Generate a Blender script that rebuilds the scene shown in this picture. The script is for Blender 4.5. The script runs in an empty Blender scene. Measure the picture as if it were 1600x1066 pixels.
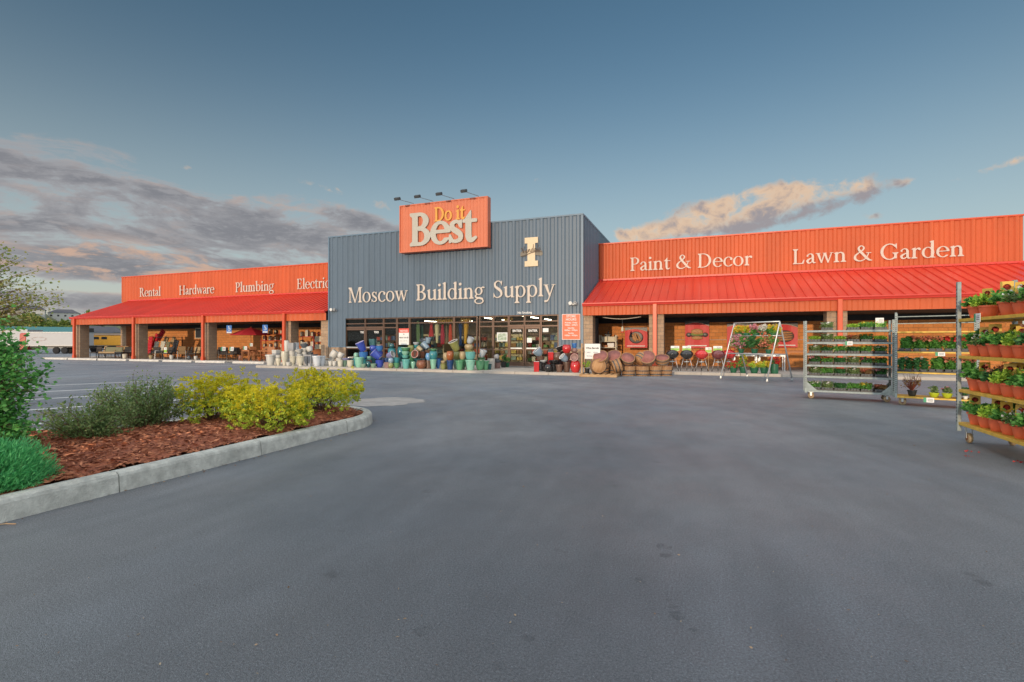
import bpy, math, random
import numpy as np
from mathutils import Vector, Matrix

SC = bpy.context.scene
COL = SC.collection
R = math.radians
random.seed(7)

# ------------------------------------------------------------------ camera
CAM_H = 1.53
YAW = R(20.8)
FPX = 778.0            # focal length in pixels of the 1600 px wide photograph
cam = bpy.data.cameras.new("camera")
cam.sensor_width = 36.0
cam.lens = 36.0 * FPX / 1600.0
cam.clip_end = 3000.0
cam_ob = bpy.data.objects.new("camera", cam)
cam_ob.location = (0, 0, CAM_H)
cam_ob.rotation_euler = (R(90), 0, YAW)
COL.objects.link(cam_ob)
SC.camera = cam_ob

# ------------------------------------------------------------------ light
SUN_EL = R(5.8)
SUN_AZ = R(184.0)      # compass bearing of the sun from +Y towards +X: low behind the photographer
SKY_STRENGTH = 0.12
SC.view_settings.view_transform = 'Standard'
SC.view_settings.look = 'None'
SC.view_settings.gamma = 1.0
SC.view_settings.exposure = 0.36
sun = bpy.data.lights.new("sun", 'SUN')
sun.energy = 2.0
sun.angle = R(0.6)
sun.color = (0.86, 0.66, 0.46)
sun_ob = bpy.data.objects.new("sun", sun)
_d = Vector((math.sin(SUN_AZ) * math.cos(SUN_EL), math.cos(SUN_AZ) * math.cos(SUN_EL), math.sin(SUN_EL)))
sun_ob.rotation_euler = _d.to_track_quat('Z', 'Y').to_euler()
sun_ob.location = (0, -30, 40)
COL.objects.link(sun_ob)

# ------------------------------------------------------------------ measuring helpers
CT, ST = math.cos(YAW), math.sin(YAW)
def at(px, y_plane):
    """X and camera depth of the photo column px on the vertical plane Y = y_plane."""
    u = (px - 800.0) / FPX
    s = y_plane / (CT + ST * u)
    return s * (CT * u - ST), s
def zat(py, s):
    return CAM_H + s * (533.0 - py) / FPX
def ground(px, py, z=0.0):
    u = (px - 800.0) / FPX
    s = (CAM_H - z) * FPX / (py - 533.0)
    return s * (CT * u - ST), s * (CT + ST * u)
def polar(px, s):
    u = (px - 800.0) / FPX
    return s * (CT * u - ST), s * (CT + ST * u)

# ------------------------------------------------------------------ world: sky with clouds
W = bpy.data.worlds.new("World")
SC.world = W
W.use_nodes = True
def build_world():
    nt = W.node_tree
    N, L = nt.nodes, nt.links
    for n in list(N): N.remove(n)
    def node(t, **k):
        n = N.new(t)
        for a, v in k.items(): setattr(n, a, v)
        return n
    def val(x):
        return x
    def math_(op, a, b=None, c=None, clamp=False):
        n = node('ShaderNodeMath', operation=op, use_clamp=clamp)
        for i, x in enumerate((a, b, c)):
            if x is None: continue
            if isinstance(x, (int, float)): n.inputs[i].default_value = x
            else: L.new(x, n.inputs[i])
        return n.outputs[0]
    def mix(f, a, b, mode='MIX'):
        n = node('ShaderNodeMix', data_type='RGBA', blend_type=mode)
        n.clamp_factor = True
        for i, x in ((0, f), (6, a), (7, b)):
            if isinstance(x, (int, float)): n.inputs[i].default_value = x
            elif isinstance(x, tuple): n.inputs[i].default_value = x if len(x) == 4 else x + (1,)
            else: L.new(x, n.inputs[i])
        return n.outputs[2]
    def sstep(x, lo, hi):
        n = node('ShaderNodeMapRange', interpolation_type='SMOOTHSTEP')
        L.new(x, n.inputs[0]); n.inputs[1].default_value = lo; n.inputs[2].default_value = hi
        return n.outputs[0]
    sky = node('ShaderNodeTexSky', sky_type='NISHITA')
    sky.sun_disc = False
    sky.sun_elevation = SUN_EL
    sky.sun_rotation = SUN_AZ
    sky.altitude = 800
    sky.air_density = 1.0; sky.dust_density = 0.6; sky.ozone_density = 2.2
    tc = node('ShaderNodeTexCoord')
    sep = node('ShaderNodeSeparateXYZ')
    L.new(tc.outputs['Generated'], sep.inputs[0])
    x, y, z = sep.outputs
    az = math_('ARCTAN2', x, y)
    el = math_('ARCSINE', z)
    zc = math_('ADD', math_('MAXIMUM', z, 0.0), 0.10)
    cv = node('ShaderNodeCombineXYZ')
    L.new(math_('DIVIDE', x, zc), cv.inputs[0]); L.new(math_('DIVIDE', y, zc), cv.inputs[1])
    def noise(scale, detail, rough, loc=(0, 0, 0), dist=0.0, stretch=(1, 1, 1), src=None):
        m = node('ShaderNodeMapping')
        m.inputs['Location'].default_value = loc; m.inputs['Scale'].default_value = stretch
        L.new(src or cv.outputs[0], m.inputs[0])
        n = node('ShaderNodeTexNoise')
        n.inputs['Scale'].default_value = scale; n.inputs['Detail'].default_value = detail
        n.inputs['Roughness'].default_value = rough; n.inputs['Distortion'].default_value = dist
        L.new(m.outputs[0], n.inputs['Vector'])
        return n.outputs[0]
    ae = node('ShaderNodeCombineXYZ')
    L.new(az, ae.inputs[0]); L.new(el, ae.inputs[1])
    def angles(px, py):
        u = (px - 800) / FPX
        return math.atan(u) - YAW, math.atan((533 - py) / FPX * math.cos(math.atan(u)))
    def blob(px, py, wpx, hpx, tilt=0.0):
        a0, e0 = angles(px, py)
        c = math.cos(a0 + YAW)
        wa = wpx / FPX * c * c; we = hpx / FPX * c
        da = math_('SUBTRACT', az, a0); de = math_('SUBTRACT', el, e0)
        de = math_('SUBTRACT', de, math_('MULTIPLY', da, tilt))
        r = math_('ADD', math_('POWER', math_('ABSOLUTE', math_('DIVIDE', da, wa)), 2.0), math_('POWER', math_('ABSOLUTE', math_('DIVIDE', de, we)), 2.0))
        return math_('EXPONENT', math_('MULTIPLY', r, -1.0))
    def total(bs):
        t = bs[0]
        for b in bs[1:]: t = math_('ADD', t, b)
        return t
    # --- sky colour: the physical sky, its hue pulled a little towards the photograph's dusk blue
    base = mix(1.0, sky.outputs[0], SKY_TINT, 'MULTIPLY')
    # --- grey bank on the left: long torn streaks
    nA = noise(5.5, 10, 0.62, (3.1, 1.7, 0), 0.6, (0.75, 2.7, 1), ae.outputs[0])
    nA2 = noise(17.0, 8, 0.65, (7.1, 4.7, 0), 0.5, (0.7, 2.3, 1), ae.outputs[0])
    nA3 = noise(48.0, 6, 0.65, (1.1, 2.7, 0), 0.4, (0.7, 2.0, 1), ae.outputs[0])
    nAA = math_('ADD', math_('ADD', math_('MULTIPLY', nA, 0.62), math_('MULTIPLY', nA2, 0.30)), math_('MULTIPLY', nA3, 0.14))
    wA = total([blob(10, 330, 300, 52, -0.08), blob(250, 345, 270, 62, -0.18), blob(450, 385, 230, 50, -0.20), blob(60, 405, 330, 34, -0.05),
                math_('MULTIPLY', blob(150, 470, 420, 22, 0.0), 0.75), math_('MULTIPLY', blob(585, 352, 110, 14, -0.25), 0.8), math_('MULTIPLY', blob(20, 258, 120, 13, -0.25), 0.75)])
    dA = math_('ADD', math_('MULTIPLY', math_('MINIMUM', wA, 1.0), 0.40), math_('MULTIPLY', nAA, 2.3))
    dA = math_('SUBTRACT', dA, math_('MULTIPLY', blob(90, 447, 300, 9, 0.0), 0.45))
    mA = math_('MULTIPLY', sstep(dA, 1.30, 1.58), sstep(wA, .10, .45))
    thick = sstep(dA, 1.40, 1.72)
    lowA = math_('ADD', blob(70, 412, 330, 26, 0.03), blob(230, 405, 160, 22, -0.1), clamp=True)
    warmA = math_('MULTIPLY', lowA, sstep(nA2, 0.46, 0.60))
    edge = math_('MULTIPLY', math_('SUBTRACT', 1.0, thick), sstep(nA2, 0.50, 0.66))
    cA = mix(thick, CLOUD_LIGHT, CLOUD_GREY)
    cA = mix(math_('MULTIPLY', sstep(math_('ADD', math_('MULTIPLY', nA3, .5), math_('MULTIPLY', nA2, .5)), .46, .60), .55), cA, CLOUD_LIGHT)
    cA = mix(math_('MULTIPLY', math_('MAXIMUM', warmA, math_('MULTIPLY', edge, 0.6)), 0.85), cA, CLOUD_PEACH)
    # --- sunlit cumulus bank on the right, billowing
    nB = noise(13.0, 9, 0.60, (1.3, 9.2, 0), 0.5, (1.0, 1.35, 1), ae.outputs[0])
    nB2 = noise(42.0, 7, 0.62, (4.3, 1.2, 0), 0.4, (1.0, 1.25, 1), ae.outputs[0])
    nBB = math_('ADD', math_('MULTIPLY', nB, 0.62), math_('MULTIPLY', nB2, 0.42))
    wB = total([blob(990, 368, 62, 17, 0.06), blob(1110, 342, 90, 30, 0.10), blob(1250, 314, 95, 31, 0.08), blob(1180, 328, 80, 32, .08), blob(1325, 303, 42, 18, .1),
                math_('MULTIPLY', blob(1420, 283, 34, 8, 0.1), 0.66), math_('MULTIPLY', blob(1520, 270, 55, 11, 0.2), 0.72),
                math_('MULTIPLY', blob(1590, 250, 30, 10, 0.2), 0.72),
                math_('MULTIPLY', blob(1362, 338, 24, 7, 0.0), 0.62), math_('MULTIPLY', blob(838, 285, 26, 28, 0.0), 0.50),
                math_('MULTIPLY', blob(505, 292, 40, 9, -.15), 0.70), math_('MULTIPLY', blob(288, 262, 18, 7, 0), 0.66),
                math_('MULTIPLY', blob(590, 320, 70, 14, -.1), 0.52)])
    dB = math_('ADD', math_('MULTIPLY', math_('MINIMUM', wB, 1.0), 0.66), math_('MULTIPLY', nBB, 2.0))
    mB = math_('MULTIPLY', sstep(dB, 1.36, 1.78), sstep(wB, .10, .40))
    shade = sstep(math_('ADD', math_('ADD', math_('MULTIPLY', nBB, 2.4), math_('MULTIPLY', total([blob(1210, 352, 170, 15, 0.10), blob(1310, 318, 70, 11, 0.1)]), 0.60)), math_('MULTIPLY', wB, .05)), 1.22, 1.78)
    cB = mix(shade, CLOUD_SUN, CLOUD_SHADE)
    # --- unseen bright deck overhead and behind the camera, added to light the ground
    nC = noise(1.6, 7, 0.62, (11, 3, 0), 0.3)
    back = sstep(math_('ADD', math_('MULTIPLY', y, -0.80), math_('MULTIPLY', z, 0.90)), 0.10, 0.55)
    mC = math_('MULTIPLY', back, sstep(nC, 0.28, 0.58))
    band = math_('EXPONENT', math_('MULTIPLY', math_('POWER', math_('DIVIDE', math_('MAXIMUM', el, 0.0), 0.075), 2.0), -1.0))
    wide = math_('EXPONENT', math_('MULTIPLY', math_('POWER', math_('DIVIDE', math_('MAXIMUM', el, 0.0), 0.30), 2.0), -1.0))
    c = mix(math_('MULTIPLY', wide, 0.76), base, HORIZON_PALE)
    c = mix(math_('MULTIPLY', band, 0.70), c, HORIZON_GLOW)
    c = mix(mC, c, BACK_FILL)
    c = mix(math_('MULTIPLY', mB, 0.92), c, cB)
    c = mix(math_('MULTIPLY', mA, 0.93), c, cA)
    bg = node('ShaderNodeBackground')
    bg.inputs['Strength'].default_value = SKY_STRENGTH
    L.new(c, bg.inputs['Color'])
    out = node('ShaderNodeOutputWorld')
    L.new(bg.outputs[0], out.inputs[0])
# cloud radiances in the units of the sky texture (multiplied by SKY_STRENGTH)
SKY_TINT = (0.84, 0.93, 0.86)
CLOUD_GREY = (1.42, 1.42, 1.58)
CLOUD_LIGHT = (2.6, 2.55, 2.65)
CLOUD_PEACH = (4.2, 2.7, 1.95)
CLOUD_SUN = (5.4, 3.7, 2.4)
CLOUD_SHADE = (2.2, 1.95, 2.05)
BACK_FILL = (9.0, 9.4, 9.8)  # out-of-view fill, added to brighten ground and walls
HORIZON_GLOW = (3.9, 3.5, 2.7)
HORIZON_PALE = (3.7, 4.0, 3.9)
build_world()
# ------------------------------------------------------------------ mesh helpers
class MB:
    """collects boxes, tubes, lathes and prisms and links them as ONE mesh object"""
    def __init__(self):
        self.v, self.f, self.s = [], [], []
    def add(self, vs, fs, smooth=False, M=None):
        o = len(self.v)
        if M is not None: vs = [M @ Vector(p) for p in vs]
        self.v += [tuple(p) for p in vs]
        self.f += [tuple(i + o for i in f) for f in fs]
        self.s += [smooth] * len(fs)
        return self
    def box(self, x0, y0, z0, x1, y1, z1, M=None, b=0.0):
        if b > 0:
            # chamfered box: 24 verts
            X, Y, Z = (x0, x1), (y0, y1), (z0, z1)
            vs, idx = [], {}
            for i in (0, 1):
                for j in (0, 1):
                    for k in (0, 1):
                        sx, sy, sz = (1 - 2 * i) * b, (1 - 2 * j) * b, (1 - 2 * k) * b
                        for a, p in enumerate(((X[i], Y[j] + sy, Z[k] + sz), (X[i] + sx, Y[j], Z[k] + sz), (X[i] + sx, Y[j] + sy, Z[k]))):
                            idx[i, j, k, a] = len(vs); vs.append(p)
            fs = []
            g = lambda i, j, k, a: idx[i, j, k, a]
            for i in (0, 1):
                q = [g(i, 0, 0, 0), g(i, 0, 1, 0), g(i, 1, 1, 0), g(i, 1, 0, 0)]; fs.append(q if i == 0 else q[::-1])
                q = [g(0, i, 0, 1), g(1, i, 0, 1), g(1, i, 1, 1), g(0, i, 1, 1)]; fs.append(q if i == 0 else q[::-1])
                q = [g(0, 0, i, 2), g(0, 1, i, 2), g(1, 1, i, 2), g(1, 0, i, 2)]; fs.append(q if i == 0 else q[::-1])
            for p in (0, 1):
                for q in (0, 1):
                    fs.append([g(p, q, 0, 0), g(p, q, 1, 0), g(p, q, 1, 1), g(p, q, 0, 1)])
                    fs.append([g(p, 0, q, 0), g(p, 1, q, 0), g(p, 1, q, 2), g(p, 0, q, 2)])
                    fs.append([g(0, p, q, 1), g(1, p, q, 1), g(1, p, q, 2), g(0, p, q, 2)])
            for i in (0, 1):
                for j in (0, 1):
                    for k in (0, 1): fs.append([g(i, j, k, 0), g(i, j, k, 1), g(i, j, k, 2)])
            return self.add(vs, fs, False, M)
        vs = [(x0, y0, z0), (x1, y0, z0), (x1, y1, z0), (x0, y1, z0), (x0, y0, z1), (x1, y0, z1), (x1, y1, z1), (x0, y1, z1)]
        return self.add(vs, [(0, 3, 2, 1), (4, 5, 6, 7), (0, 1, 5, 4), (1, 2, 6, 5), (2, 3, 7, 6), (3, 0, 4, 7)], False, M)
    def tube(self, pts, r, n=8, M=None, closed=False, caps=True):
        pts = [Vector(p) for p in pts]
        rs = r if isinstance(r, (list, tuple)) else [r] * len(pts)
        m = len(pts); vs, fs = [], []
        up = None
        for i, p in enumerate(pts):
            if closed: t = (pts[(i + 1) % m] - pts[i - 1])
            else: t = pts[min(i + 1, m - 1)] - pts[max(i - 1, 0)]
            if t.length < 1e-9: t = Vector((0, 0, 1))
            t.normalize()
            if up is None:
                a = Vector((0, 0, 1)) if abs(t.z) < 0.9 else Vector((1, 0, 0))
                up = (a - t * a.dot(t)).normalized()
            else:
                up = (up - t * up.dot(t))
                if up.length < 1e-6: up = Vector((1, 0, 0))
                up.normalize()
            w = t.cross(up)
            for k in range(n):
                a = 2 * math.pi * k / n
                vs.append(p + (up * math.cos(a) + w * math.sin(a)) * rs[i])
        for i in range(m if closed else m - 1):
            j = (i + 1) % m
            for k in range(n):
                l = (k + 1) % n
                fs.append((i * n + k, i * n + l, j * n + l, j * n + k))
        if caps and not closed:
            fs.append(tuple(range(n))[::-1]); fs.append(tuple((m - 1) * n + k for k in range(n)))
        return self.add(vs, fs, n > 5, M)
    def lathe(self, prof, n=24, M=None, sq=0.0, flute=0.0, nf=0):
        """prof: (radius, z) from the outside bottom round to the inside; sq > 0 squares the plan"""
        vs, fs = [], []
        for (r, z) in prof:
            for k in range(n):
                a = 2 * math.pi * (k + 0.5) / n
                q = 1.0
                if sq > 0:
                    q = 1.0 / max(abs(math.cos(a)), abs(math.sin(a)))
                    q = 1 + (min(q, 1.36) - 1) * sq
                if flute: q *= 1 + flute * math.cos(nf * a)
                vs.append((r * q * math.cos(a), r * q * math.sin(a), z))
        m = len(prof)
        for i in range(m - 1):
            for k in range(n):
                l = (k + 1) % n
                fs.append((i * n + k, i * n + l, (i + 1) * n + l, (i + 1) * n + k))
        if prof[0][0] > 1e-4: fs.append(tuple(range(n))[::-1])
        if prof[-1][0] > 1e-4: fs.append(tuple((m - 1) * n + k for k in range(n)))
        return self.add(vs, fs, True, M)
    def prism(self, poly, h, M=None, smooth=False):
        n = len(poly)
        vs = [(p[0], p[1], 0) for p in poly] + [(p[0], p[1], h) for p in poly]
        fs = [tuple(range(n))[::-1], tuple(range(n, 2 * n))] + [(i, (i + 1) % n, n + (i + 1) % n, n + i) for i in range(n)]
        return self.add(vs, fs, smooth, M)
    def quad(self, a, b, c, d):
        return self.add([a, b, c, d], [(0, 1, 2, 3)])
    def build(self, name, mat, parent=None, smooth_angle=None):
        me = bpy.data.meshes.new(name)
        me.from_pydata(self.v, [], self.f)
        me.polygons.foreach_set('use_smooth', self.s)
        me.update()
        if smooth_angle:
            me.set_sharp_from_angle(angle=R(smooth_angle))
        o = bpy.data.objects.new(name, me)
        for m in (mat if isinstance(mat, (list, tuple)) else [mat]): me.materials.append(m)
        COL.objects.link(o)
        if parent: o.parent = parent
        return o

def T(x, y, z): return Matrix.Translation((x, y, z))
def RX(a): return Matrix.Rotation(a, 4, 'X')
def RY(a): return Matrix.Rotation(a, 4, 'Y')
def RZ(a): return Matrix.Rotation(a, 4, 'Z')
def SCL(x, y, z): return Matrix.Diagonal((x, y, z, 1))

def tag(o, label, cat, group=None):
    o['label'] = label; o['category'] = cat
    if group: o['group'] = group
    return o
def thing(name, label, cat, loc=(0, 0, 0), rz=0.0, group=None):
    o = bpy.data.objects.new(name, None)
    o.empty_display_size = 0.2
    o.location = loc; o.rotation_euler = (0, 0, rz)
    COL.objects.link(o)
    return tag(o, label, cat, group)
def structure(o):
    o['kind'] = 'structure'; return o
def stuff(o):
    o['kind'] = 'stuff'; return o
def children_of(o, _c={}):
    return [c for c in COL.objects if c.parent == o]
def dup(src, kids, loc, rz=0.0, label=None, scale=1.0):
    """copy of a thing with copies of its parts (and sub-parts), sharing mesh data"""
    r = src.copy(); COL.objects.link(r)
    r.location = loc; r.rotation_euler = (0, 0, rz); r.scale = (scale,) * 3
    if label: r['label'] = label
    def rec(par, ks):
        for (o, sub) in ks:
            c = o.copy(); COL.objects.link(c); c.parent = par
            rec(c, sub)
    rec(r, kids)
    return r
def tree_of(o):
    return [(c, tree_of(c)) for c in children_of(o)]

# ------------------------------------------------------------------ materials
def material(name, color, rough=0.6, var=0.0, vscale=4.0, bump=0.0, bscale=30.0, metal=0.0, spec=0.5,
             color2=None, stretch=(1, 1, 1), coat=0.0, detail=5.0, object_random=0.0, coords='Object', dirt=0.0, dscale=1.2,
             island=0.0, translucent=0.0, panel=0.0):
    m = bpy.data.materials.new(name)
    m.use_nodes = True
    nt = m.node_tree; N, L = nt.nodes, nt.links
    b = N['Principled BSDF']
    b.inputs['Roughness'].default_value = rough
    b.inputs['Metallic'].default_value = metal
    b.inputs['Specular IOR Level'].default_value = spec
    if coat: b.inputs['Coat Weight'].default_value = coat; b.inputs['Coat Roughness'].default_value = 0.08
    col = None
    tc = N.new('ShaderNodeTexCoord')
    mp = N.new('ShaderNodeMapping'); mp.inputs['Scale'].default_value = stretch
    L.new(tc.outputs[coords], mp.inputs[0])
    c2 = color2 or tuple(min(1, c * (1 + var)) for c in color)
    c1 = color if color2 else tuple(c * (1 - var) for c in color)
    rgb = lambda c: tuple(c) + (1,)
    nz = N.new('ShaderNodeTexNoise')
    nz.inputs['Scale'].default_value = vscale; nz.inputs['Detail'].default_value = detail; nz.inputs['Roughness'].default_value = 0.6
    L.new(mp.outputs[0], nz.inputs['Vector'])
    ramp = N.new('ShaderNodeValToRGB')
    ramp.color_ramp.elements[0].position = 0.32; ramp.color_ramp.elements[0].color = rgb(c1)
    ramp.color_ramp.elements[1].position = 0.68; ramp.color_ramp.elements[1].color = rgb(c2)
    fac = nz.outputs[0]
    if island > 0:
        g = N.new('ShaderNodeNewGeometry')
        a = N.new('ShaderNodeMath'); a.operation = 'MULTIPLY_ADD'
        L.new(g.outputs['Random Per Island'], a.inputs[0]); a.inputs[1].default_value = island
        s = N.new('ShaderNodeMath'); s.operation = 'MULTIPLY'; L.new(fac, s.inputs[0]); s.inputs[1].default_value = 1 - island
        L.new(s.outputs[0], a.inputs[2]); fac = a.outputs[0]
        ramp.color_ramp.elements[0].position = 0.15; ramp.color_ramp.elements[1].position = 0.85
    L.new(fac, ramp.inputs[0])
    col = ramp.outputs[0]
    if dirt > 0:
        n2 = N.new('ShaderNodeTexNoise'); n2.inputs['Scale'].default_value = dscale; n2.inputs['Detail'].default_value = 8
        n2.inputs['Roughness'].default_value = 0.7
        L.new(tc.outputs[coords], n2.inputs['Vector'])
        r2 = N.new('ShaderNodeMapRange'); L.new(n2.outputs[0], r2.inputs[0])
        r2.inputs[1].default_value = 0.45; r2.inputs[2].default_value = 0.75; r2.inputs[3].default_value = 0; r2.inputs[4].default_value = dirt
        mx = N.new('ShaderNodeMix'); mx.data_type = 'RGBA'
        L.new(r2.outputs[0], mx.inputs[0]); L.new(col, mx.inputs[6]); mx.inputs[7].default_value = rgb(tuple(c * 0.45 + 0.02 for c in color))
        col = mx.outputs[2]
    if object_random > 0:
        oi = N.new('ShaderNodeObjectInfo'); hs = N.new('ShaderNodeHueSaturation')
        mr = N.new('ShaderNodeMapRange'); L.new(oi.outputs['Random'], mr.inputs[0])
        mr.inputs[3].default_value = 1 - object_random; mr.inputs[4].default_value = 1 + object_random
        L.new(mr.outputs[0], hs.inputs['Value']); L.new(col, hs.inputs['Color'])
        col = hs.outputs[0]
    if panel > 0:      # sheets of slightly different tone, about a metre wide
        sx = N.new('ShaderNodeSeparateXYZ'); L.new(tc.outputs['Object'], sx.inputs[0])
        dv = N.new('ShaderNodeMath'); dv.operation = 'DIVIDE'; L.new(sx.outputs[0], dv.inputs[0]); dv.inputs[1].default_value = 0.82
        fl = N.new('ShaderNodeMath'); fl.operation = 'FLOOR'; L.new(dv.outputs[0], fl.inputs[0])
        wn = N.new('ShaderNodeTexWhiteNoise'); wn.noise_dimensions = '1D'; L.new(fl.outputs[0], wn.inputs['W'])
        pr = N.new('ShaderNodeMapRange'); L.new(wn.outputs[0], pr.inputs[0]); pr.inputs[3].default_value = 1 - panel; pr.inputs[4].default_value = 1 + panel
        hp = N.new('ShaderNodeHueSaturation'); L.new(pr.outputs[0], hp.inputs['Value']); L.new(col, hp.inputs['Color']); col = hp.outputs[0]
    L.new(col, b.inputs['Base Color'])
    if bump > 0:
        n3 = N.new('ShaderNodeTexNoise'); n3.inputs['Scale'].default_value = bscale; n3.inputs['Detail'].default_value = 4
        L.new(mp.outputs[0], n3.inputs['Vector'])
        bp = N.new('ShaderNodeBump'); bp.inputs['Strength'].default_value = bump; bp.inputs['Distance'].default_value = 0.02
        L.new(n3.outputs[0], bp.inputs['Height']); L.new(bp.outputs[0], b.inputs['Normal'])
    if translucent > 0:
        t = N.new('ShaderNodeBsdfTranslucent'); L.new(col, t.inputs[0])
        ms = N.new('ShaderNodeMixShader'); ms.inputs[0].default_value = translucent
        out = N['Material Output']
        L.new(b.outputs[0], ms.inputs[1]); L.new(t.outputs[0], ms.inputs[2]); L.new(ms.outputs[0], out.inputs[0])
    return m

def brick_material(name, c1, c2, mortar, bw=0.40, bh=0.20, rough=0.9, axis='XZ', bump=0.6, mort=0.012):
    m = bpy.data.materials.new(name); m.use_nodes = True
    nt = m.node_tree; N, L = nt.nodes, nt.links
    b = N['Principled BSDF']; b.inputs['Roughness'].default_value = rough; b.inputs['Specular IOR Level'].default_value = 0.2
    tc = N.new('ShaderNodeTexCoord'); sp = N.new('ShaderNodeSeparateXYZ'); L.new(tc.outputs['Object'], sp.inputs[0])
    ad = N.new('ShaderNodeMath'); ad.operation = 'ADD'; L.new(sp.outputs[0], ad.inputs[0]); L.new(sp.outputs[1], ad.inputs[1])
    cb = N.new('ShaderNodeCombineXYZ'); L.new(ad.outputs[0], cb.inputs[0]); L.new(sp.outputs[2], cb.inputs[1])
    br = N.new('ShaderNodeTexBrick')
    br.inputs['Scale'].default_value = 1.0; br.inputs['Brick Width'].default_value = bw; br.inputs['Row Height'].default_value = bh
    br.inputs['Mortar Size'].default_value = mort; br.inputs['Mortar Smooth'].default_value = 0.3
    br.inputs['Color1'].default_value = c1 + (1,); br.inputs['Color2'].default_value = c2 + (1,); br.inputs['Mortar'].default_value = mortar + (1,)
    L.new(cb.outputs[0], br.inputs['Vector'])
    nz = N.new('ShaderNodeTexNoise'); nz.inputs['Scale'].default_value = 14; nz.inputs['Detail'].default_value = 6; nz.inputs['Roughness'].default_value = .7
    L.new(tc.outputs['Object'], nz.inputs['Vector'])
    mr = N.new('ShaderNodeMapRange'); L.new(nz.outputs[0], mr.inputs[0]); mr.inputs[3].default_value = 0.62; mr.inputs[4].default_value = 1.4
    mx = N.new('ShaderNodeMix'); mx.data_type = 'RGBA'; mx.blend_type = 'MULTIPLY'; mx.inputs[0].default_value = 1
    L.new(br.outputs[0], mx.inputs[6]); L.new(mr.outputs[0], mx.inputs[7])
    L.new(mx.outputs[2], b.inputs['Base Color'])
    h = N.new('ShaderNodeMath'); h.operation = 'MULTIPLY_ADD'; L.new(br.outputs['Fac'], h.inputs[0]); h.inputs[1].default_value = -0.8
    L.new(nz.outputs[0], h.inputs[2])
    bp = N.new('ShaderNodeBump'); bp.inputs['Strength'].default_value = bump; bp.inputs['Distance'].default_value = 0.03
    L.new(h.outputs[0], bp.inputs['Height']); L.new(bp.outputs[0], b.inputs['Normal'])
    return m

def glass_material(name, tint=(0.75, 0.8, 0.78), refl=0.05):
    m = bpy.data.materials.new(name); m.use_nodes = True
    nt = m.node_tree; N, L = nt.nodes, nt.links
    N.remove(N['Principled BSDF'])
    tr = N.new('ShaderNodeBsdfTransparent'); tr.inputs[0].default_value = tint + (1,)
    gl = N.new('ShaderNodeBsdfGlossy'); gl.inputs['Roughness'].default_value = 0.03
    fr = N.new('ShaderNodeFresnel'); fr.inputs['IOR'].default_value = 1.30
    ad = N.new('ShaderNodeMath'); ad.operation = 'ADD'; ad.operation = 'MULTIPLY'; ad.inputs[1].default_value = refl; L.new(fr.outputs[0], ad.inputs[0])
    nz = N.new('ShaderNodeTexNoise'); nz.inputs['Scale'].default_value = 0.7
    bp = N.new('ShaderNodeBump'); bp.inputs['Strength'].default_value = 0.04; L.new(nz.outputs[0], bp.inputs['Height']); L.new(bp.outputs[0], gl.inputs['Normal'])
    ms = N.new('ShaderNodeMixShader'); L.new(ad.outputs[0], ms.inputs[0]); L.new(tr.outputs[0], ms.inputs[1]); L.new(gl.outputs[0], ms.inputs[2])
    L.new(ms.outputs[0], N['Material Output'].inputs[0])
    return m

def emit_material(name, color, strength):
    m = bpy.data.materials.new(name); m.use_nodes = True
    b = m.node_tree.nodes['Principled BSDF']
    b.inputs['Base Color'].default_value = color + (1,)
    b.inputs['Emission Color'].default_value = color + (1,); b.inputs['Emission Strength'].default_value = strength
    return m

# ------------------------------------------------------------------ foliage
def leaf_mesh(name, centers, dirs, sizes, mat, parent=None, aspect=0.5, fold=0.25, seed=1):
    """many small folded leaves (two triangles each) as one mesh"""
    rng = np.random.default_rng(seed)
    n = len(centers)
    C = np.asarray(centers, float); D = np.asarray(dirs, float)
    D /= np.linalg.norm(D, axis=1, keepdims=True) + 1e-9
    A = rng.normal(size=(n, 3)); S = np.cross(D, A); S /= np.linalg.norm(S, axis=1, keepdims=True) + 1e-9
    Nn = np.cross(S, D)
    L_ = np.asarray(sizes, float).reshape(-1, 1)
    p0 = C - D * L_ * 0.5; p2 = C + D * L_ * 0.5
    m = C - D * L_ * 0.05 
    p1 = m + S * L_ * aspect * 0.5 + Nn * L_ * fold * 0.5
    p3 = m - S * L_ * aspect * 0.5 + Nn * L_ * fold * 0.5
    V = np.stack([p0, p1, p2, p3], 1).reshape(-1, 3)
    me = bpy.data.meshes.new(name)
    me.vertices.add(4 * n); me.vertices.foreach_set('co', V.ravel())
    i = np.arange(n)[:, None] * 4
    F = np.concatenate([i + np.array([[0, 1, 2]]), i + np.array([[0, 2, 3]])], 1).reshape(-1)
    me.loops.add(6 * n); me.loops.foreach_set('vertex_index', F)
    me.polygons.add(2 * n); me.polygons.foreach_set('loop_start', np.arange(2 * n) * 3)
    me.update(calc_edges=True); me.validate()
    me.materials.append(mat)
    o = bpy.data.objects.new(name, me); COL.objects.link(o)
    if parent: o.parent = parent
    return o
def rand_dirs(rng, n, up=0.3):
    d = rng.normal(size=(n, 3)); d /= np.linalg.norm(d, axis=1, keepdims=True); d[:, 2] += up
    return d
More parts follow.
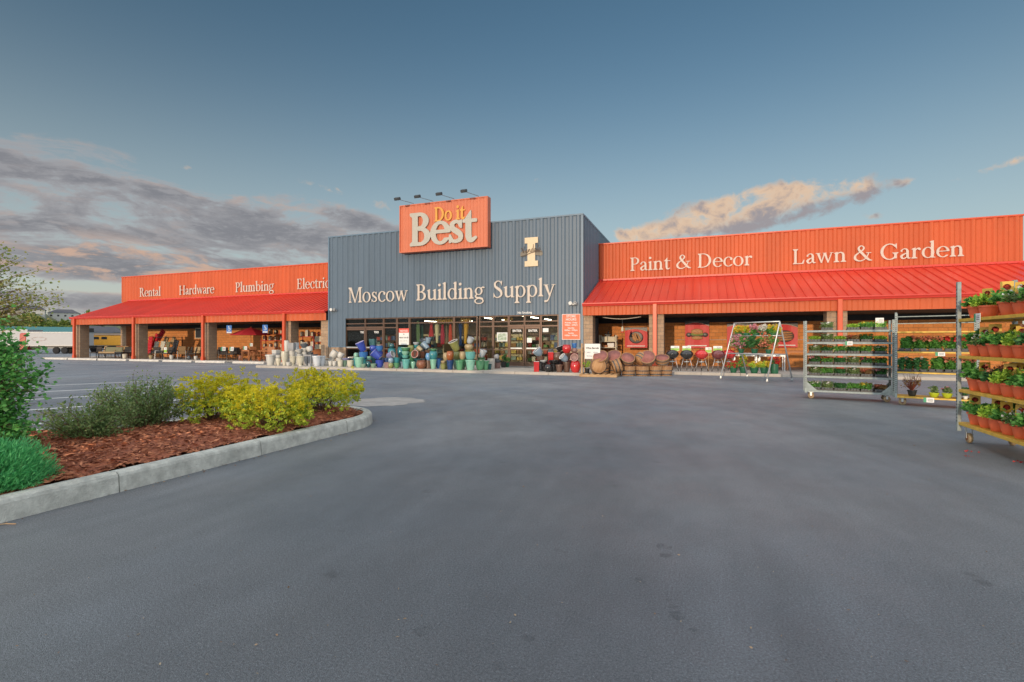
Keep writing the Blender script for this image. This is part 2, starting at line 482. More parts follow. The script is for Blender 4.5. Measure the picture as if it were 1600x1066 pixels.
# ------------------------------------------------------------------ serif lettering, drawn from strokes
# cap height 1, x-height 0.66; each glyph is a union of distance fields, contoured as one outline
def f_box(x0, y0, x1, y1):
    cx, cy, hx, hy = (x0 + x1) / 2, (y0 + y1) / 2, (x1 - x0) / 2, (y1 - y0) / 2
    def f(x, y):
        dx, dy = np.abs(x - cx) - hx, np.abs(y - cy) - hy
        return np.hypot(np.maximum(dx, 0), np.maximum(dy, 0)) + np.minimum(np.maximum(dx, dy), 0)
    return f
def f_ell(cx, cy, rx, ry):
    def f(x, y):
        k0 = np.hypot((x - cx) / rx, (y - cy) / ry); k1 = np.hypot((x - cx) / rx ** 2, (y - cy) / ry ** 2) + 1e-9
        return k0 * (k0 - 1) / k1
    return f
def f_ring(cx, cy, rx, ry, wt, th):
    a, b = f_ell(cx, cy, rx, ry), f_ell(cx, cy, rx - wt, ry - th)
    return lambda x, y: np.maximum(a(x, y), -b(x, y))
def f_and(*fs):
    def f(x, y):
        v = fs[0](x, y)
        for g in fs[1:]: v = np.maximum(v, g(x, y))
        return v
    return f
def f_not(g): return lambda x, y: -g(x, y)
def f_poly(pts):
    """convex polygon, any winding"""
    c = np.mean(pts, 0); n = len(pts); E = []
    for i in range(n):
        p, q = np.array(pts[i], float), np.array(pts[(i + 1) % n], float)
        nn = np.array([q[1] - p[1], -(q[0] - p[0])]); nn /= np.linalg.norm(nn) + 1e-9
        if np.dot(nn, c - p) > 0: nn = -nn
        E.append((nn, p))
    def f(x, y):
        return np.maximum.reduce([nn[0] * (x - p[0]) + nn[1] * (y - p[1]) for nn, p in E])
    return f
def f_stroke(pts, n=6):
    """smooth stroke through (x, y, half width)"""
    P = np.array(pts, float); m = len(P); out = []
    for i in range(m - 1):
        a, b, c, d = P[max(i - 1, 0)], P[i], P[i + 1], P[min(i + 2, m - 1)]
        for k in range(n):
            t = k / n
            out.append(0.5 * (2 * b + (c - a) * t + (2 * a - 5 * b + 4 * c - d) * t * t + (3 * b - a - 3 * c + d) * t ** 3))
    out.append(P[-1]); out = np.array(out)
    def f(x, y):
        v = np.full(x.shape, 9.0)
        for i in range(len(out) - 1):
            a, b = out[i], out[i + 1]; ab = b[:2] - a[:2]; l2 = ab @ ab + 1e-12
            t = np.clip(((x - a[0]) * ab[0] + (y - a[1]) * ab[1]) / l2, 0, 1)
            v = np.minimum(v, np.hypot(x - a[0] - t * ab[0], y - a[1] - t * ab[1]) - (a[2] + t * (b[2] - a[2])))
        return v
    return f
TK, TN, SE = 0.135, 0.052, 0.045
def stem(x, y0, y1, bl=1, br=1, tl=1, tr=1, w=TK, e=0.085):
    h = w / 2; o = [f_box(x - h, y0, x + h, y1)]
    def ser(side, y, up):
        s = -1 if side < 0 else 1
        return [f_poly([(x, y), (x + s * (h + e), y), (x + s * (h + e), y + up * SE * .75), (x + s * h, y + up * SE * 2.4), (x, y + up * SE * 2.4)])]
    if bl: o += ser(-1, y0, 1)
    if br: o += ser(1, y0, 1)
    if tl: o += ser(-1, y1, -1)
    if tr: o += ser(1, y1, -1)
    return o
def flag(x, y, w=TK):
    """slanted head serif of l, d, n, u ..."""
    return [f_poly([(x - w / 2 - .085, y - .075), (x + w / 2, y + .02), (x + w / 2, y - .14), (x - w / 2, y - .12)])]
def half(cx, cy, rx, ry, wt, th, x0):
    return f_and(f_ring(cx, cy, rx, ry, wt, th), f_box(x0, cy - 3, cx + 3, cy + 3))
def glyph(c):
    if c == ' ': return [], 0.34
    if c == 'I': return stem(.2, 0, 1), .42
    if c == 'M':
        return (stem(.14, 0, .96, w=.06) + stem(.93, 0, 1, tl=0, w=TK) + [f_poly([(.10, 1), (.25, 1), (.59, 0), (.50, 0)]),
                f_poly([(.50, 0), (.56, 0), (.90, 1), (.83, 1)]), f_box(.02, .957, .22, 1)]), 1.10
    if c == 'B':
        return stem(.19, 0, 1, br=0, tr=0) + [half(.36, .755, .28, .245, .14, TN, .34), half(.37, .265, .33, .265, .15, TN, .34),
                f_box(.2, 1 - TN, .38, 1), f_box(.2, .495, .38, .495 + TN * .9), f_box(.2, 0, .39, TN)], .76
    if c == 'P':
        return stem(.19, 0, 1, tr=0) + [half(.36, .735, .29, .265, .14, TN, .34), f_box(.2, 1 - TN, .38, 1), f_box(.2, .47, .38, .47 + TN)], .68
    if c == 'R':
        return stem(.19, 0, 1, tr=0) + [half(.36, .75, .28, .25, .14, TN, .34), f_box(.2, 1 - TN, .38, 1), f_box(.2, .5, .38, .5 + TN),
                f_poly([(.36, .54), (.50, .54), (.82, 0), (.66, 0)]), f_box(.66, 0, .90, SE)], .86
    if c == 'D':
        return stem(.19, 0, 1, br=0, tr=0) + [half(.36, .5, .52, .5, .15, TN, .34), f_box(.2, 1 - TN, .38, 1), f_box(.2, 0, .38, TN)], .95
    if c == 'H':
        return stem(.19, 0, 1) + stem(.81, 0, 1) + [f_box(.2, .49, .8, .49 + TN)], 1.02
    if c in 'EL':
        o = stem(.19, 0, 1, br=0, tr=(c == 'L')) + [f_box(.2, 0, .64, TN), f_poly([(.64, 0), (.70, .27), (.66, .27), (.50, 0)])]
        if c == 'E':
            o += [f_box(.2, 1 - TN, .60, 1), f_poly([(.60, 1), (.64, .76), (.61, .76), (.46, 1)]), f_box(.2, .49, .48, .49 + TN), f_box(.455, .40, .49, .63)]
        return o, .76
    if c == 'S':
        return [f_stroke([(.56, .80, .022), (.47, .94, .026), (.31, .975, .030), (.15, .86, .055), (.17, .66, .066), (.36, .52, .078), (.53, .36, .070),
                          (.54, .15, .055), (.36, .025, .030), (.18, .05, .026), (.08, .20, .022)]),
                f_poly([(.555, .99), (.59, .99), (.59, .70), (.575, .70), (.52, .9)]), f_poly([(.045, .01), (.08, .01), (.12, .10), (.065, .31), (.05, .31)])], .68
    if c == 'G':
        o = [f_and(f_ring(.51, .5, .47, .515, .15, .06), f_not(f_box(.62, .42, 1.2, .80)), f_not(f_box(.80, .0, 1.2, 1.0)))]
        return o + stem(.80, .06, .44, 0, 0, 1, 1, w=TK) + [f_poly([(.83, 1.0), (.865, 1.0), (.865, .66), (.85, .66), (.76, .86)])], 1.0
    if c == '&':
        return [f_stroke([(.93, .03, .03), (.78, .10, .06), (.52, .42, .07), (.30, .74, .062), (.33, .93, .04), (.46, .97, .028), (.56, .85, .045), (.50, .70, .04),
                          (.30, .54, .030), (.12, .36, .055), (.10, .17, .065), (.24, .03, .045), (.44, .02, .030), (.66, .16, .028), (.76, .36, .026), (.80, .50, .024)]),
                f_box(.67, .49, .94, .535), f_box(.80, 0, .99, .05)], 1.03
    if c == 'a':
        return [f_stroke([(.10, .50, .052), (.14, .585, .03), (.25, .635, .028), (.36, .59, .045), (.40, .46, .065)]), f_box(.335, .10, .465, .50),
                f_stroke([(.40, .37, .022), (.24, .31, .04), (.105, .19, .062), (.13, .06, .052), (.24, .03, .034), (.38, .14, .022)]),
                f_stroke([(.40, .14, .06), (.45, .045, .045), (.55, .05, .018)])], .56
    if c == 'b':
        return flag(.15, 1.05) + [f_box(.15 - TK / 2, .02, .15 + TK / 2, 1.05), f_ring(.37, .33, .30, .345, .125, .048)], .71
    if c == 'd':
        return [f_ring(.33, .33, .30, .345, .125, .048), f_box(.54 - TK / 2, 0, .54 + TK / 2, 1.05), f_box(.54, 0, .68, SE)] + flag(.54, 1.05), .70
    if c == 'p':
        return stem(.15, -.34, .64, 1, 1, 0, 0) + flag(.15, .66) + [f_ring(.38, .33, .30, .345, .125, .048)], .72
    if c == 'o': return [f_ring(.34, .33, .315, .345, .125, .046)], .68
    if c == 'c':
        return [f_and(f_ring(.35, .33, .315, .345, .13, .046), f_not(f_box(.42, .14, 1, .52))), f_ell(.515, .50, .07, .07)], .60
    if c == 'e':
        return [f_and(f_ring(.34, .33, .315, .345, .13, .046), f_not(f_box(.40, .135, 1, .35))), f_box(.08, .345, .61, .392)], .64
    if c == 'g':
        return [f_ring(.29, .44, .245, .235, .105, .045), f_ring(.31, -.155, .30, .175, .085, .05),
                f_stroke([(.16, .25, .03), (.09, .14, .045), (.16, .05, .05), (.34, .03, .05), (.52, -.02, .05)]),
                f_stroke([(.44, .60, .03), (.54, .66, .035), (.62, .64, .04)])], .64
    if c == 'i': return stem(.17, 0, .64, 1, 1, 0, 0) + flag(.17, .66) + [f_ell(.16, .90, .085, .085)], .34
    if c == 'l': return stem(.17, 0, 1.05, 1, 1, 0, 0) + flag(.17, 1.05), .34
    if c == 'n':
        return stem(.17, 0, .64, 1, 1, 0, 0) + flag(.17, .66) + stem(.54, 0, .42, 1, 1, 0, 0) + [f_stroke([(.20, .50, .02), (.30, .605, .03), (.42, .625, .04), (.515, .55, .058), (.54, .42, .0675)])], .72
    if c == 'm':
        a = [f_stroke([(.20, .50, .02), (.30, .605, .03), (.40, .625, .04), (.475, .55, .058), (.50, .42, .0675)])]
        b = [f_stroke([(.53, .50, .02), (.63, .605, .03), (.73, .625, .04), (.805, .55, .058), (.83, .42, .0675)])]
        return stem(.17, 0, .64, 1, 1, 0, 0) + flag(.17, .66) + stem(.50, 0, .42, 1, 1, 0, 0) + stem(.83, 0, .42, 1, 1, 0, 0) + a + b, 1.01
    if c == 'u':
        return flag(.16, .66) + flag(.55, .66) + [f_box(.16 - TK / 2, .18, .16 + TK / 2, .62), f_box(.55 - TK / 2, 0, .55 + TK / 2, .64), f_box(.55, 0, .69, SE),
                f_stroke([(.16, .22, .0675), (.185, .10, .058), (.28, .04, .042), (.40, .06, .03), (.52, .16, .02)])], .71
    if c == 'r':
        return stem(.17, 0, .64, 1, 1, 0, 0) + flag(.17, .66) + [f_stroke([(.20, .46, .02), (.29, .59, .032), (.40, .61, .055), (.43, .565, .065)])], .51
    if c == 's':
        return [f_stroke([(.40, .50, .02), (.35, .60, .022), (.24, .635, .026), (.13, .56, .045), (.15, .43, .052), (.27, .335, .06), (.40, .23, .052),
                          (.40, .09, .042), (.27, .025, .026), (.14, .05, .022), (.08, .15, .02)]),
                f_poly([(.40, .65), (.43, .65), (.43, .45), (.42, .45), (.37, .58)]), f_poly([(.05, .01), (.08, .01), (.11, .08), (.07, .22), (.055, .22)])], .51
    if c == 't':
        return [f_box(.19 - TK / 2, .14, .19 + TK / 2, .66), f_poly([(.05, .62), (.25, .88), (.25, .62)]), f_box(.03, .60, .44, .65),
                f_stroke([(.19, .18, .0675), (.22, .06, .058), (.31, .03, .04), (.42, .10, .018)])], .46
    if c == 'w':
        return [f_poly([(.05, .66), (.20, .66), (.36, 0), (.28, 0)]), f_poly([(.28, 0), (.345, 0), (.52, .66), (.46, .66)]),
                f_poly([(.42, .66), (.56, .66), (.72, 0), (.64, 0)]), f_poly([(.64, 0), (.70, 0), (.90, .66), (.84, .66)]),
                f_box(-.01, .625, .27, .66), f_box(.38, .625, .60, .66), f_box(.77, .625, .97, .66)], .96
    if c == 'y':
        return [f_poly([(.05, .66), (.21, .66), (.42, .0), (.33, .0)]), f_poly([(.33, .02), (.40, .02), (.64, .66), (.57, .66)]),
                f_stroke([(.39, .10, .035), (.31, -.14, .03), (.22, -.26, .04), (.10, -.28, .06)]), f_box(-.01, .625, .28, .66), f_box(.48, .625, .71, .66)], .68
    return [], 0.5

def contours(F, xs, ys):
    """marching squares on the grid F (zero level), linear interpolation, closed loops"""
    ins = F < 0
    loops_seg = {}
    ny, nx = F.shape
    code = ins[:-1, :-1] * 1 + ins[:-1, 1:] * 2 + ins[1:, 1:] * 4 + ins[1:, :-1] * 8
    def pt(e):
        k, j, i = e
        if k == 0: a, b, p, q = F[j, i], F[j, i + 1], (xs[i], ys[j]), (xs[i + 1], ys[j])
        else: a, b, p, q = F[j, i], F[j + 1, i], (xs[i], ys[j]), (xs[i], ys[j + 1])
        t = a / (a - b)
        return (p[0] + (q[0] - p[0]) * t, p[1] + (q[1] - p[1]) * t)
    tab = {1: [(3, 0)], 2: [(0, 1)], 3: [(3, 1)], 4: [(1, 2)], 5: [(3, 2), (1, 0)], 6: [(0, 2)], 7: [(3, 2)], 8: [(2, 3)], 9: [(2, 0)],
           10: [(0, 3), (2, 1)], 11: [(2, 1)], 12: [(1, 3)], 13: [(1, 0)], 14: [(0, 3)]}
    nxt = {}
    J, I = np.nonzero((code > 0) & (code < 15))
    for j, i in zip(J.tolist(), I.tolist()):
        ed = ((0, j, i), (1, j, i + 1), (0, j + 1, i), (1, j, i))
        for a, b in tab[int(code[j, i])]: nxt[ed[a]] = ed[b]
    loops = []
    while nxt:
        s, e = nxt.popitem(); lp = [s]
        while e != s:
            lp.append(e)
            if e not in nxt: break
            e = nxt.pop(e)
        P = [pt(q) for q in lp]
        if len(P) > 6: loops.append(P)
    return loops
def simplify(P, eps):
    P = np.array(P)
    k = int(np.argmax(np.hypot(*(P - P[0]).T)))
    def dp(Q):
        if len(Q) < 3: return [Q[0]]
        a, b = Q[0], Q[-1]; d = b - a; l = np.hypot(*d) + 1e-12
        D = np.abs(d[0] * (Q[:, 1] - a[1]) - d[1] * (Q[:, 0] - a[0])) / l
        m = int(np.argmax(D))
        if D[m] < eps: return [a]
        return dp(Q[:m + 1]) + dp(Q[m:])
    return dp(P[:k + 1]) + dp(np.vstack([P[k:], P[:1]]))
def field_word(text, bold=0.0, track=0.0, kern=None):
    fs, x = [], 0.0
    for n, c in enumerate(text):
        g, adv = glyph(c)
        fs.append((x, adv, g)); x += adv + track + bold * 1.2 + (kern or {}).get(n, 0)
    return fs, x - track
def outline_mesh(name, fs, width, depth, res=56, bold=0.0, y0=-.45, y1=1.2, eps=.0035, sx=1.0, sy=1.0):
    xs = np.arange(-.25, width + .3, 1 / res); ys = np.arange(y0, y1, 1 / res)
    X, Y = np.meshgrid(xs, ys); F = np.full(X.shape, 9.0)
    for x, adv, g in fs:
        a, b = np.searchsorted(xs, x - .4), np.searchsorted(xs, x + adv + .5)
        for f in g: F[:, a:b] = np.minimum(F[:, a:b], f(X[:, a:b] - x, Y[:, a:b]))
    F = F - bold + 1e-5
    F[0, :] = F[-1, :] = 1; F[:, 0] = F[:, -1] = 1
    cu = bpy.data.curves.new(name, 'CURVE'); cu.dimensions = '2D'; cu.fill_mode = 'BOTH'; cu.extrude = depth / 2
    for P in contours(F, xs, ys):
        Q = simplify(P, eps)
        if len(Q) < 3: continue
        sp = cu.splines.new('POLY'); sp.points.add(len(Q) - 1); sp.use_cyclic_u = True
        for p, q in zip(sp.points, Q): p.co = (q[0] * sx, q[1] * sy, 0, 1)
    tmp = bpy.data.objects.new("tmp_curve", cu); COL.objects.link(tmp)
    dg = bpy.context.evaluated_depsgraph_get()
    me = bpy.data.meshes.new_from_object(tmp.evaluated_get(dg))
    bpy.data.objects.remove(tmp); bpy.data.curves.remove(cu)
    me.name = name
    return me
def serif_word(name, text, x0, x1, z, cap, y, mat, depth=.05, bold=0.0, parent=None, track=0.0, kern=None):
    """lettering standing on a wall that faces -Y: from x0 to x1, baseline z, cap height cap"""
    fs, w = field_word(text, bold, track, kern)
    sx = (x1 - x0) / w
    me = outline_mesh(name, fs, w, depth, bold=bold, sx=sx, sy=cap)
    o = bpy.data.objects.new(name, me); COL.objects.link(o); me.materials.append(mat)
    o.location = (x0, y, z); o.rotation_euler = (R(90), 0, 0)
    if parent: o.parent = parent
    return o
def sans_text(name, text, x, z, size, y, mat, parent=None, mirror=False, align='CENTER', depth=.004, bold=0.0, rz=0.0, M=None, sx=1.0):
    cu = bpy.data.curves.new(name, 'FONT'); cu.body = text; cu.size = size; cu.align_x = align; cu.extrude = depth / 2; cu.offset = bold
    cu.resolution_u = 3
    tmp = bpy.data.objects.new("tmp_text", cu); COL.objects.link(tmp)
    dg = bpy.context.evaluated_depsgraph_get()
    me = bpy.data.meshes.new_from_object(tmp.evaluated_get(dg)); me.name = name
    bpy.data.objects.remove(tmp); bpy.data.curves.remove(cu)
    me.materials.append(mat)
    if mirror or sx != 1.0:
        me.transform(Matrix.Diagonal((-sx if mirror else sx, 1, 1, 1)))
        if mirror: me.flip_normals()
    o = bpy.data.objects.new(name, me); COL.objects.link(o)
    o.location = (x, y, z); o.rotation_euler = (R(90), 0, rz)
    if parent: o.parent = parent
    return o
# ------------------------------------------------------------------ shared materials
M = {}
M['orange'] = material("orange_metal", (0.56, 0.108, 0.034), 0.5, 0.07, 0.6, 0.05, 3, spec=0.28, dirt=.18, dscale=.5, stretch=(1, 1, .25), panel=.06)
M['orange_trim'] = material("orange_trim", (0.62, 0.085, 0.026), 0.4, 0.05, 1.5)
M['red_roof'] = material("red_roof_metal", (0.68, 0.055, 0.03), 0.30, 0.06, 0.5, 0.04, 2, spec=0.8, dirt=.14, dscale=.4, panel=.05)
M['red_gutter'] = material("red_gutter", (0.62, 0.045, 0.03), 0.4, 0.05)
M['blue'] = material("blue_metal", (0.108, 0.150, 0.195), 0.42, 0.05, 0.6, 0.05, 3, spec=0.4, dirt=.16, dscale=.5, stretch=(1, 1, .25), panel=.06)
M['brick'] = brick_material("tan_split_block", (0.36, 0.24, 0.155), (0.44, 0.305, 0.20), (0.30, 0.235, 0.18))
M['brick_wall'] = brick_material("ochre_block_wall", (0.58, 0.225, 0.07), (0.68, 0.28, 0.095), (0.40, 0.20, 0.09))
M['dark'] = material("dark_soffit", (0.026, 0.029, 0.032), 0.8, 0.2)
M['bronze'] = material("bronze_frame", (0.13, 0.075, 0.05), 0.4, 0.1, metal=0.3)
M['cream'] = material("cream_letter", (0.60, 0.51, 0.43), 0.5, 0.04, 2)
M['grey_letter'] = material("grey_cream_letter", (0.47, 0.44, 0.37), 0.5, 0.05, 2)
M['gold'] = material("gold_letter", (0.72, 0.33, 0.05), 0.5, 0.06, 3)
M['sign_orange'] = material("sign_orange", (0.62, 0.16, 0.07), 0.45, 0.05, .8, 0.03, 3, dirt=.1, dscale=.6)
M['black'] = material("black_plastic", (0.02, 0.02, 0.022), 0.4, 0.2)
M['white'] = material("white_paint", (0.78, 0.77, 0.74), 0.5, 0.05, 3)
M['steel'] = material("galvanised_steel", (0.50, 0.53, 0.53), 0.42, 0.12, 9, 0.05, 40, metal=0.75)
M['grey_metal'] = material("grey_metal", (0.30, 0.31, 0.32), 0.45, 0.1, 6, metal=0.5)
M['glass'] = glass_material("shop_glass", (0.86, 0.88, 0.84), 0.55)
M['concrete'] = material("concrete", (0.40, 0.375, 0.34), 0.9, 0.13, 2.2, 0.25, 60, dirt=0.35, dscale=0.9, spec=.2)
M['kerb'] = material("kerb_concrete", (0.57, 0.57, 0.515), 0.9, 0.20, 9, 0.5, 70, dirt=0.75, dscale=3.4, spec=.2)
M['paint'] = material("worn_white_paint", (0.74, 0.74, 0.73), 0.8, 0.12, 5, dirt=.3, dscale=3)

def asphalt_material():
    m = bpy.data.materials.new("asphalt"); m.use_nodes = True
    nt = m.node_tree; N, L = nt.nodes, nt.links
    b = N['Principled BSDF']; b.inputs['Specular IOR Level'].default_value = 0.8
    tc = N.new('ShaderNodeTexCoord')
    def noise(s, d, r, st=(1, 1, 1), loc=(0, 0, 0)):
        mp = N.new('ShaderNodeMapping'); mp.inputs['Scale'].default_value = st; mp.inputs['Location'].default_value = loc
        L.new(tc.outputs['Object'], mp.inputs[0])
        n = N.new('ShaderNodeTexNoise'); n.inputs['Scale'].default_value = s; n.inputs['Detail'].default_value = d; n.inputs['Roughness'].default_value = r
        L.new(mp.outputs[0], n.inputs['Vector']); return n.outputs[0]
    def rng(x, a, b_, c, d):
        n = N.new('ShaderNodeMapRange'); n.interpolation_type = 'SMOOTHSTEP'
        L.new(x, n.inputs[0])
        for i, v in enumerate((a, b_, c, d)): n.inputs[1 + i].default_value = v
        return n.outputs[0]
    def mul(x, y):
        n = N.new('ShaderNodeMath'); n.operation = 'MULTIPLY'
        for i, v in enumerate((x, y)):
            if isinstance(v, float): n.inputs[i].default_value = v
            else: L.new(v, n.inputs[i])
        return n.outputs[0]
    big = rng(noise(0.16, 5, .6), .3, .7, .88, 1.12)
    lanes = rng(noise(0.42, 6, .65, (1, .12, 1), (3, 0, 0)), .3, .7, .90, 1.10)
    mid = rng(noise(1.7, 6, .65, (1, .6, 1)), .3, .7, .90, 1.10)
    fine = rng(noise(80, 5, .8), .28, .72, .42, 1.62)
    fine2 = rng(noise(300, 2, .7), .25, .75, .62, 1.42)
    oil = rng(noise(2.3, 3, .5, (1, 1, 1), (9, 4, 0)), .70, .755, 1.0, .66)
    specks = rng(noise(48, 1, .5, (1, 1, 1), (2, 7, 0)), .80, .83, 1.0, .45)
    v = N.new('ShaderNodeTexVoronoi'); v.inputs['Scale'].default_value = 190
    L.new(tc.outputs['Object'], v.inputs['Vector'])
    agg = rng(v.outputs['Distance'], 0.0, 0.75, 1.12, .86)
    stones = N.new('ShaderNodeSeparateColor'); L.new(v.outputs['Color'], stones.inputs[0])
    glint = rng(stones.outputs[0], .955, .985, 1.0, 1.45)
    # light falloff painted into the colour: darker near the camera, paler towards the store
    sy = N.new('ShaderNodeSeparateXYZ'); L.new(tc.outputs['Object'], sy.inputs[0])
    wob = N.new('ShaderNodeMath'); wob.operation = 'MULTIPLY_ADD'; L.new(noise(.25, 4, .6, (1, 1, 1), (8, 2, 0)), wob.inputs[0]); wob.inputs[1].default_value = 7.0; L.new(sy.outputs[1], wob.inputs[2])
    light_falloff = rng(wob.outputs[0], 3.5, 19.0, .84, 1.42)
    big = mul(big, light_falloff)
    # faint arcs worn by turning tyres round the end of the island
    vm = N.new('ShaderNodeVectorMath'); vm.operation = 'DISTANCE'; L.new(tc.outputs['Object'], vm.inputs[0]); vm.inputs[1].default_value = (-13.0, 3.0, 0)
    rad = N.new('ShaderNodeMath'); rad.operation = 'MULTIPLY_ADD'; L.new(noise(.6, 3, .5, (1, 1, 1), (1, 9, 0)), rad.inputs[0]); rad.inputs[1].default_value = .5; L.new(vm.outputs['Value'], rad.inputs[2])
    rv = N.new('ShaderNodeCombineXYZ'); L.new(rad.outputs[0], rv.inputs[0])
    rn = N.new('ShaderNodeTexNoise'); rn.inputs['Scale'].default_value = .85; rn.inputs['Detail'].default_value = 5; rn.inputs['Roughness'].default_value = .62; L.new(rv.outputs[0], rn.inputs['Vector'])
    big = mul(big, rng(rn.outputs[0], .32, .68, .90, 1.11))
    f = mul(mul(mul(big, lanes), mul(mid, fine)), mul(mul(fine2, oil), mul(specks, mul(agg, glint))))
    cr = N.new('ShaderNodeMix'); cr.data_type = 'RGBA'; cr.blend_type = 'MULTIPLY'; cr.inputs[0].default_value = 1
    tint = N.new('ShaderNodeMix'); tint.data_type = 'RGBA'
    L.new(rng(noise(.22, 3, .5, (1, 1, 1), (5, 5, 0)), .35, .65, 0, 1), tint.inputs[0])
    tint.inputs[6].default_value = ASPHALT_A + (1,); tint.inputs[7].default_value = ASPHALT_B + (1,)
    L.new(tint.outputs[2], cr.inputs[6]); L.new(f, cr.inputs[7])
    L.new(cr.outputs[2], b.inputs['Base Color'])
    L.new(rng(noise(.8, 4, .6), .3, .7, .46, .62), b.inputs['Roughness'])
    h = N.new('ShaderNodeMath'); h.operation = 'ADD'
    L.new(mul(noise(160, 3, .7), 1.0), h.inputs[0]); L.new(mul(v.outputs['Distance'], -.7), h.inputs[1])
    bp = N.new('ShaderNodeBump'); bp.inputs['Strength'].default_value = .55; bp.inputs['Distance'].default_value = .008
    L.new(h.outputs[0], bp.inputs['Height']); L.new(bp.outputs[0], b.inputs['Normal'])
    return m
ASPHALT_A, ASPHALT_B = (0.118, 0.134, 0.152), (0.154, 0.161, 0.170)
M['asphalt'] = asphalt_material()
M['field'] = material("dry_grass", (0.10, 0.12, 0.04), 0.95, 0.0, 0.05, color2=(0.17, 0.16, 0.07))

# ------------------------------------------------------------------ ground
o = MB().quad((-900, -700, -0.03), (900, -700, -0.03), (900, 1500, -0.03), (-900, 1500, -0.03)).build("ground", M['field']); structure(o)
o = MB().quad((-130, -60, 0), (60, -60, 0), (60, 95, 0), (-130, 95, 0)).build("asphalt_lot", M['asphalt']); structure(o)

# pavement in front of the store, with joints
def slab_material():
    m = material("pavement_concrete", (0.52, 0.465, 0.40), 0.9, 0.12, 1.5, 0.2, 60, dirt=.4, dscale=.7, spec=.2)
    N, L = m.node_tree.nodes, m.node_tree.links
    b = N['Principled BSDF']; src = b.inputs['Base Color'].links[0].from_socket
    br = N.new('ShaderNodeTexBrick'); br.offset = 0
    tc = N.new('ShaderNodeTexCoord'); L.new(tc.outputs['Object'], br.inputs['Vector'])
    br.inputs['Scale'].default_value = 1; br.inputs['Brick Width'].default_value = 1.6; br.inputs['Row Height'].default_value = 1.6
    br.inputs['Mortar Size'].default_value = .012; br.inputs['Color1'].default_value = (1, 1, 1, 1); br.inputs['Color2'].default_value = (.90, .90, .90, 1)
    br.inputs['Mortar'].default_value = (.35, .33, .3, 1)
    mx = N.new('ShaderNodeMix'); mx.data_type = 'RGBA'; mx.blend_type = 'MULTIPLY'; mx.inputs[0].default_value = 1
    L.new(src, mx.inputs[6]); L.new(br.outputs[0], mx.inputs[7]); L.new(mx.outputs[2], b.inputs['Base Color'])
    return m
M['slab'] = slab_material()
PZ = 0.12
walk = [(-53, 25.7), (-25.2, 25.7), (-24.6, 25.4), (-24.3, 21.9), (-23.9, 21.5), (-4.6, 21.4), (-4.0, 21.8), (-3.6, 23.5), (-3.2, 23.8), (17, 23.8), (17, 30.4), (-53, 30.4)]
o = MB().prism(walk, PZ, T(0, 0, 0.004)).build("pavement", M['slab']); structure(o)

# parking stripes in the lot to the left, and the worn bay lines before the wheel stops
mb = MB()
def stripe(mb, a, b, w=.15):
    a, b = Vector((a[0], a[1], .004)), Vector((b[0], b[1], .004))
    d = (b - a).normalized(); n = Vector((-d.y, d.x, 0)) * w / 2
    mb.quad(a - n, b - n, b + n, a + n)
for k, (px, py, qx, qy) in enumerate([(22, 666, 101, 659), (32, 642, 150, 634), (32, 625.6, 199, 616), (34, 614, 202, 606), (22, 605, 127, 600.5)]):
    a, b = Vector(ground(px, py)), Vector(ground(qx, qy)); d = (b - a).normalized()
    stripe(mb, tuple(a - d * 1.5), tuple(a + d * 4.6))
for i in range(9):
    x = -50 + i * 2.9
    stripe(mb, (x, 25.3), (x - 1.6, 20.6))
o = mb.build("parking_lines", M['paint']); structure(o)
# pale worn patch on the drive
m = material("pale_asphalt_patch", (0.40, 0.37, 0.34), .85, .15, 3, .3, 80, dirt=.7, dscale=1.6)
pts = []
for k in range(40):
    a = 2 * math.pi * k / 40
    pts.append((-7.4 + (.86 + .10 * math.sin(5 * a) + .1 * math.sin(11 * a)) * math.cos(a), 10.65 + (.95 + .10 * math.sin(3 * a + 1) + .06 * math.cos(9 * a)) * math.sin(a), .004))
o = MB().add(pts, [tuple(range(40))]).build("worn_patch", m); structure(o)

# small oil and water stains on the drive
m = material("oil_stain", (.055, .06, .065), .6, .3, 30)
N_, L_n = m.node_tree.nodes, m.node_tree.links
_t = N_.new('ShaderNodeTexCoord'); _n = N_.new('ShaderNodeTexNoise'); _n.inputs['Scale'].default_value = 11; _n.inputs['Detail'].default_value = 8
L_n.new(_t.outputs['Object'], _n.inputs['Vector']); _r = N_.new('ShaderNodeMapRange'); L_n.new(_n.outputs[0], _r.inputs[0])
_r.inputs[1].default_value = .42; _r.inputs[2].default_value = .80; _r.inputs[4].default_value = .42; L_n.new(_r.outputs[0], N_['Principled BSDF'].inputs['Alpha'])
mb = MB(); rq = random.Random(12)
for (px, py, r_) in ((1036, 855, .07), (1040, 868, .05), (1000, 908, .05), (1052, 943, .07), (1056, 962, .05), (1086, 990, .04), (658, 987, .05), (668, 984, .03), (823, 999, .04), (778, 1040, .04)):
    x, y = ground(px, py); k = 14
    mb.add([(x + r_ * rq.uniform(.6, 1.2) * math.cos(2 * math.pi * q / k), y + r_ * rq.uniform(.6, 1.2) * math.sin(2 * math.pi * q / k), .004) for q in range(k)], [tuple(range(k))])
structure(mb.build("oil_stains", m))

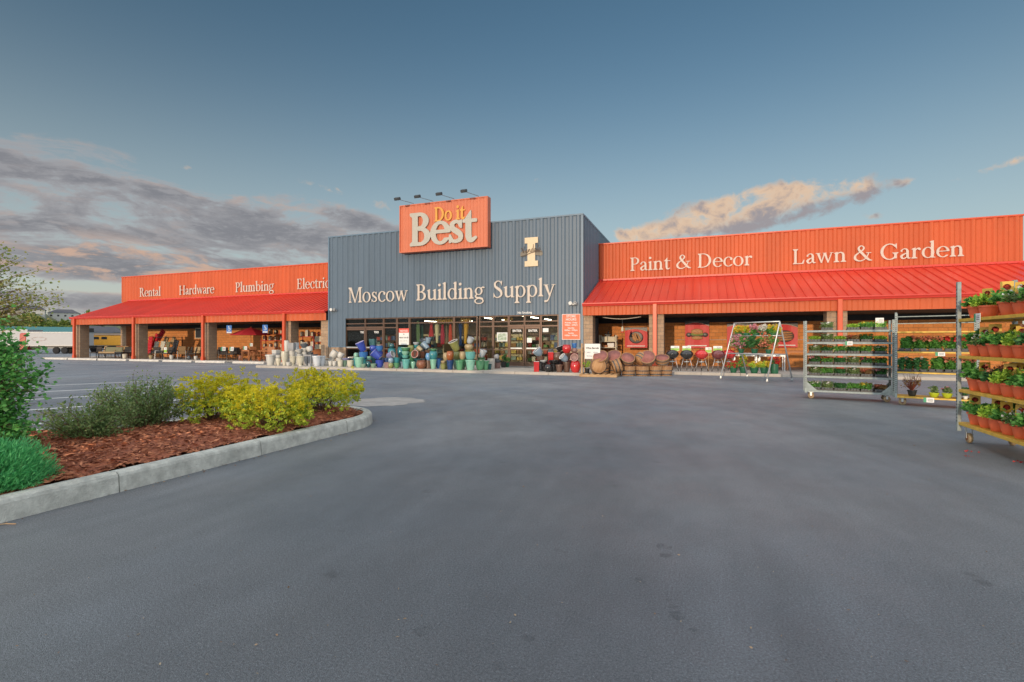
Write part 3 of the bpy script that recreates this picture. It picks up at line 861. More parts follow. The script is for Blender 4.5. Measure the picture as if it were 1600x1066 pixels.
# ------------------------------------------------------------------ the store
BX0, BX1, BY = -22.75, -5.92, 26.2            # blue entrance block
LX0, RX1, WY = -50.4, 14.15, 30.45            # orange wings
ZB, ZP = 8.26, 7.42                           # parapet tops
ROOF_Z0, ROOF_Y0, ROOF_Z1 = 3.50, 25.95, 5.22
store = thing("store_building", "long store with blue entrance block and orange wings under a red canopy roof", "building", (-14, 28.3, 0))
def part(mb, name, mat, parent=None, **k):
    o = mb.build(name, mat, parent or store, **k)
    if (parent or store) is store: o.location = -store.location
    return o
def ribbed(mb, a0, a1, z0, z1, plane, axis='x', out=-1, pitch=.41, depth=.05, base=.25, top=.12, phase=0.0):
    prof = []
    k0 = math.floor((a0 - phase) / pitch) - 1
    cuts = []
    for k in range(k0, int((a1 - phase) / pitch) + 2):
        c = phase + k * pitch
        cuts += [(c - base / 2, 0), (c - top / 2, depth), (c + top / 2, depth), (c + base / 2, 0)]
    def val(a):
        for (p, dp), (q, dq) in zip(cuts, cuts[1:]):
            if p <= a <= q: return dp + (dq - dp) * (a - p) / (q - p + 1e-9)
        return 0
    prof = [(a0, val(a0))] + [c for c in cuts if a0 < c[0] < a1] + [(a1, val(a1))]
    vs, fs = [], []
    for a, d in prof:
        for z in (z0, z1):
            vs.append((a, plane + out * d, z) if axis == 'x' else (plane + out * d, a, z))
    for i in range(len(prof) - 1):
        f = (2 * i, 2 * i + 2, 2 * i + 3, 2 * i + 1)
        fs.append(f if (axis == 'x') == (out < 0) else f[::-1])
    mb.add(vs, fs)
DOOR_Z, OX0, OX1 = 2.98, -21.40, -7.24
# blue block
mb = MB()
ribbed(mb, BX0, BX1, DOOR_Z, ZB, BY)
ribbed(mb, BX0, OX0, 1.18, DOOR_Z, BY)
ribbed(mb, OX1, BX1, 1.18, DOOR_Z, BY)
ribbed(mb, BY, 38, 1.18, ZB, BX1, 'y', 1)
ribbed(mb, BY, 38, 1.18, ZB, BX0, 'y', -1)
part(mb, "blue_wall", M['blue'])
mb = MB()   # core behind the sheet metal
mb.box(BX0 + .01, BY + .012, DOOR_Z + .01, BX1 - .01, BY + .30, ZB - .02)
mb.box(BX0 + .01, BY + .012, PZ, OX0 - .01, BY + .30, DOOR_Z + .008); mb.box(OX1 + .01, BY + .012, PZ, BX1 - .01, BY + .30, DOOR_Z + .008)
mb.box(BX1 - .30, BY + .31, PZ, BX1 - .012, 38, ZB - .02); mb.box(BX0 + .012, BY + .31, PZ, BX0 + .30, 38, ZB - .02)
mb.box(BX0 + .3, 37.7, PZ, BX1 - .3, 38, ZB - .02)
part(mb, "wall_core", M['dark'])
mb = MB()
mb.box(BX0 - .05, BY - .06, ZB, BX1 + .05, BY + .36, ZB + .09, b=.01)
mb.box(BX1 - .30, BY + .37, ZB, BX1 + .05, 38, ZB + .09); mb.box(BX0 - .05, BY + .37, ZB, BX0 + .3, 38, ZB + .09)
mb.box(BX0 - .045, BY - .05, 1.18, BX0 + .07, BY - .0385, ZB - .002); mb.box(BX1 - .07, BY - .05, 1.18, BX1 + .045, BY - .0385, ZB - .002)
mb.box(BX1 + .0385, BY - .0385, 1.18, BX1 + .05, BY + .07, ZB - .002)
mb.box(BX0, BY - .05, 1.12, OX0, BY + .012, 1.18); mb.box(OX1, BY - .05, 1.12, BX1, BY + .012, 1.18)
part(mb, "blue_trim", material("blue_trim_metal", (0.12, 0.185, 0.25), .4, .05))
mb = MB(); mb.box(BX0 + .3, BY + .3, ZB - .5, BX1 - .3, 37.7, ZB - .4); part(mb, "block_roof", M['dark'])
mb = MB(); mb.box(BX0 - .02, BY - .03, PZ, OX0, BY + .011, 1.12); part(mb, "brick_base", M['brick'])
mb = MB(); mb.box(OX1, BY - .03, PZ, BX1 + .02, BY + .011, 1.12); mb.box(BX1, BY + .01, PZ, BX1 + .02, 30.4, 1.12)
part(mb, "brick_base", M['brick'])
# wings
for (x0, x1) in ((LX0, BX0), (BX1, RX1)):
    mb = MB(); ribbed(mb, x0, x1, ROOF_Z1 - .1, ZP, WY)
    end = x0 if x0 == LX0 else x1
    ribbed(mb, WY, 45, ROOF_Z1 - .1, ZP, end, 'y', -1 if end == x0 else 1)
    part(mb, "orange_parapet", M['orange'])
    mb = MB(); mb.box(x0 - (.05 if end == x0 else 0), WY - .07, ZP, x1 + (.05 if end == x1 else 0), WY + .3, ZP + .08, b=.01)
    e0, e1 = (end - .05, end + .25) if end == x0 else (end - .25, end + .05)
    mb.box(e0, WY + .31, ZP, e1, 45, ZP + .08)
    part(mb, "parapet_cap", M['orange_trim'])
    mb = MB(); mb.box(x0, WY + .012, PZ, x1, WY + .28, ROOF_Z1 + 2.1)
    db = MB(); db.box(x0 + .02, WY - .05, 2.60, x1 - .02, WY + .011, 2.895); part(db, "dark_band", M['dark'])  # flat dark strip across the wall just below the soffit
    ix = x0 if end == x0 else x1 - .3
    mb.box(ix, WY + .29, PZ, ix + .3, 45, ROOF_Z1 + 2.1)
    part(mb, "block_wall", M['brick_wall'])
    mb = MB(); mb.box(x0, WY + .3, 6.6, x1, 45, 6.7); part(mb, "wing_roof", M['dark'])
# canopy roofs: sloped standing-seam sheet, gutter, ribbed fascia, soffit
def canopy(x0, x1, gable):
    sl = Vector((0, WY - ROOF_Y0, ROOF_Z1 - ROOF_Z0)); n = Vector((0, -sl.z, sl.y)).normalized()
    mb = MB()
    A, B = Vector((0, ROOF_Y0, ROOF_Z0)), Vector((0, WY - .04, ROOF_Z1 - .04 * sl.z / sl.y))
    def pt(x, p, h): q = p + n * h; return (x, q.y, q.z)
    mb.add([pt(x0, A, 0), pt(x1, A, 0), pt(x1, B, 0), pt(x0, B, 0), pt(x0, A, -.05), pt(x1, A, -.05), pt(x1, B, -.05), pt(x0, B, -.05)],
           [(0, 1, 2, 3), (7, 6, 5, 4), (0, 4, 5, 1), (1, 5, 6, 2), (3, 2, 6, 7), (0, 3, 7, 4)])
    k = math.ceil(x0 / .41)
    while k * .41 < x1:
        x = k * .41
        if x - .03 > x0 and x + .03 < x1:
            a, b, h = .032, .014, .055
            mb.add([pt(x - a, A, .001), pt(x - b, A, h), pt(x + b, A, h), pt(x + a, A, .001), pt(x - a, B, .001), pt(x - b, B, h), pt(x + b, B, h), pt(x + a, B, .001)],
                   [(0, 4, 5, 1), (1, 5, 6, 2), (2, 6, 7, 3), (0, 1, 2, 3)])
        k += 1
    part(mb, "canopy_roof", M['red_roof'])
    mb = MB()   # gutter: K-shaped trough
    prof = [(ROOF_Y0 - .02, 3.36), (ROOF_Y0 - .10, 3.36), (ROOF_Y0 - .12, 3.42), (ROOF_Y0 - .16, 3.47), (ROOF_Y0 - .16, 3.52), (ROOF_Y0 - .14, 3.52), (ROOF_Y0 - .13, 3.47), (ROOF_Y0 - .02, 3.44)]
    np_ = len(prof)
    vs = [(x, y, z) for x in (x0, x1) for y, z in prof]
    fs = [tuple(range(np_)), tuple(range(np_, 2 * np_))[::-1]] + [(i, np_ + i, np_ + (i + 1) % np_, (i + 1) % np_) for i in range(np_)]
    mb.add(vs, fs)
    mb.box(x0, WY - .12, ROOF_Z1 - .02, x1, WY - .045, ROOF_Z1 + .08)       # flashing against the parapet
    part(mb, "gutter", M['red_gutter'])
    mb = MB(); ribbed(mb, x0, x1, 2.88, 3.36, ROOF_Y0 + .02, depth=.03)
    ge = x0 if gable < 0 else x1
    ribbed(mb, ROOF_Y0 + .02, WY, 2.88, 3.42, ge, 'y', gable)
    mb.add([(ge + gable * .002, ROOF_Y0 + .02, 3.42), (ge + gable * .002, WY, 3.42), (ge + gable * .002, WY, ROOF_Z1 - .09), (ge + gable * .002, ROOF_Y0 + .02, 3.46)], [(0, 1, 2, 3)])
    part(mb, "canopy_fascia", M['orange'])
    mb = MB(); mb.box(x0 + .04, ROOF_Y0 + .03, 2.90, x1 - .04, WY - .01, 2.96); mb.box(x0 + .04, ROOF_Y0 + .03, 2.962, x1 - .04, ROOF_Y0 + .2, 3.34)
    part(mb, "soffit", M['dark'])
canopy(LX0 + .9, BX0 - .05, -1)
canopy(BX1 + .06, 14.9, 1)
# block pillars and the orange downspout posts before them
def pillar(x0, x1, y0=26.12, y1=26.82):
    mb = MB(); mb.box(x0, y0, PZ, x1, y1, 2.90); part(mb, "pillar", M['brick'])
PIL = []
for px in (124.5, 216.5, 325.5, 454.5):
    x, _ = at(px, 26.12); PIL.append(x); pillar(x - .75, x)
pillar(BX0 - .62, BX0 - .05, 26.15)
x, _ = at(912.5, 26.12); pillar(BX1 + .07, at(926, 26.12)[0])
for a, b in ((1014, 1037), (1292, 1324)): pillar(at(a, 26.12)[0], at(b, 26.12)[0])
pillar(13.5, 14.25)
x, _ = at(137, 29.6); pillar(PIL[0] - .75, PIL[0], 29.72, 30.42)
for px in (115.8, 208.3, 317, 443.6, 1023.2, 1312.5):
    x, _ = at(px, 25.85)
    mb = MB(); mb.box(x - .10, 25.78, PZ + .02, x + .10, 25.94, 3.40, b=.02); mb.box(x - .13, 25.76, PZ, x + .13, 25.96, PZ + .25, b=.01)
    part(mb, "downspout_post", M['orange_trim'])

# glazed entrance front: bays of windows and doors
def bay(px0, px1, kind):
    x0, x1 = at(px0, 26.3)[0], at(px1, 26.3)[0]
    zt = 2.60
    g = .028
    mb = MB()
    Y0, Y1 = 26.23, 26.37
    zb = PZ + .004
    if kind == 'door':
        dz = 2.32
        mb.box(x0 + .01, Y0, zb, x0 + .09, Y1 - .03, dz); mb.box(x1 - .09, Y0, zb, x1 - .01, Y1 - .03, dz)
        mb.box(x0 + .09, Y0, zb, x1 - .09, Y1 - .03, zb + .22); mb.box(x0 + .09, Y0, dz - .10, x1 - .09, Y1 - .03, dz)
        mb.box(x0 + .09, Y0, 1.02, x1 - .09, Y1 - .03, 1.10)
        d = part(mb, "door", M['bronze'])
        p = MB(); p.box(x0 + .09, 26.29, zb + .22, x1 - .09, 26.296, 1.02); p.box(x0 + .09, 26.29, 1.10, x1 - .09, 26.296, dz - .10)
        p.build("pane", M['glass'], d)
        h = MB(); h.box(x0 + .12, Y0 - .06, 1.09, x1 - .12, Y0 - .025, 1.16, b=.006); h.box(x0 + .13, Y0 - .026, 1.105, x0 + .17, Y0, 1.145); h.box(x1 - .17, Y0 - .026, 1.105, x1 - .13, Y0, 1.145)
        h.build("push_bar", M['steel'], d)
        f = MB(); f.box(x0, Y0 - .004, 2.33, x1, Y1, 2.44); f.box(x0, Y0 - .004, zt, x1, Y1, zt + .06); f.box(x0, Y0 - .004, DOOR_Z - .06, x1, Y1, DOOR_Z - .004)
        f.box(x0, Y0 - .004, 2.441, x0 + .04, Y1, zt - .001); f.box(x1 - .04, Y0 - .004, 2.441, x1, Y1, zt - .001)
        f.box(x0, Y0 - .004, zt + .061, x0 + .04, Y1, DOOR_Z - .061); f.box(x1 - .04, Y0 - .004, zt + .061, x1, Y1, DOOR_Z - .061)
        w = part(f, "transom_window", M['bronze'])
        p = MB(); p.box(x0 + .04, 26.30, 2.44, x1 - .04, 26.306, zt); p.box(x0 + .04, 26.30, zt + .06, x1 - .04, 26.306, DOOR_Z - .06)
        p.build("pane", M['glass'], w)
        return d
    mb.box(x0, Y0, zb, x0 + .06, Y1, DOOR_Z - .004); mb.box(x1 - .06, Y0, zb, x1, Y1, DOOR_Z - .004)
    mb.box(x0 + .06, Y0, zb, x1 - .06, Y1, zb + .18); mb.box(x0 + .06, Y0, zt, x1 - .06, Y1, zt + .06); mb.box(x0 + .06, Y0, DOOR_Z - .064, x1 - .06, Y1, DOOR_Z - .004)
    if kind == 'side': mb.box(x0 + .06, Y0, 1.02, x1 - .06, Y1, 1.08); mb.box(x0 + .06, Y0, 2.33, x1 - .06, Y1, 2.40)
    w = part(mb, "window", M['bronze'])
    p = MB(); p.box(x0 + .06, 26.30, zb + .18, x1 - .06, 26.306, zt); p.box(x0 + .06, 26.30, zt + .06, x1 - .06, 26.306, DOOR_Z - .06)
    p.build("pane", M['glass'], w)
    return w
for b in [(541, 571.5, 'door'), (571.8, 600, 'door'), (600.3, 621, 'side'), (621.3, 640.5, 'win'), (640.8, 710, 'win'), (710.3, 746.5, 'win'), (749.5, 771, 'side'), (771.3, 795.6, 'side'),
          (795.9, 820, 'door'), (820.3, 845.2, 'door'), (845.5, 873.3, 'side')]:
    bay(*b)
# the inside of the entrance hall
m_floor = material("shop_floor", (.22, .20, .17), .4, .1); m_wall = material("shop_wall", (.34, .30, .22), .8, .1)
mb = MB(); mb.box(BX0 + .31, BY + .31, PZ - .1, BX1 - .31, 37.69, PZ + .003); part(mb, "shop_floor", m_floor)
mb = MB(); mb.box(BX0 + .31, BY + .31, 3.55, BX1 - .31, 37.69, 3.62); part(mb, "shop_ceiling", m_wall)
mb = MB(); mb.box(BX0 + .31, 37.5, PZ + .004, BX1 - .31, 37.69, 3.54); part(mb, "shop_back_wall", material("shop_back", (.26, .19, .12), .8, .3, 1.5))

# ------------------------------------------------------------------ lettering and signs on the store
def word(text, x0, x1, z, cap, y, mat, label, bold=0.0, depth=.05, **k):
    o = serif_word("wall_lettering", text, x0, x1, z, cap, y, mat, depth, bold, **k)
    tag(o, label, "sign lettering", "cream wall lettering")
    return o
yw = WY - .075
for t, a, b in (("Rental", 218.2, 251.3), ("Hardware", 280, 335), ("Plumbing", 367.8, 428.3)):
    word(t, at(a, yw)[0], at(b, yw)[0], 5.56, .80, yw, M['cream'], "cream serif lettering reading %s on the orange parapet" % t)
xe = at(464, yw)[0]
word("Electrical", xe, xe + (at(515.5, yw)[0] - xe) * 5.15 / 4.25, 5.58, .80, yw, M['cream'], "cream serif lettering reading Electric, its end hidden by the blue block")
word("Paint & Decor", at(984, yw)[0], at(1175.8, yw)[0], 5.71, .80, yw, M['cream'], "cream serif lettering reading Paint & Decor on the orange parapet")
word("Lawn & Garden", at(1237.6, yw)[0], at(1507, yw)[0], 5.65, .80, yw, M['cream'], "cream serif lettering reading Lawn & Garden on the orange parapet")
yb = BY - .075
word("Moscow", at(544.6, yb)[0], at(637.3, yb)[0], 3.98, .97, yb, M['cream'], "cream serif lettering reading Moscow on the blue wall")
word("Building", at(650, yb)[0], at(756.8, yb)[0], 3.98, .97, yb, M['cream'], "cream serif lettering reading Building on the blue wall")
word("Supply", at(770.2, yb)[0], at(867.3, yb)[0], 3.98, .97, yb, M['cream'], "cream serif lettering reading Supply on the blue wall")
# orange roof sign
sgn = thing("roof_sign", "large orange ribbed sign board reading Do it Best above the blue wall", "sign", (-14.1, 26.0, 6.84))
SX0, SX1, SY, SZ0, SZ1 = -17.02, -11.22, 25.72, 6.84, 9.69
def sp(mb, name, mat, parent=None):
    o = mb.build(name, mat, parent or sgn)
    if parent is None: o.location = -sgn.location
    return o
mb = MB(); ribbed(mb, SX0 + .06, SX1 - .06, SZ0 + .06, SZ1 - .06, SY, depth=.03, phase=.1); sp(mb, "sign_face", M['sign_orange'])
mb = MB(); mb.box(SX0, SY - .05, SZ0, SX1, SY + .40, SZ0 + .06); mb.box(SX0, SY - .05, SZ1 - .06, SX1, SY + .40, SZ1)
mb.box(SX0, SY - .05, SZ0 + .06, SX0 + .06, SY + .40, SZ1 - .06); mb.box(SX1 - .06, SY - .05, SZ0 + .06, SX1, SY + .40, SZ1 - .06)
mb.box(SX0 + .06, SY + .02, SZ0 + .06, SX1 - .06, SY + .38, SZ1 - .06)
sp(mb, "sign_frame", material("sign_frame", (.60, .15, .07), .45, .05))
ys = SY - .09
o = serif_word("large_letters", "Best", at(640.3, ys)[0], at(747, ys)[0], 7.22, 1.86, ys, M['grey_letter'], .06, .030, sgn, track=-.07); o.location -= sgn.location
o = serif_word("small_letters", "Do it", at(678.5, ys)[0], at(727, ys)[0], 8.53, .80, ys + .02, M['gold'], .05, .028, sgn, track=-.02); o.location -= sgn.location
m_lamp = material("lamp_housing", (.05, .055, .06), .5, .1)
for px in (503, 610, 725, 857):          # pixel columns of the arm feet in the enlarged view, turned into X along the sign top
    x = at(500 + px / 3.478, SY + .1)[0]
    lampx = x - 1.0
    t = thing("sign_lamp", "", "floodlight", (x, SY + .2, SZ1), group="floodlights over the roof sign")
    a = MB(); a.tube([(0, 0, 0), (0, -.02, .12), (-.30, -1.12, .10)], .018, 6); a.build("arm", M['grey_metal'], t)
    h = MB(); h.box(-.17, -.12, -.09, .17, .10, .07, RX(R(25)), b=.02); ob = h.build("lamp_head", m_lamp, t); ob.location = (-.32, -1.22, .12)
    t['label'] = {503: "floodlight on a thin arm above the sign's left corner", 610: "second floodlight from the left above the roof sign", 725: "third floodlight from the left above the roof sign", 857: "floodlight on a thin arm near the sign's right corner"}[px]
# university style block letter emblem
emb = thing("block_letter_emblem", "cream slab letter I emblem with a brown script word across it", "emblem", (-8.78, yb, 5.66))
w2, h2 = .385, 1.60
pl = [(-w2, 0), (w2, 0), (w2, .30), (.22, .30), (.22, h2 - .32), (w2, h2 - .32), (w2, h2), (-w2, h2), (-w2, h2 - .32), (-.22, h2 - .32), (-.22, .30), (-w2, .30)]
mb = MB(); mb.prism(pl, .05, T(0, .03, 0) @ RX(R(90))); mb.build("letter", material("emblem_cream", (.72, .56, .36), .5, .08, 2), emb)
def script_word():
    st = []
    add = lambda pts: st.append((0, 3.2, [f_stroke([(x, y, w) for x, y, w in pts], 5)]))
    w = .028
    add([(.0, .62, w), (.08, .70, w), (.16, .5, .04), (.24, .12, w), (.30, .3, w), (.44, .78, w), (.52, .74, w)])           # V
    add([(.80, .34, w), (.68, .40, w), (.58, .26, w), (.62, .10, w), (.74, .16, w), (.82, .38, w), (.80, .14, w), (.88, .08, w), (.96, .20, w)])   # a
    add([(.96, .20, w), (1.02, .40, w), (1.03, .10, w), (1.10, .34, w), (1.20, .40, w), (1.23, .14, w), (1.30, .08, w), (1.38, .2, w)])   # n
    add([(1.62, .34, w), (1.50, .40, w), (1.40, .26, w), (1.44, .10, w), (1.56, .16, w), (1.64, .4, w), (1.76, .86, w), (1.66, .2, w), (1.74, .08, w), (1.82, .2, w)])   # d
    add([(2.04, .34, w), (1.92, .40, w), (1.83, .26, w), (1.87, .10, w), (1.98, .16, w), (2.06, .38, w), (2.05, .14, w), (2.13, .08, w), (2.2, .2, w)])   # a
    add([(2.2, .2, w), (2.34, .66, w), (2.36, .84, w), (2.27, .6, w), (2.26, .16, w), (2.34, .08, w), (2.42, .2, w)])   # l
    add([(2.42, .2, w), (2.54, .42, w), (2.60, .22, w), (2.54, .08, w), (2.44, .10, w)])   # s
    add([(-.15, -.22, .015), (.6, -.16, .03), (1.4, -.02, .04), (2.2, .0, .03), (2.8, -.10, .012)])  # swoosh
    return st
me = outline_mesh("script", script_word(), 3.2, .012, 60, y0=-.5, sx=.42, sy=.50, eps=.004)
me.materials.append(material("emblem_brown", (.07, .04, .025), .5, .1))
o = bpy.data.objects.new("script", me); COL.objects.link(o); o.parent = emb; o.location = (-.56, -.032, .70); o.rotation_euler = (R(90), R(-6), 0)
mb = MB()
for s in (-1, 1):
    pts = [(s * .23, .62), (s * .60, .56), (s * .66, .64), (s * .62, .82), (s * .44, .90), (s * .23, .86)]
    mb.prism(pts if s > 0 else pts[::-1], .02, T(0, .03, 0) @ RX(R(90)))
mb.build("shading", material("emblem_shade", (.20, .17, .13), .6, .2), emb)
# store hours board
hb = thing("opening_hours_board", "orange board with white border listing the store hours beside the doors", "sign", (at(892, BY - .06)[0], BY - .055, 1.60))
x0, x1 = at(878.2, BY - .06)[0] - hb.location.x, at(906.8, BY - .06)[0] - hb.location.x
mb = MB(); mb.box(x0, -.02, 0, x1, .02, 1.38, b=.006); mb.build("board", material("hours_orange", (.80, .16, .07), .5, .05), hb)
mb = MB(); e = .022
mb.box(x0, -.026, 0, x1, -.0205, e); mb.box(x0, -.026, 1.38 - e, x1, -.0205, 1.38); mb.box(x0, -.026, e, x0 + e, -.0205, 1.38 - e); mb.box(x1 - e, -.026, e, x1, -.0205, 1.38 - e)
mb.build("border", M['white'], hb)
xc = (x0 + x1) / 2
for t, z, s in (("STORE", 1.20, .175), ("HOURS", 1.03, .175), ("Monday - Friday", .88, .105), ("7:00am - 6:00pm", .76, .105), ("Saturday", .60, .105), ("8:00am - 5:00pm", .48, .105), ("Sunday", .32, .105), ("9:00am - 4:00pm", .20, .105)):
    sans_text("lettering", t, xc, z, s, -.024, M['white'], hb, bold=.002)
# small white notice over the entrance
o = sans_text("no_smoking_notice", "No Smoking", at(820, BY - .05)[0], zat(490, 27.6), .17, BY - .062, M['white'], bold=.004); tag(o, "small white No Smoking lettering over the right entrance", "notice")
# EXIT and ENTER on the doors
for px in (580, 559):
    pass
def door_word(t, px, label, mirror=False):
    o = sans_text("door_lettering", t, at(px, 26.285)[0], 2.05 if not mirror else 2.03, .17, 26.284, M['white'], mirror=mirror, bold=.006, sx=1.05 if not mirror else 1.0); tag(o, label, "door lettering", "white words on the doors")
door_word("ENTER", 807.8, "white ENTER lettering on the left leaf of the right-hand doors")
door_word("ENTER", 832.6, "white ENTER lettering on the right leaf of the right-hand doors")
door_word("EXIT", 566.5, "white EXIT lettering seen reversed on the leftmost door leaf", True)
door_word("EXIT", 588, "white EXIT lettering seen reversed on the door leaf nearest the exit notice", True)
# white notice with red head on the post beside the exit doors
nb = thing("exit_notice", "white notice with a red head and a double arrow beside the exit doors", "sign", (at(631, 26.2)[0], 26.215, 1.30))
mb = MB(); mb.box(-.36, -.012, 0, .36, .008, .92); mb.build("sheet", M['white'], nb)
mb = MB(); mb.box(-.36, -.017, .74, .36, -.0125, 1.0); mb.build("head", material("notice_red", (.75, .09, .06), .5, .05), nb)
sans_text("lettering", "NOTICE", 0, .80, .15, -.020, M['white'], nb, bold=.003)
ink = M['black']
sans_text("lettering", "EXIT ONLY", 0, .40, .10, -.014, ink, nb, bold=.002)
sans_text("lettering", "Please use other door", 0, .22, .058, -.014, ink, nb)
mb = MB()
for s in (-1, 1): mb.prism([(s * .33, .44), (s * .26, .50), (s * .26, .38)][::s], .004, T(0, -.0135, 0) @ RX(R(90)))
mb.prism([(-.04, .62), (.04, .62), (0, .70)], .004, T(0, -.0135, 0) @ RX(R(90)))
mb.build("arrow", ink, nb)
# twin-head emergency lights
for px, py, lab in ((522.5, 484.5, "twin emergency light at the left edge of the blue wall"), (896, 474.5, "twin emergency light at the right edge of the blue wall")):
    x, s = at(px, BY - .05)
    t = thing("emergency_light", lab, "wall light", (x, BY - .045, zat(py, s)), group="emergency lights on the blue wall")
    mb = MB(); mb.box(-.24, -.10, -.10, .24, .02, .05, b=.02); mb.build("housing", M['grey_metal'], t)
    for sx in (-1, 1):
        mb = MB(); mb.lathe([(.04, 0), (.09, .03), (.10, .10), (.085, .105), (.0, .075)], 14, T(sx * .13, -.10, .03) @ RX(R(100))); mb.build("lamp_head", M['white'] if sx < 0 else M['grey_metal'], t)
# ------------------------------------------------------------------ planted island with kerb
rng = np.random.default_rng(5)
LEAF_GAIN = 1.9
def leaf_material(name, c1, c2, rough=.5, tr=.42):
    c1, c2 = (tuple(min(.80, x * LEAF_GAIN) for x in c) for c in (c1, c2))
    return material(name, c1, rough, 0, 3, color2=c2, island=.75, translucent=tr, spec=.3)
M['leaf_yellow'] = leaf_material("golden_leaf", (.31, .29, .015), (.42, .37, .02))
M['leaf_green'] = leaf_material("green_leaf", (.05, .12, .02), (.16, .27, .04))
M['leaf_maple'] = leaf_material("maple_leaf", (.025, .11, .03), (.10, .27, .065))
M['leaf_olive'] = leaf_material("olive_leaf", (.06, .11, .035), (.16, .21, .08))
M['leaf_feather'] = leaf_material("feathery_leaf", (.035, .19, .07), (.13, .40, .15))
M['leaf_far'] = leaf_material("distant_leaf", (.04, .08, .015), (.17, .19, .045))
M['bark'] = material("bark", (.13, .08, .05), .9, .25, 8, .4, 30)

def island_path():
    P = [(-5.45, -4.0), (-5.50, 3.0), (-5.52, 7.0)]
    for k in range(1, 24):
        a = math.pi * k / 24
        P.append((-6.95 + 1.43 * math.cos(a), 7.0 + 1.43 * math.sin(a)))
    return P + [(-8.38, 7.0), (-8.38, 5.2), (-9.2, 4.6), (-11.2, 4.3), (-12.2, 2.5), (-12.2, -4.0)]
PATH = island_path()
def sample_path(P, step):
    out = []; carry = 0
    for a, b in zip(P, P[1:]):
        a, b = Vector(a), Vector(b); l = (b - a).length; t = carry
        while t < l: out.append(a + (b - a) * (t / l)); t += step
        carry = t - l
    return out
def kerb_run(mb, pts, h=.20, w=.17, gap=.012):
    """kerb stones of about 1.75 m along pts (outer face), the inside on the left of the path"""
    rnd = random.Random(3)
    L_ = len(pts)
    i = 0
    prof = [(0.0, 0.0), (.012, h - .045), (.025, h - .018), (.05, h), (w - .012, h), (w, h - .012), (w, 0)]
    while i < L_ - 2:
        j = min(i + 35, L_ - 1)
        n = len(prof); vs, fs = [], []
        ds = rnd.uniform(-.004, .004); dz = rnd.uniform(-.004, .004)
        for k in range(i, j + 1):
            a, b = pts[max(k - 1, 0)], pts[min(k + 1, L_ - 1)]
            t = (b - a).normalized(); nn = Vector((-t.y, t.x))
            p = pts[k]
            if k == i: p = p + t * gap / 2
            if k == j: p = p - t * gap / 2
            jit = rnd.uniform(-.0035, .0035)
            for (o, z) in prof:
                q = p + nn * (o + ds + (jit if 0 < z else 0)); vs.append((q.x, q.y, z + (dz if z > 0 else 0)))
        m = j - i + 1
        for k in range(m - 1):
            for q in range(n - 1): fs.append((k * n + q, k * n + q + 1, (k + 1) * n + q + 1, (k + 1) * n + q)[::-1])
        fs.append(tuple(range(n))); fs.append(tuple((m - 1) * n + q for q in range(n))[::-1])
        mb.add(vs, fs, False)
        i = j
KP = sample_path(PATH, .05)
# joints fall where the photograph shows them: start the run so that one joint lies at Y = 3.29
off = next(i for i, p in enumerate(KP) if p.y > 3.29) % 35
mb = MB(); kerb_run(mb, KP[off:]); kerb_run(mb, KP[:off + 1])
structure(mb.build("kerb", M['kerb']))
M['mulch'] = material("bark_mulch", (.16, .045, .022), .9, 0, 16, .8, 40, color2=(.46, .14, .065), stretch=(1, 1.6, 1), dirt=.3, dscale=2)
inner = []
for k in range(0, len(KP), 3):
    a, b = KP[max(k - 1, 0)], KP[min(k + 1, len(KP) - 1)]; t = (b - a).normalized(); nn = Vector((-t.y, t.x))
    inner.append(KP[k] + nn * .165)
def in_island(x, y):
    c = False; n = len(inner); j = n - 1
    for i in range(n):
        a, b = inner[i], inner[j]
        if (a.y > y) != (b.y > y) and x < (b.x - a.x) * (y - a.y) / (b.y - a.y) + a.x: c = not c
        j = i
    return c
def mulch_h(x, y):
    e = min(min((Vector((x, y)) - p).length for p in inner[::4]), .6)
    return .165 + .10 * min(1, e / .6) + .012 * math.sin(9 * x) * math.cos(8 * y)
mb = MB()
vs, fs, idx = [], [], {}
g = .16
for i in range(-78, -33):
    for j in range(-24, 54):
        x, y = i * g, j * g
        if in_island(x, y): idx[i, j] = len(vs); vs.append((x, y, mulch_h(x, y)))
for (i, j) in list(idx):
    q = [(i, j), (i + 1, j), (i + 1, j + 1), (i, j + 1)]
    if all(k in idx for k in q): fs.append([idx[k] for k in q])
mb.add(vs, fs, True)
base = [(p.x, p.y, .15) for p in inner]
mb.add(base, [tuple(range(len(base)))])
structure(mb.build("mulch_bed", M['mulch']))
C, D, S = [], [], []
while len(C) < 15000:
    x, y = rng.uniform(-9.0, -5.6), rng.uniform(1.4, 8.5)
    if not in_island(x, y): continue
    if rng.random() > 1.6 / max(1.6, y - 1): continue
    C.append((x, y, mulch_h(x, y) + rng.uniform(.0, .022))); a = rng.uniform(0, math.pi); D.append((math.cos(a), math.sin(a), rng.normal() * .22)); S.append(rng.uniform(.035, .10))
M['chip'] = material("mulch_chip", (.14, .035, .016), .85, 0, 5, color2=(.62, .24, .12), island=.85)
stuff(leaf_mesh("mulch_chips", C, D, S, M['chip'], aspect=.30, fold=.06, seed=3))

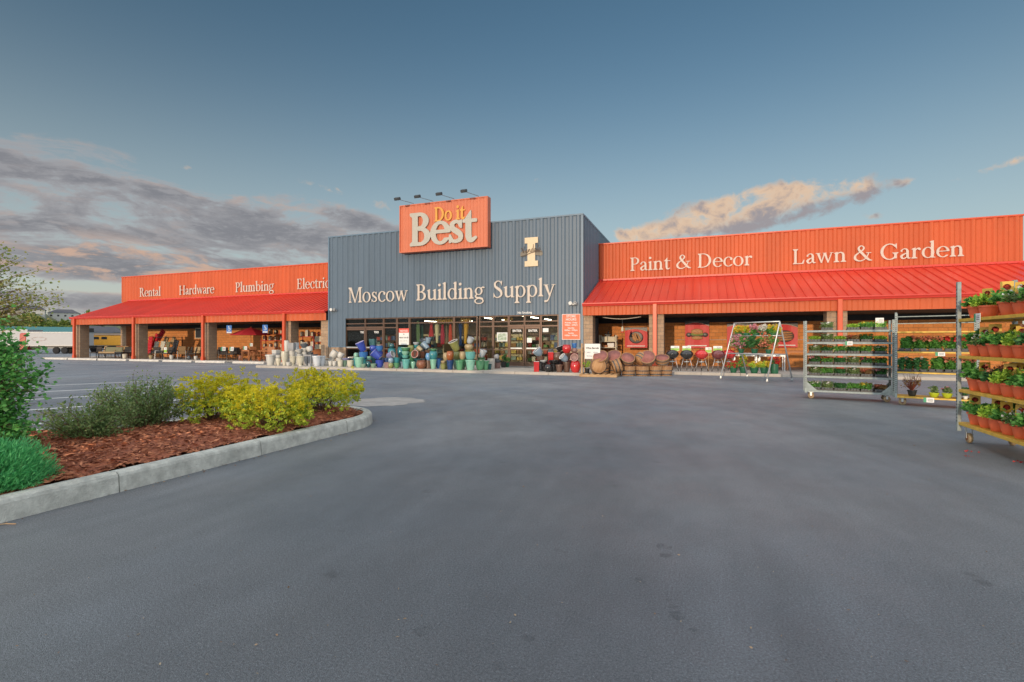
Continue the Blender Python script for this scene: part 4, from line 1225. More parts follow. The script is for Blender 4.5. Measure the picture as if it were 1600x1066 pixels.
def lumpy(rng, n, cx, cy, z0, rx, ry, h, lumps=26, shell=.55):
    """points spread through a shrub made of many uneven clumps; returns positions, outward directions and height share"""
    B = []
    for k in range(lumps):
        a = rng.uniform(0, 2 * math.pi); r = math.sqrt(rng.uniform(0.02, 1)) * .80; zz = rng.uniform(.25, .92) * (1 - .45 * r * r)
        B.append((cx + rx * r * math.cos(a), cy + ry * r * math.sin(a), z0 + h * zz, rng.uniform(.16, .34)))
    B = np.array(B)
    k = rng.integers(0, lumps, n)
    d = rng.normal(size=(n, 3)); d /= np.linalg.norm(d, axis=1, keepdims=True)
    rad = B[k, 3:4] * min(rx, ry) * 1.15 * np.power(rng.uniform(size=(n, 1)), shell)
    P = B[k, :3] + d * rad * np.array([[1, 1, 1.0]])
    keep = P[:, 2] > z0 + .03
    return P[keep], d[keep], ((P[:, 2] - z0) / h)[keep], (rad[:, 0] / (B[k, 3] * min(rx, ry) * 1.15))[keep]
def stems(mb, rng, cx, cy, z0, rx, ry, h, n, r0=.008, seg=4):
    for k in range(n):
        a = rng.uniform(0, 2 * math.pi); q = rng.uniform(.2, .95)
        ex, ey, ez = cx + rx * q * math.cos(a), cy + ry * q * math.sin(a), z0 + h * rng.uniform(.6, .95)
        sx, sy = cx + (ex - cx) * .2, cy + (ey - cy) * .2
        pts = [(sx + (ex - sx) * t + rng.normal() * .015, sy + (ey - sy) * t + rng.normal() * .015, z0 - .05 + (ez - z0 + .05) * (t ** .8)) for t in np.linspace(0, 1, seg)]
        mb.tube(pts, [r0 * (1 - .7 * t) for t in np.linspace(0, 1, seg)], 5)
def golden_shrub(cx, cy, rx, ry, h, label, seed, n):
    r = np.random.default_rng(seed); z0 = .22
    t = thing("golden_shrub", label, "shrub", (cx, cy, z0), group="golden shrubs in the planted island")
    P, d, hh, sh = lumpy(r, n // 11, 0, 0, 0, rx * 1.08, ry * 1.08, h, 46, .40)
    rep = lambda a: np.repeat(a, 11, axis=0)      # leaves sit in little rosettes at the twig tips
    P, d, hh, sh = rep(P), rep(d), rep(hh), rep(sh)
    off = r.normal(size=P.shape); off /= np.linalg.norm(off, axis=1, keepdims=True); off *= r.uniform(.006, .042, (len(P), 1)); off[:, 2] = off[:, 2] * .7
    P = P + off; P[:, 2] = np.maximum(P[:, 2], .02); d = d * .5 + off * 30 + np.array([[0, 0, .2]])
    top = (hh * .9 + sh * .40 + rep(r.normal(size=len(hh) // 11)) * .13) > .70
    leaf_mesh("new_growth", P[top], d[top] + rand_dirs(r, top.sum(), .3) * .8, r.uniform(.022, .044, top.sum()), M['leaf_yellow'], t, .62, .25, seed)
    lo = ~top
    leaf_mesh("foliage", P[lo], d[lo] + rand_dirs(r, lo.sum(), .2) * .8, r.uniform(.024, .046, lo.sum()), M['leaf_spirea'], t, .62, .25, seed + 1)
    mb = MB(); stems(mb, r, 0, 0, 0, rx * .8, ry * .8, h * .8, 40); mb.build("stems", M['bark'], t)
M['leaf_spirea'] = leaf_material("spirea_leaf", (.14, .22, .025), (.40, .42, .05))
golden_shrub(-7.42, 5.9, .74, .62, .84, "golden-leaved shrub, leftmost of the three, beside the leggy green bush", 11, 15000)
golden_shrub(-6.18, 5.82, .66, .60, .74, "golden-leaved shrub nearest the kerb, between the other two golden shrubs", 12, 14000)
golden_shrub(-6.52, 7.32, .80, .70, .84, "golden-leaved shrub at the rounded tip of the island", 13, 15000)
def leggy_bush(cx, cy, rx, ry, h, label, seed, n, ns):
    r = np.random.default_rng(seed); z0 = .22
    t = thing("leggy_bush", label, "bush", (cx, cy, z0), group="leggy green bushes in the planted island")
    mb = MB(); C, D = [], []
    for k in range(ns):
        a = r.uniform(0, 2 * math.pi); q = r.uniform(.1, 1.0); hh = h * r.uniform(.45, 1.0) * (1 - .35 * q)
        e = Vector((rx * q * math.cos(a), ry * q * math.sin(a), hh)); s = Vector((e.x * .15, e.y * .15, -.05))
        pts = []
        for u in np.linspace(0, 1, 6):
            p = s.lerp(e, u); p.z = s.z + (e.z - s.z) * u ** .8; pts.append(p + Vector(r.normal(size=3)) * .045 * u)
        mb.tube(pts, [.0055 * (1 - .6 * u) for u in np.linspace(0, 1, 6)], 4)
        for q2 in range(int(n / ns)):
            u = r.uniform(.12, 1.02); i = min(int(u * 5), 4); p = pts[i].lerp(pts[i + 1], u * 5 - i)
            C.append(np.array(p) + r.normal(size=3) * .04); D.append(np.array((e.x, e.y, .3)) + r.normal(size=3) * .7)
    mb.build("stems", M['bark'], t)
    leaf_mesh("foliage", C, D, r.uniform(.024, .052, len(C)), M['leaf_olive'], t, .5, .2, seed)
leggy_bush(-7.85, 5.05, .66, .72, .92, "leggy grey-green bush, the tallest one left of the golden shrubs", 21, 8600, 110)
leggy_bush(-7.6, 4.2, .62, .62, .66, "sparse leggy bush between the tall leggy bush and the feathery plant", 22, 5200, 80)
leggy_bush(-7.55, 3.25, .60, .45, .36, "low straggly bush just behind the feathery green plant", 23, 5000, 70)
# bright feathery plant at the kerb
t = thing("feathery_plant", "bright green feathery mound spilling towards the kerb", "plant", (-6.08, 2.48, .2))
r = np.random.default_rng(31); n = 26000
th = r.uniform(0, 2 * math.pi, n); q = np.sqrt(r.uniform(size=n)); el = r.uniform(0, 1, n) ** .7
cl = r.integers(0, 160, n); cth, cel = r.uniform(0, 2 * math.pi, 160), np.arcsin(r.uniform(.02, 1, 160))
dirs = np.stack([np.cos(cth[cl]) * np.cos(cel[cl]), np.sin(cth[cl]) * np.cos(cel[cl]), np.sin(cel[cl])], 1) + r.normal(size=(n, 3)) * .16
dirs /= np.linalg.norm(dirs, axis=1, keepdims=True); rad = r.uniform(.35, 1.0, n) ** .6 * (1 + .10 * r.normal(size=160)[cl])
P = dirs * rad[:, None] * np.array([[.42, .56, .43]]); P[:, 2] = np.maximum(P[:, 2], .02)
leaf_mesh("foliage", P, dirs * .7 + np.array([[0, 0, .5]]) + r.normal(size=(n, 3)) * .35, r.uniform(.03, .065, n), M['leaf_feather'], t, .16, .1, 31)
mb = MB(); stems(mb, r, 0, 0, 0, .4, .5, .35, 40, .005); mb.build("stems", M['bark'], t)

# dry leaves and grit gathered in the gutter along the kerb
r = np.random.default_rng(91); C = []
for k in range(420):
    i = r.integers(0, len(KP)); a, b = KP[max(i - 1, 0)], KP[min(i + 1, len(KP) - 1)]; tn = (b - a).normalized()
    p = KP[i] - Vector((-tn.y, tn.x)) * abs(r.normal()) * .07; C.append((p.x, p.y, .008))
stuff(leaf_mesh("gutter_litter", C, r.normal(size=(len(C), 3)) * np.array([[1, 1, .08]]), r.uniform(.008, .035, len(C)), material("dry_litter", (.10, .06, .04), .9, 0, 5, color2=(.36, .25, .16), island=.85), aspect=.5, fold=.15, seed=8))

# leafy maple-like sapling at the left edge of the island
def leafy(name, label, cat, cx, cy, z0, blobs, n, size, mat, seed, trunk_r, aspect=.8, group=None):
    r = np.random.default_rng(seed)
    t = thing(name, label, cat, (cx, cy, z0), group=group)
    mb = MB(); C, D = [], []
    B = np.array(blobs, float)
    top = B[:, 2].max()
    mb.tube([(0, 0, -.05), (.02, .03, top * .3), (-.03, .02, top * .6), (0, 0, top * .92)], [trunk_r, trunk_r * .8, trunk_r * .55, trunk_r * .2], 7)
    w = B[:, 3] ** 2; w /= w.sum()
    for (bx, by, bz, br), ww in zip(blobs, w):
        m = int(n * ww); tips = max(4, m // 26)
        for k in range(tips):
            d = Vector(r.normal(size=3)).normalized(); e = Vector((bx, by, bz)) + d * br * (r.uniform() ** .4)
            s = Vector((0, 0, max(.1, min(e.z * .75, top * .85))))
            mid = s.lerp(e, .5) + Vector((0, 0, .06)) + Vector(r.normal(size=3)) * .03
            mb.tube([s, mid, e], [trunk_r * .22, trunk_r * .14, trunk_r * .05], 4)
            for q in range(26):
                u = r.uniform(.35, 1.05); p = s.lerp(mid, u * 2) if u < .5 else mid.lerp(e, u * 2 - 1)
                C.append(np.array(p) + r.normal(size=3) * size * 1.0); D.append(np.array(d) * np.array((1, 1, .15)) + r.normal(size=3) * np.array((.7, .7, .35)))
    mb.build("trunk", M['bark'], t)
    leaf_mesh("crown", C, D, r.uniform(size * .6, size * 1.2, len(C)), mat, t, aspect, .22, seed)
    return t
x, y = polar(-12, 5.35)
bl = [(0, 0, .45, .30), (.10, .12, .85, .34), (-.12, .0, 1.15, .32), (.30, .20, 1.08, .24), (.05, .1, 1.38, .20), (-.3, 0, .7, .35), (-.25, .1, 1.35, .25), (.22, .10, .45, .26), (-.55, -.2, 1.0, .5)]
leafy("maple_sapling", "leafy bright green maple sapling at the left edge behind the feathery plant", "tree", x, y, .2, bl, 6800, .052, M['leaf_maple'], 41, .022)
x, y = polar(-75, 7.6)
bl = [(.9, .55, 2.05, .36), (.75, .5, 2.45, .34), (.45, .3, 2.72, .34), (1.02, .65, 1.78, .26), (.5, .3, 2.1, .5), (.1, 0, 2.2, .6), (-.5, -.3, 2.3, .8), (1.28, .7, 2.02, .2), (.2, .1, 1.5, .5)]
leafy("young_tree", "thin young tree with sparse small leaves against the sky", "tree", x, y, .2, bl, 7500, .045, M['leaf_olive2'] if 'leaf_olive2' in M else leaf_material("young_leaf", (.09, .16, .03), (.26, .22, .08)), 42, .028)

# ------------------------------------------------------------------ hills, far trees, houses
def ridge(px):
    k = min(1, max(0, (px - 58) / 34)); return 31 - 10 * k * k * (3 - 2 * k) + 1.2 * math.sin(px * .043) + .6 * math.sin(px * .13)
mb = MB(); vs, fs = [], []
cols = list(range(-620, 420, 8)); ss = [140, 180, 230, 290, 360, 430, 500, 600, 800]
for i, px in enumerate(cols):
    for s in ss:
        x, y = polar(px, s); f = min(1, max(0, (s - 140) / 340)); f = f * f * (3 - 2 * f)
        vs.append((x, y, -.05 + ridge(px) * f * (1 if s <= 500 else 500 / s) + 1.2 * f * math.sin(px * .21 + s)))
for i in range(len(cols) - 1):
    for j in range(len(ss) - 1):
        a = i * len(ss) + j; fs.append((a, a + len(ss), a + len(ss) + 1, a + 1))
mb.add(vs, fs, True)
structure(mb.build("hills", material("hill_scrub", (.09, .12, .05), .95, 0, .05, color2=(.22, .22, .10), detail=9)))
def far_tree(px, s, h, w, label, seed, z=0.0, mat='leaf_far'):
    r = np.random.default_rng(seed)
    x, y = polar(px, s)
    t = thing("far_tree", label, "tree", (x, y, z), group="trees beyond the parking lot")
    mb = MB(); mb.tube([(0, 0, -.3), (.1, 0, h * .3), (0, .1, h * .7)], [h * .03, h * .022, h * .008], 6)
    for k in range(5):
        a = r.uniform(0, 6.28); mb.tube([(0, 0, h * r.uniform(.2, .45)), (math.cos(a) * w * .25, math.sin(a) * w * .25, h * r.uniform(.5, .75))], [h * .014, h * .005], 5)
    mb.build("trunk", M['bark'], t)
    P, d, hh, sh = lumpy(r, 1500, 0, 0, h * .12, w / 2, w / 2, h * .86, 24)
    leaf_mesh("crown", P, d + rand_dirs(r, len(P)), r.uniform(.025, .055, len(P)) * (h + w), M[mat], t, .75, .2, seed)
for k, (px, s, h, w, lab) in enumerate([
        (-12, 120, 8.6, 9, "round green tree at the far left edge over the teal roof"), (10, 128, 8.4, 8, "second tree from the left edge behind the teal roofed shed"),
        (30, 124, 7.2, 8, "yellow-green tree behind the white trailer nearest the left edge"), (52, 130, 9.4, 10, "broad tree behind the gap between the two white trailers"),
        (70, 126, 8.6, 8, "small tree at the right end of the far tree row"), (92, 150, 8.6, 10, "low dark tree under the hillside house"),
        (112, 150, 7.4, 9, "low bushy tree just left of the canopy corner post"), (147, 190, 15.0, 9, "tree rising behind the left end of the red canopy roof")]):
    far_tree(px, s, h, w, lab, 60 + k)
def house(px, s, z, w, d, hw, hr, wall, roof, label, rz=0.0):
    x, y = polar(px, s)
    t = thing("hillside_house", label, "house", (x, y, z), rz, "houses beyond the parking lot")
    mb = MB(); mb.box(-w / 2, -d / 2, -3, w / 2, d / 2, hw); mb.build("walls", wall, t)
    mb = MB(); e = .5
    mb.add([(-w / 2 - e, -d / 2 - e, hw), (w / 2 + e, -d / 2 - e, hw), (w / 2 + e, d / 2 + e, hw), (-w / 2 - e, d / 2 + e, hw), (-w / 4, 0, hw + hr), (w / 4, 0, hw + hr)],
           [(0, 1, 5, 4), (1, 2, 5), (2, 3, 4, 5), (3, 0, 4), (3, 2, 1, 0)]); mb.build("roof", roof, t)
    for k in range(int(w / 4.5)):
        xx = -w / 2 + 2.2 + k * 4.5
        mb = MB(); mb.box(xx - .7, -d / 2 - .05, 1.0, xx + .7, -d / 2 + .01, 2.4); mb.build("window", M['black'], t)
m_hw = material("house_wall", (.55, .54, .52), .8, .1); m_hw2 = material("house_wall_tan", (.42, .38, .32), .8, .1); m_hr = material("house_roof", (.10, .10, .115), .8, .2)
def hz(px, s, y): return zat(y, s)
house(101, 430, zat(497, 430), 20, 12, 4.0, 3.4, m_hw, m_hr, "white hillside house with a dark hip roof left of the canopy", YAW + R(35))
house(24, 330, 18.0, 13, 12, 4, 3, m_hw2, m_hr, "tan house on the ridge behind the leftmost far trees", YAW + R(40))
house(52, 335, 18.4, 12, 12, 4, 3, m_hw, m_hr, "pale house on the ridge between the far trees and the hip roofed house", YAW + R(40))
house(146, 150, zat(526, 150), 7, 8, 1.0, 2.2, m_hw, m_hr, "white gabled house seen through the open end of the canopy", YAW + R(50))
house(168, 160, zat(525, 160), 8, 8, 1.0, 2.0, m_hw2, m_hr, "grey roofed house right of the white gable, seen through the canopy", YAW + R(30))

# teal roofed shed
x, y = polar(2, 100); t = thing("teal_roof_shed", "long low shed with a teal metal roof behind the white trailers", "shed", (x, y, 0), YAW + R(38))
mb = MB(); mb.box(-11, -5, 0, 11, 5, 3.0); mb.build("walls", m_hw2, t)
mb = MB(); mb.add([(-11.4, -5.4, 2.95), (11.4, -5.4, 2.95), (11.4, 5.4, 2.95), (-11.4, 5.4, 2.95), (-11.4, 0, 4.5), (11.4, 0, 4.5)], [(0, 1, 5, 4), (2, 3, 4, 5), (0, 4, 3), (1, 2, 5), (3, 2, 1, 0)])
mb.build("roof", material("teal_roof", (.06, .22, .22), .5, .1), t)
# trailers and the yellow truck
M['tyre'] = material("tyre_rubber", (.018, .018, .018), .85, .2)
def wheel(par, x, y, r, w, ax='y'):
    mb = MB(); mb.lathe([(r * .62, -w / 2), (r * .9, -w / 2), (r, -w * .35), (r, w * .35), (r * .9, w / 2), (r * .62, w / 2)], 18, T(x, y, r) @ RX(R(90)))
    o = mb.build("wheel", M['tyre'], par)
    mb = MB(); mb.lathe([(r * .62, -w * .46), (r * .25, -w * .30), (r * .25, w * .30), (r * .62, w * .46)], 14, T(x, y, r) @ RX(R(90))); mb.build("rim", M['steel'], o)
def trailer(px, s, L_, H, z0, body, label, rz, cab=None):
    x, y = polar(px, s)
    t = thing("parked_trailer", label, "trailer", (x, y, 0), rz, "white trailers parked beyond the lot")
    mb = MB(); mb.box(-L_ / 2, -1.2, z0, L_ / 2, 1.2, H, b=.05); b = mb.build("box_body", body, t)
    mb = MB(); mb.box(-L_ / 2 - .02, -1.23, z0 - .02, L_ / 2 + .02, 1.23, z0 + .08); mb.box(-L_ / 2 - .02, -1.23, H - .08, L_ / 2 + .02, 1.23, H + .02); mb.build("rail", M['grey_metal'], t)
    mb = MB(); mb.box(-L_ / 2 + .2, -.9, z0 - .18, L_ / 2 - .2, .9, z0 - .03); mb.build("chassis", M['black'], t)
    for xx in (L_ * .05, L_ * .05 + .95):
        for yy in (-1.0, 1.0): wheel(t, xx, yy, .40, .25)
    if cab: mb = MB(); mb.box(-L_ / 2 - 1.0, -1.0, .45, -L_ / 2 - .06, 1.0, H - .1, b=.15); mb.build("cab", cab, t)
    m = MB()
    for k in range(7):
        a = k * .9
        m.tube([(-L_ * .25 + .9 * math.cos(u) * .9, -1.225, (z0 + H) / 2 + .22 * math.sin(u)) for u in np.linspace(a, a + .7, 6)], .012, 4)
    m.build("emblem", material("trailer_emblem", (.45, .18, .12), .5, .1), t)
m_tw = material("trailer_white", (.46, .46, .46), .5, .06, 1.0, dirt=.2, dscale=1)
trailer(10, 66, 7.0, 3.0, 1.0, m_tw, "white box trailer at the far left behind the sapling", YAW + R(6))
trailer(95, 61, 6.0, 2.6, .95, m_tw, "white box trailer with a red cab left of the canopy", YAW + R(4), material("cab_red", (.45, .06, .04), .4, .1))
x, y = polar(162, 66); t = thing("yellow_truck", "long yellow truck parked beyond the open end of the canopy", "truck", (x, y, 0), YAW + R(3))
mb = MB(); mb.box(-2.9, -1.2, .95, 3.2, 1.2, 2.25, b=.06); mb.build("box_body", material("truck_yellow", (.88, .42, .05), .4, .06), t)
mb = MB(); mb.box(-2.95, -1.22, 2.25, 3.25, 1.22, 2.5, b=.05); mb.build("roof", material("truck_roof", (.20, .16, .13), .6, .1), t)
for xx in (-2.0, 2.2):
    for yy in (-1.0, 1.0): wheel(t, xx, yy, .45, .28)
mb = MB(); mb.box(-2.7, -1.0, .55, 3.0, 1.0, .9); mb.build("chassis", M['black'], t)
for xx in (-2.4, -1.4, -.4, .6): 
    mb = MB(); mb.box(xx, -1.22, 1.75, xx + .7, -1.19, 2.08); mb.build("window", M['black'], t)
# ------------------------------------------------------------------ glazed pots set out in piles before the doors
def glaze(name, c, c2=None, rough=.16, coat=.6, bump=.05):
    return material("glaze_" + name, c, rough, .18, 5, bump, 20, color2=c2, coat=coat, stretch=(1, 1, .5), object_random=.08)
G = {
 'white': glaze('white', (.52, .50, .45), (.64, .62, .57), .35, .2), 'cream': glaze('cream', (.55, .50, .38), (.66, .62, .50), .3, .2),
 'grey': glaze('grey', (.28, .28, .29), (.38, .38, .38), .6, 0), 'pale': glaze('pale', (.52, .56, .60), (.68, .70, .72), .35, .2),
 'slate': glaze('slate', (.055, .07, .085), (.12, .14, .16), .35, .3), 'cobalt': glaze('cobalt', (.025, .045, .30), (.05, .09, .45)),
 'blue': glaze('blue', (.03, .14, .42), (.06, .20, .50)), 'teal': glaze('teal', (.02, .16, .19), (.05, .28, .30)), 'dteal': glaze('dark_teal', (.012, .07, .08), (.03, .13, .14)),
 'aqua': glaze('aqua', (.09, .36, .34), (.18, .50, .44)), 'mint': glaze('mint', (.18, .45, .33), (.32, .58, .44)), 'green': glaze('green', (.05, .20, .10), (.13, .34, .17)),
 'sage': glaze('sage', (.16, .28, .20), (.25, .38, .27)), 'olive': glaze('olive', (.17, .18, .05), (.30, .30, .10)), 'rust': glaze('rust', (.16, .05, .025), (.26, .10, .05), .4, .2),
 'brown': glaze('brown', (.09, .05, .035), (.17, .10, .07), .35, .3), 'navy': glaze('navy', (.012, .04, .13), (.03, .08, .22)), 'sky': glaze('sky', (.10, .26, .48), (.17, .36, .58)),
 'steel': glaze('steel_blue', (.17, .26, .34), (.28, .38, .46), .3, .3), 'lav': glaze('lavender', (.16, .16, .32), (.26, .26, .44)), 'tan': glaze('tan', (.36, .26, .14), (.46, .36, .20), .4, .2),
 'orange': glaze('orange_brown', (.42, .12, .02), (.26, .07, .02)), 'silver': glaze('silver', (.33, .36, .38), (.50, .53, .55), .25, .3), 'black': glaze('black', (.012, .012, .014), (.03, .03, .03)),
 'red': glaze('red', (.50, .02, .025), (.62, .04, .035)), 'wine': glaze('wine', (.12, .02, .03), (.20, .05, .05)), 'mauve': glaze('mauve', (.20, .11, .10), (.28, .17, .15), .4, .2),
 'rustin': material("rust_inside", (.30, .06, .025), .6, .25, 5), 'darkin': material("dark_inside", (.06, .025, .03), .5, .25, 5), 'bluein': material("blue_inside", (.10, .20, .28), .3, .2, 5),
 'rimw': glaze('rim_white', (.62, .60, .58), (.74, .72, .70), .3, .3), 'riml': glaze('rim_lilac', (.42, .38, .62), (.55, .50, .72), .3, .3), 'rimp': glaze('rim_pink', (.55, .30, .26), (.65, .40, .34), .3, .3), 'rimg': glaze('rim_green', (.34, .46, .34), (.46, .56, .44), .3, .3),
}
PROF = {   # outside silhouette: (share of the radius, share of the height)
 'taper': [(.62, 0), (.66, .03), (.80, .45), (.90, .84), (1.0, .86), (1.0, 1.0)],
 'cup': [(.55, 0), (.60, .02), (.84, .25), (.95, .6), (.97, .93), (1.0, .96), (1.0, 1)],
 'bowl': [(.45, 0), (.50, .04), (.80, .35), (.96, .8), (1.0, .90), (1.0, 1)],
 'jar': [(.58, 0), (.64, .03), (.92, .28), (1.0, .52), (.94, .78), (.80, .92), (.86, .95), (.88, 1.0)],
 'urn': [(.52, 0), (.55, .06), (.34, .13), (.36, .17), (.72, .36), (.90, .68), (.94, .90), (1.0, .93), (1.0, 1.0)],
 'vase': [(.42, 0), (.46, .03), (.50, .12), (.80, .45), (.94, .80), (.90, .93), (1.0, .96), (1.0, 1)],
 'cyl': [(.90, 0), (.94, .02), (.97, .5), (1.0, .94), (1.0, 1)],
 'dish': [(.5, 0), (.58, .10), (.9, .6), (1.0, .85), (1.0, 1)],
 'round': [(.45, 0), (.52, .04), (.90, .30), (1.0, .55), (.88, .82), (.70, .96), (.70, 1.0)],
}
def pot_profile(kind, r, h, th=.022):
    P = [(a * r, b * h) for a, b in PROF[kind]]
    o = [(max(a - th, .01), b) for a, b in P[::-1]]
    o = [(a, max(b, .03)) for a, b in o]; o[0] = (P[-1][0] - th, h)
    return P, o + [(0.001, .03)]
def make_pot(kind, D, H, glz, label, pos, lean=0.0, toward=0.0, rim=None, inside=None, sq=0.0, flute=0, spin=0.0, group="glazed garden pots piled before the entrance", name="garden_pot", cat="plant pot"):
    r = D / 2
    th = max(.012, r * .10)
    P, I = pot_profile(kind, r, H, th)
    a = R(lean); ax = Vector((-math.sin(toward), math.cos(toward), 0))        # the opening leans towards the compass direction
    rb = P[0][0]
    lift = (rb * math.sin(a) if lean < 75 else r * .98)
    rot = Matrix.Rotation(a, 4, ax) @ RZ(spin)
    mb = MB(); n = 26
    mb.lathe(P if inside else P + I, n, None, sq, .03 if flute else 0, flute)
    o = mb.build(name, G[glz], None, smooth_angle=40)
    o.matrix_world = T(pos[0], pos[1], pos[2] + lift) @ rot
    tag(o, label, cat, group)
    if inside:
        mb = MB(); mb.lathe([P[-1]] + I, n, None, sq); mb.build("inside", G[inside], o, smooth_angle=40)
    if rim:
        k = th * .62; mb = MB(); rr = P[-1][0] - th * .5
        pr = [(rr + k * 1.15 * math.cos(u), H + .004 + k * .8 * math.sin(u)) for u in np.linspace(-.4, math.pi + .4, 7)]
        mb.lathe(pr, n, None, sq); mb.build("rim", G[rim], o)
    return o
LEFT, FRONT, FL, FR, RIGHT = math.pi, -math.pi / 2, -2.4, -.8, 0.0
POTS = []
def column(px, Y, *pots, z0=PZ + .004):
    x, s = at(px, Y); z = z0
    for (kind, D, H, glz, label, *k) in pots:
        k = k[0] if k else {}
        k = dict(k); dz = k.pop('dz', 0); dx = k.pop('dx', 0); dy = k.pop('dy', 0)
        make_pot(kind, D, H, glz, label, (x + dx, Y + dy, z + dz), **k)
        z += H * (.97 if not k.get('lean') else .9) + dz
# --- white and grey pile in front of the left wing
column(422.8, 22.05, ('taper', .56, .62, 'white', "wide white tapered pot, leftmost of the pale pile"))
column(435, 22.0, ('vase', .32, .42, 'cream', "cream footed vase pot under a small white cup, pale pile"), ('cup', .30, .20, 'white', "small white cup stacked on a cream footed vase pot"))
column(444.8, 22.05, ('vase', .42, .82, 'cream', "tall cream vase, the tallest in the front row of the pale pile"))
column(450.5, 21.75, ('cup', .24, .22, 'white', "tiny white cup pot standing before the tall cream vase"))
column(457.8, 22.0, ('urn', .36, .54, 'cream', "slim cream footed urn between the tall vase and the wider urn"))
column(469.6, 22.0, ('urn', .43, .56, 'cream', "wider cream footed urn in the middle of the front pale row"))
column(478.3, 22.55, ('taper', .25, .62, 'grey', "grey fluted square planter right of the wider cream urn", dict(sq=1, spin=.3)))
column(484.8, 22.6, ('taper', .27, .62, 'grey', "second grey fluted square planter beside the white fluted planter", dict(sq=1, spin=.3)))
column(484.6, 21.95, ('cyl', .17, .16, 'grey', "tiny grey cube pot in front of the grey square planters", dict(sq=1)))
column(495.2, 22.2, ('taper', .50, .58, 'pale', "large pale white scalloped planter at the right of the pale pile", dict(flute=8)))
column(503, 22.55, ('taper', .42, .56, 'pale', "pale scalloped planter half behind the large scalloped one", dict(flute=8)))
column(509.3, 22.8, ('cup', .21, .28, 'white', "small white cup pot right of the scalloped planters"))
column(516.3, 22.6, ('cup', .23, .28, 'white', "small white round pot under the tipped white pot"))
column(522.5, 22.6, ('cup', .23, .28, 'white', "small white pot at the right end of the low white row"))
column(431.5, 22.7, ('taper', .40, .52, 'white', "white base pot behind the wide white tapered pot"), ('cyl', .34, .18, 'grey', "flat grey square bowl on the white base pot", dict(sq=1)), ('cyl', .36, .20, 'white', "white square bowl topmost of the left stack in the pale pile", dict(sq=1)))
column(448.2, 23.3, ('cup', .42, .42, 'white', "white pot at the bottom of the tall left stack"), ('cup', .36, .38, 'white', "white pot in the middle of the tall left stack"), ('cyl', .30, .66, 'white', "tall white rounded cylinder topmost of the left stack beside the orange post"))
column(456.8, 23.3, ('cup', .40, .42, 'grey', "grey pot at the bottom behind the slim urn"), ('cup', .36, .42, 'white', "white pot under the grey slatted cube"), ('cyl', .38, .48, 'grey', "grey slatted cube planter at the top of the pale pile", dict(sq=1, spin=.25)))
column(463.6, 23.5, ('cyl', .22, 1.02, 'pale', "narrow pale tall square planter behind the slatted cube", dict(sq=1)), ('cyl', .20, .32, 'pale', "pale blue-white box pot beside the slatted cube", dict(sq=1)))
column(467.3, 22.9, ('cup', .40, .46, 'white', "white pot under the bowls in the middle of the pale pile"), ('cup', .34, .22, 'white', "white bowl in the middle bowl stack of the pale pile"), ('bowl', .38, .24, 'white', "upper white bowl of the middle bowl stack", dict(lean=12, toward=FL)))
column(475.5, 23.2, ('cup', .42, .50, 'white', "white pot at the foot of the dark bowl stack"), ('cup', .36, .30, 'white', "second white pot of the dark bowl stack"), ('bowl', .36, .22, 'white', "white bowl just under the dark grey bowl"), ('bowl', .44, .26, 'slate', "dark grey bowl topping the pale pile"), ('dish', .34, .08, 'white', "white saucer on the dark grey bowl"))
column(485, 23.3, ('cup', .40, .38, 'grey', "grey base pot right of the dark bowl stack"), ('bowl', .38, .20, 'grey', "grey bowl under another grey bowl"), ('bowl', .36, .18, 'slate', "dark bowl under the tipped white pot of the pale pile"), ('cup', .38, .30, 'white', "white pot tipped to the left above grey bowls", dict(lean=22, toward=LEFT)))
column(491.8, 23.4, ('cyl', .40, .42, 'grey', "grey base pot under two flat dishes"), ('dish', .46, .12, 'grey', "flat grey dish on the grey base pot"), ('dish', .42, .10, 'slate', "dark flat dish topping the grey dish"))
column(506.6, 23.3, ('cyl', .36, .30, 'white', "white square base pot under a white tray", dict(sq=1)), ('dish', .42, .12, 'white', "white tray on the square white pot left of the tipped pots"))
column(517.6, 23.2, ('cup', .40, .40, 'white', "white pot carrying the large tipped white pot"), ('cup', .50, .48, 'white', "large white pot tipped over to the left on the white pile", dict(lean=38, toward=0.5, dz=-.05)))
column(530, 22.9, ('cyl', .30, .20, 'white', "low white pot at the right end under a white bowl"), ('cup', .38, .26, 'white', "white bowl below the rounded tipped pot"), ('cup', .36, .30, 'white', "rounded white pot tipped above the white bowl by the brick base", dict(lean=30, toward=.6, dz=-.03)))
# --- blue and green pile before the exit doors
column(531.8, 22.1, ('cup', .30, .36, 'cream', "cream pot at the left end of the blue and green pile"))
column(538.3, 22.35, ('cup', .28, .34, 'sage', "sage green pot just behind the leftmost cream pot"))
column(547.5, 22.0, ('cup', .37, .37, 'cream', "round cream pot left of the jade green pot"))
column(561.2, 22.0, ('taper', .52, .54, 'mint', "large jade green tapered pot in the front row"))
column(568, 21.75, ('bowl', .28, .20, 'sage', "small sage bowl before the jade green pot"))
column(575.8, 22.0, ('round', .28, .33, 'dteal', "small dark teal round jar between sage bowls"))
column(583.6, 21.85, ('bowl', .31, .22, 'sage', "small sage bowl before the cobalt pots"))
column(593, 22.15, ('cup', .44, .40, 'cobalt', "cobalt pot standing at the right front of the blue pile"), ('taper', .48, .46, 'cobalt', "cobalt pot tipped open to the left on a standing cobalt pot", dict(lean=48, toward=-2.75, rim='riml', inside='darkin', dx=.02)))
column(605, 22.5, ('taper', .40, .50, 'navy', "navy pot behind the tipped cobalt pot"), ('cup', .38, .38, 'lav', "dusky violet pot lying on a navy pot", dict(lean=70, toward=RIGHT, rim='rimw')))
column(541, 22.9, ('cyl', .34, .30, 'white', "white base pot behind the cream pots"), ('bowl', .44, .16, 'lav', "lavender blue bowl on a white base pot"))
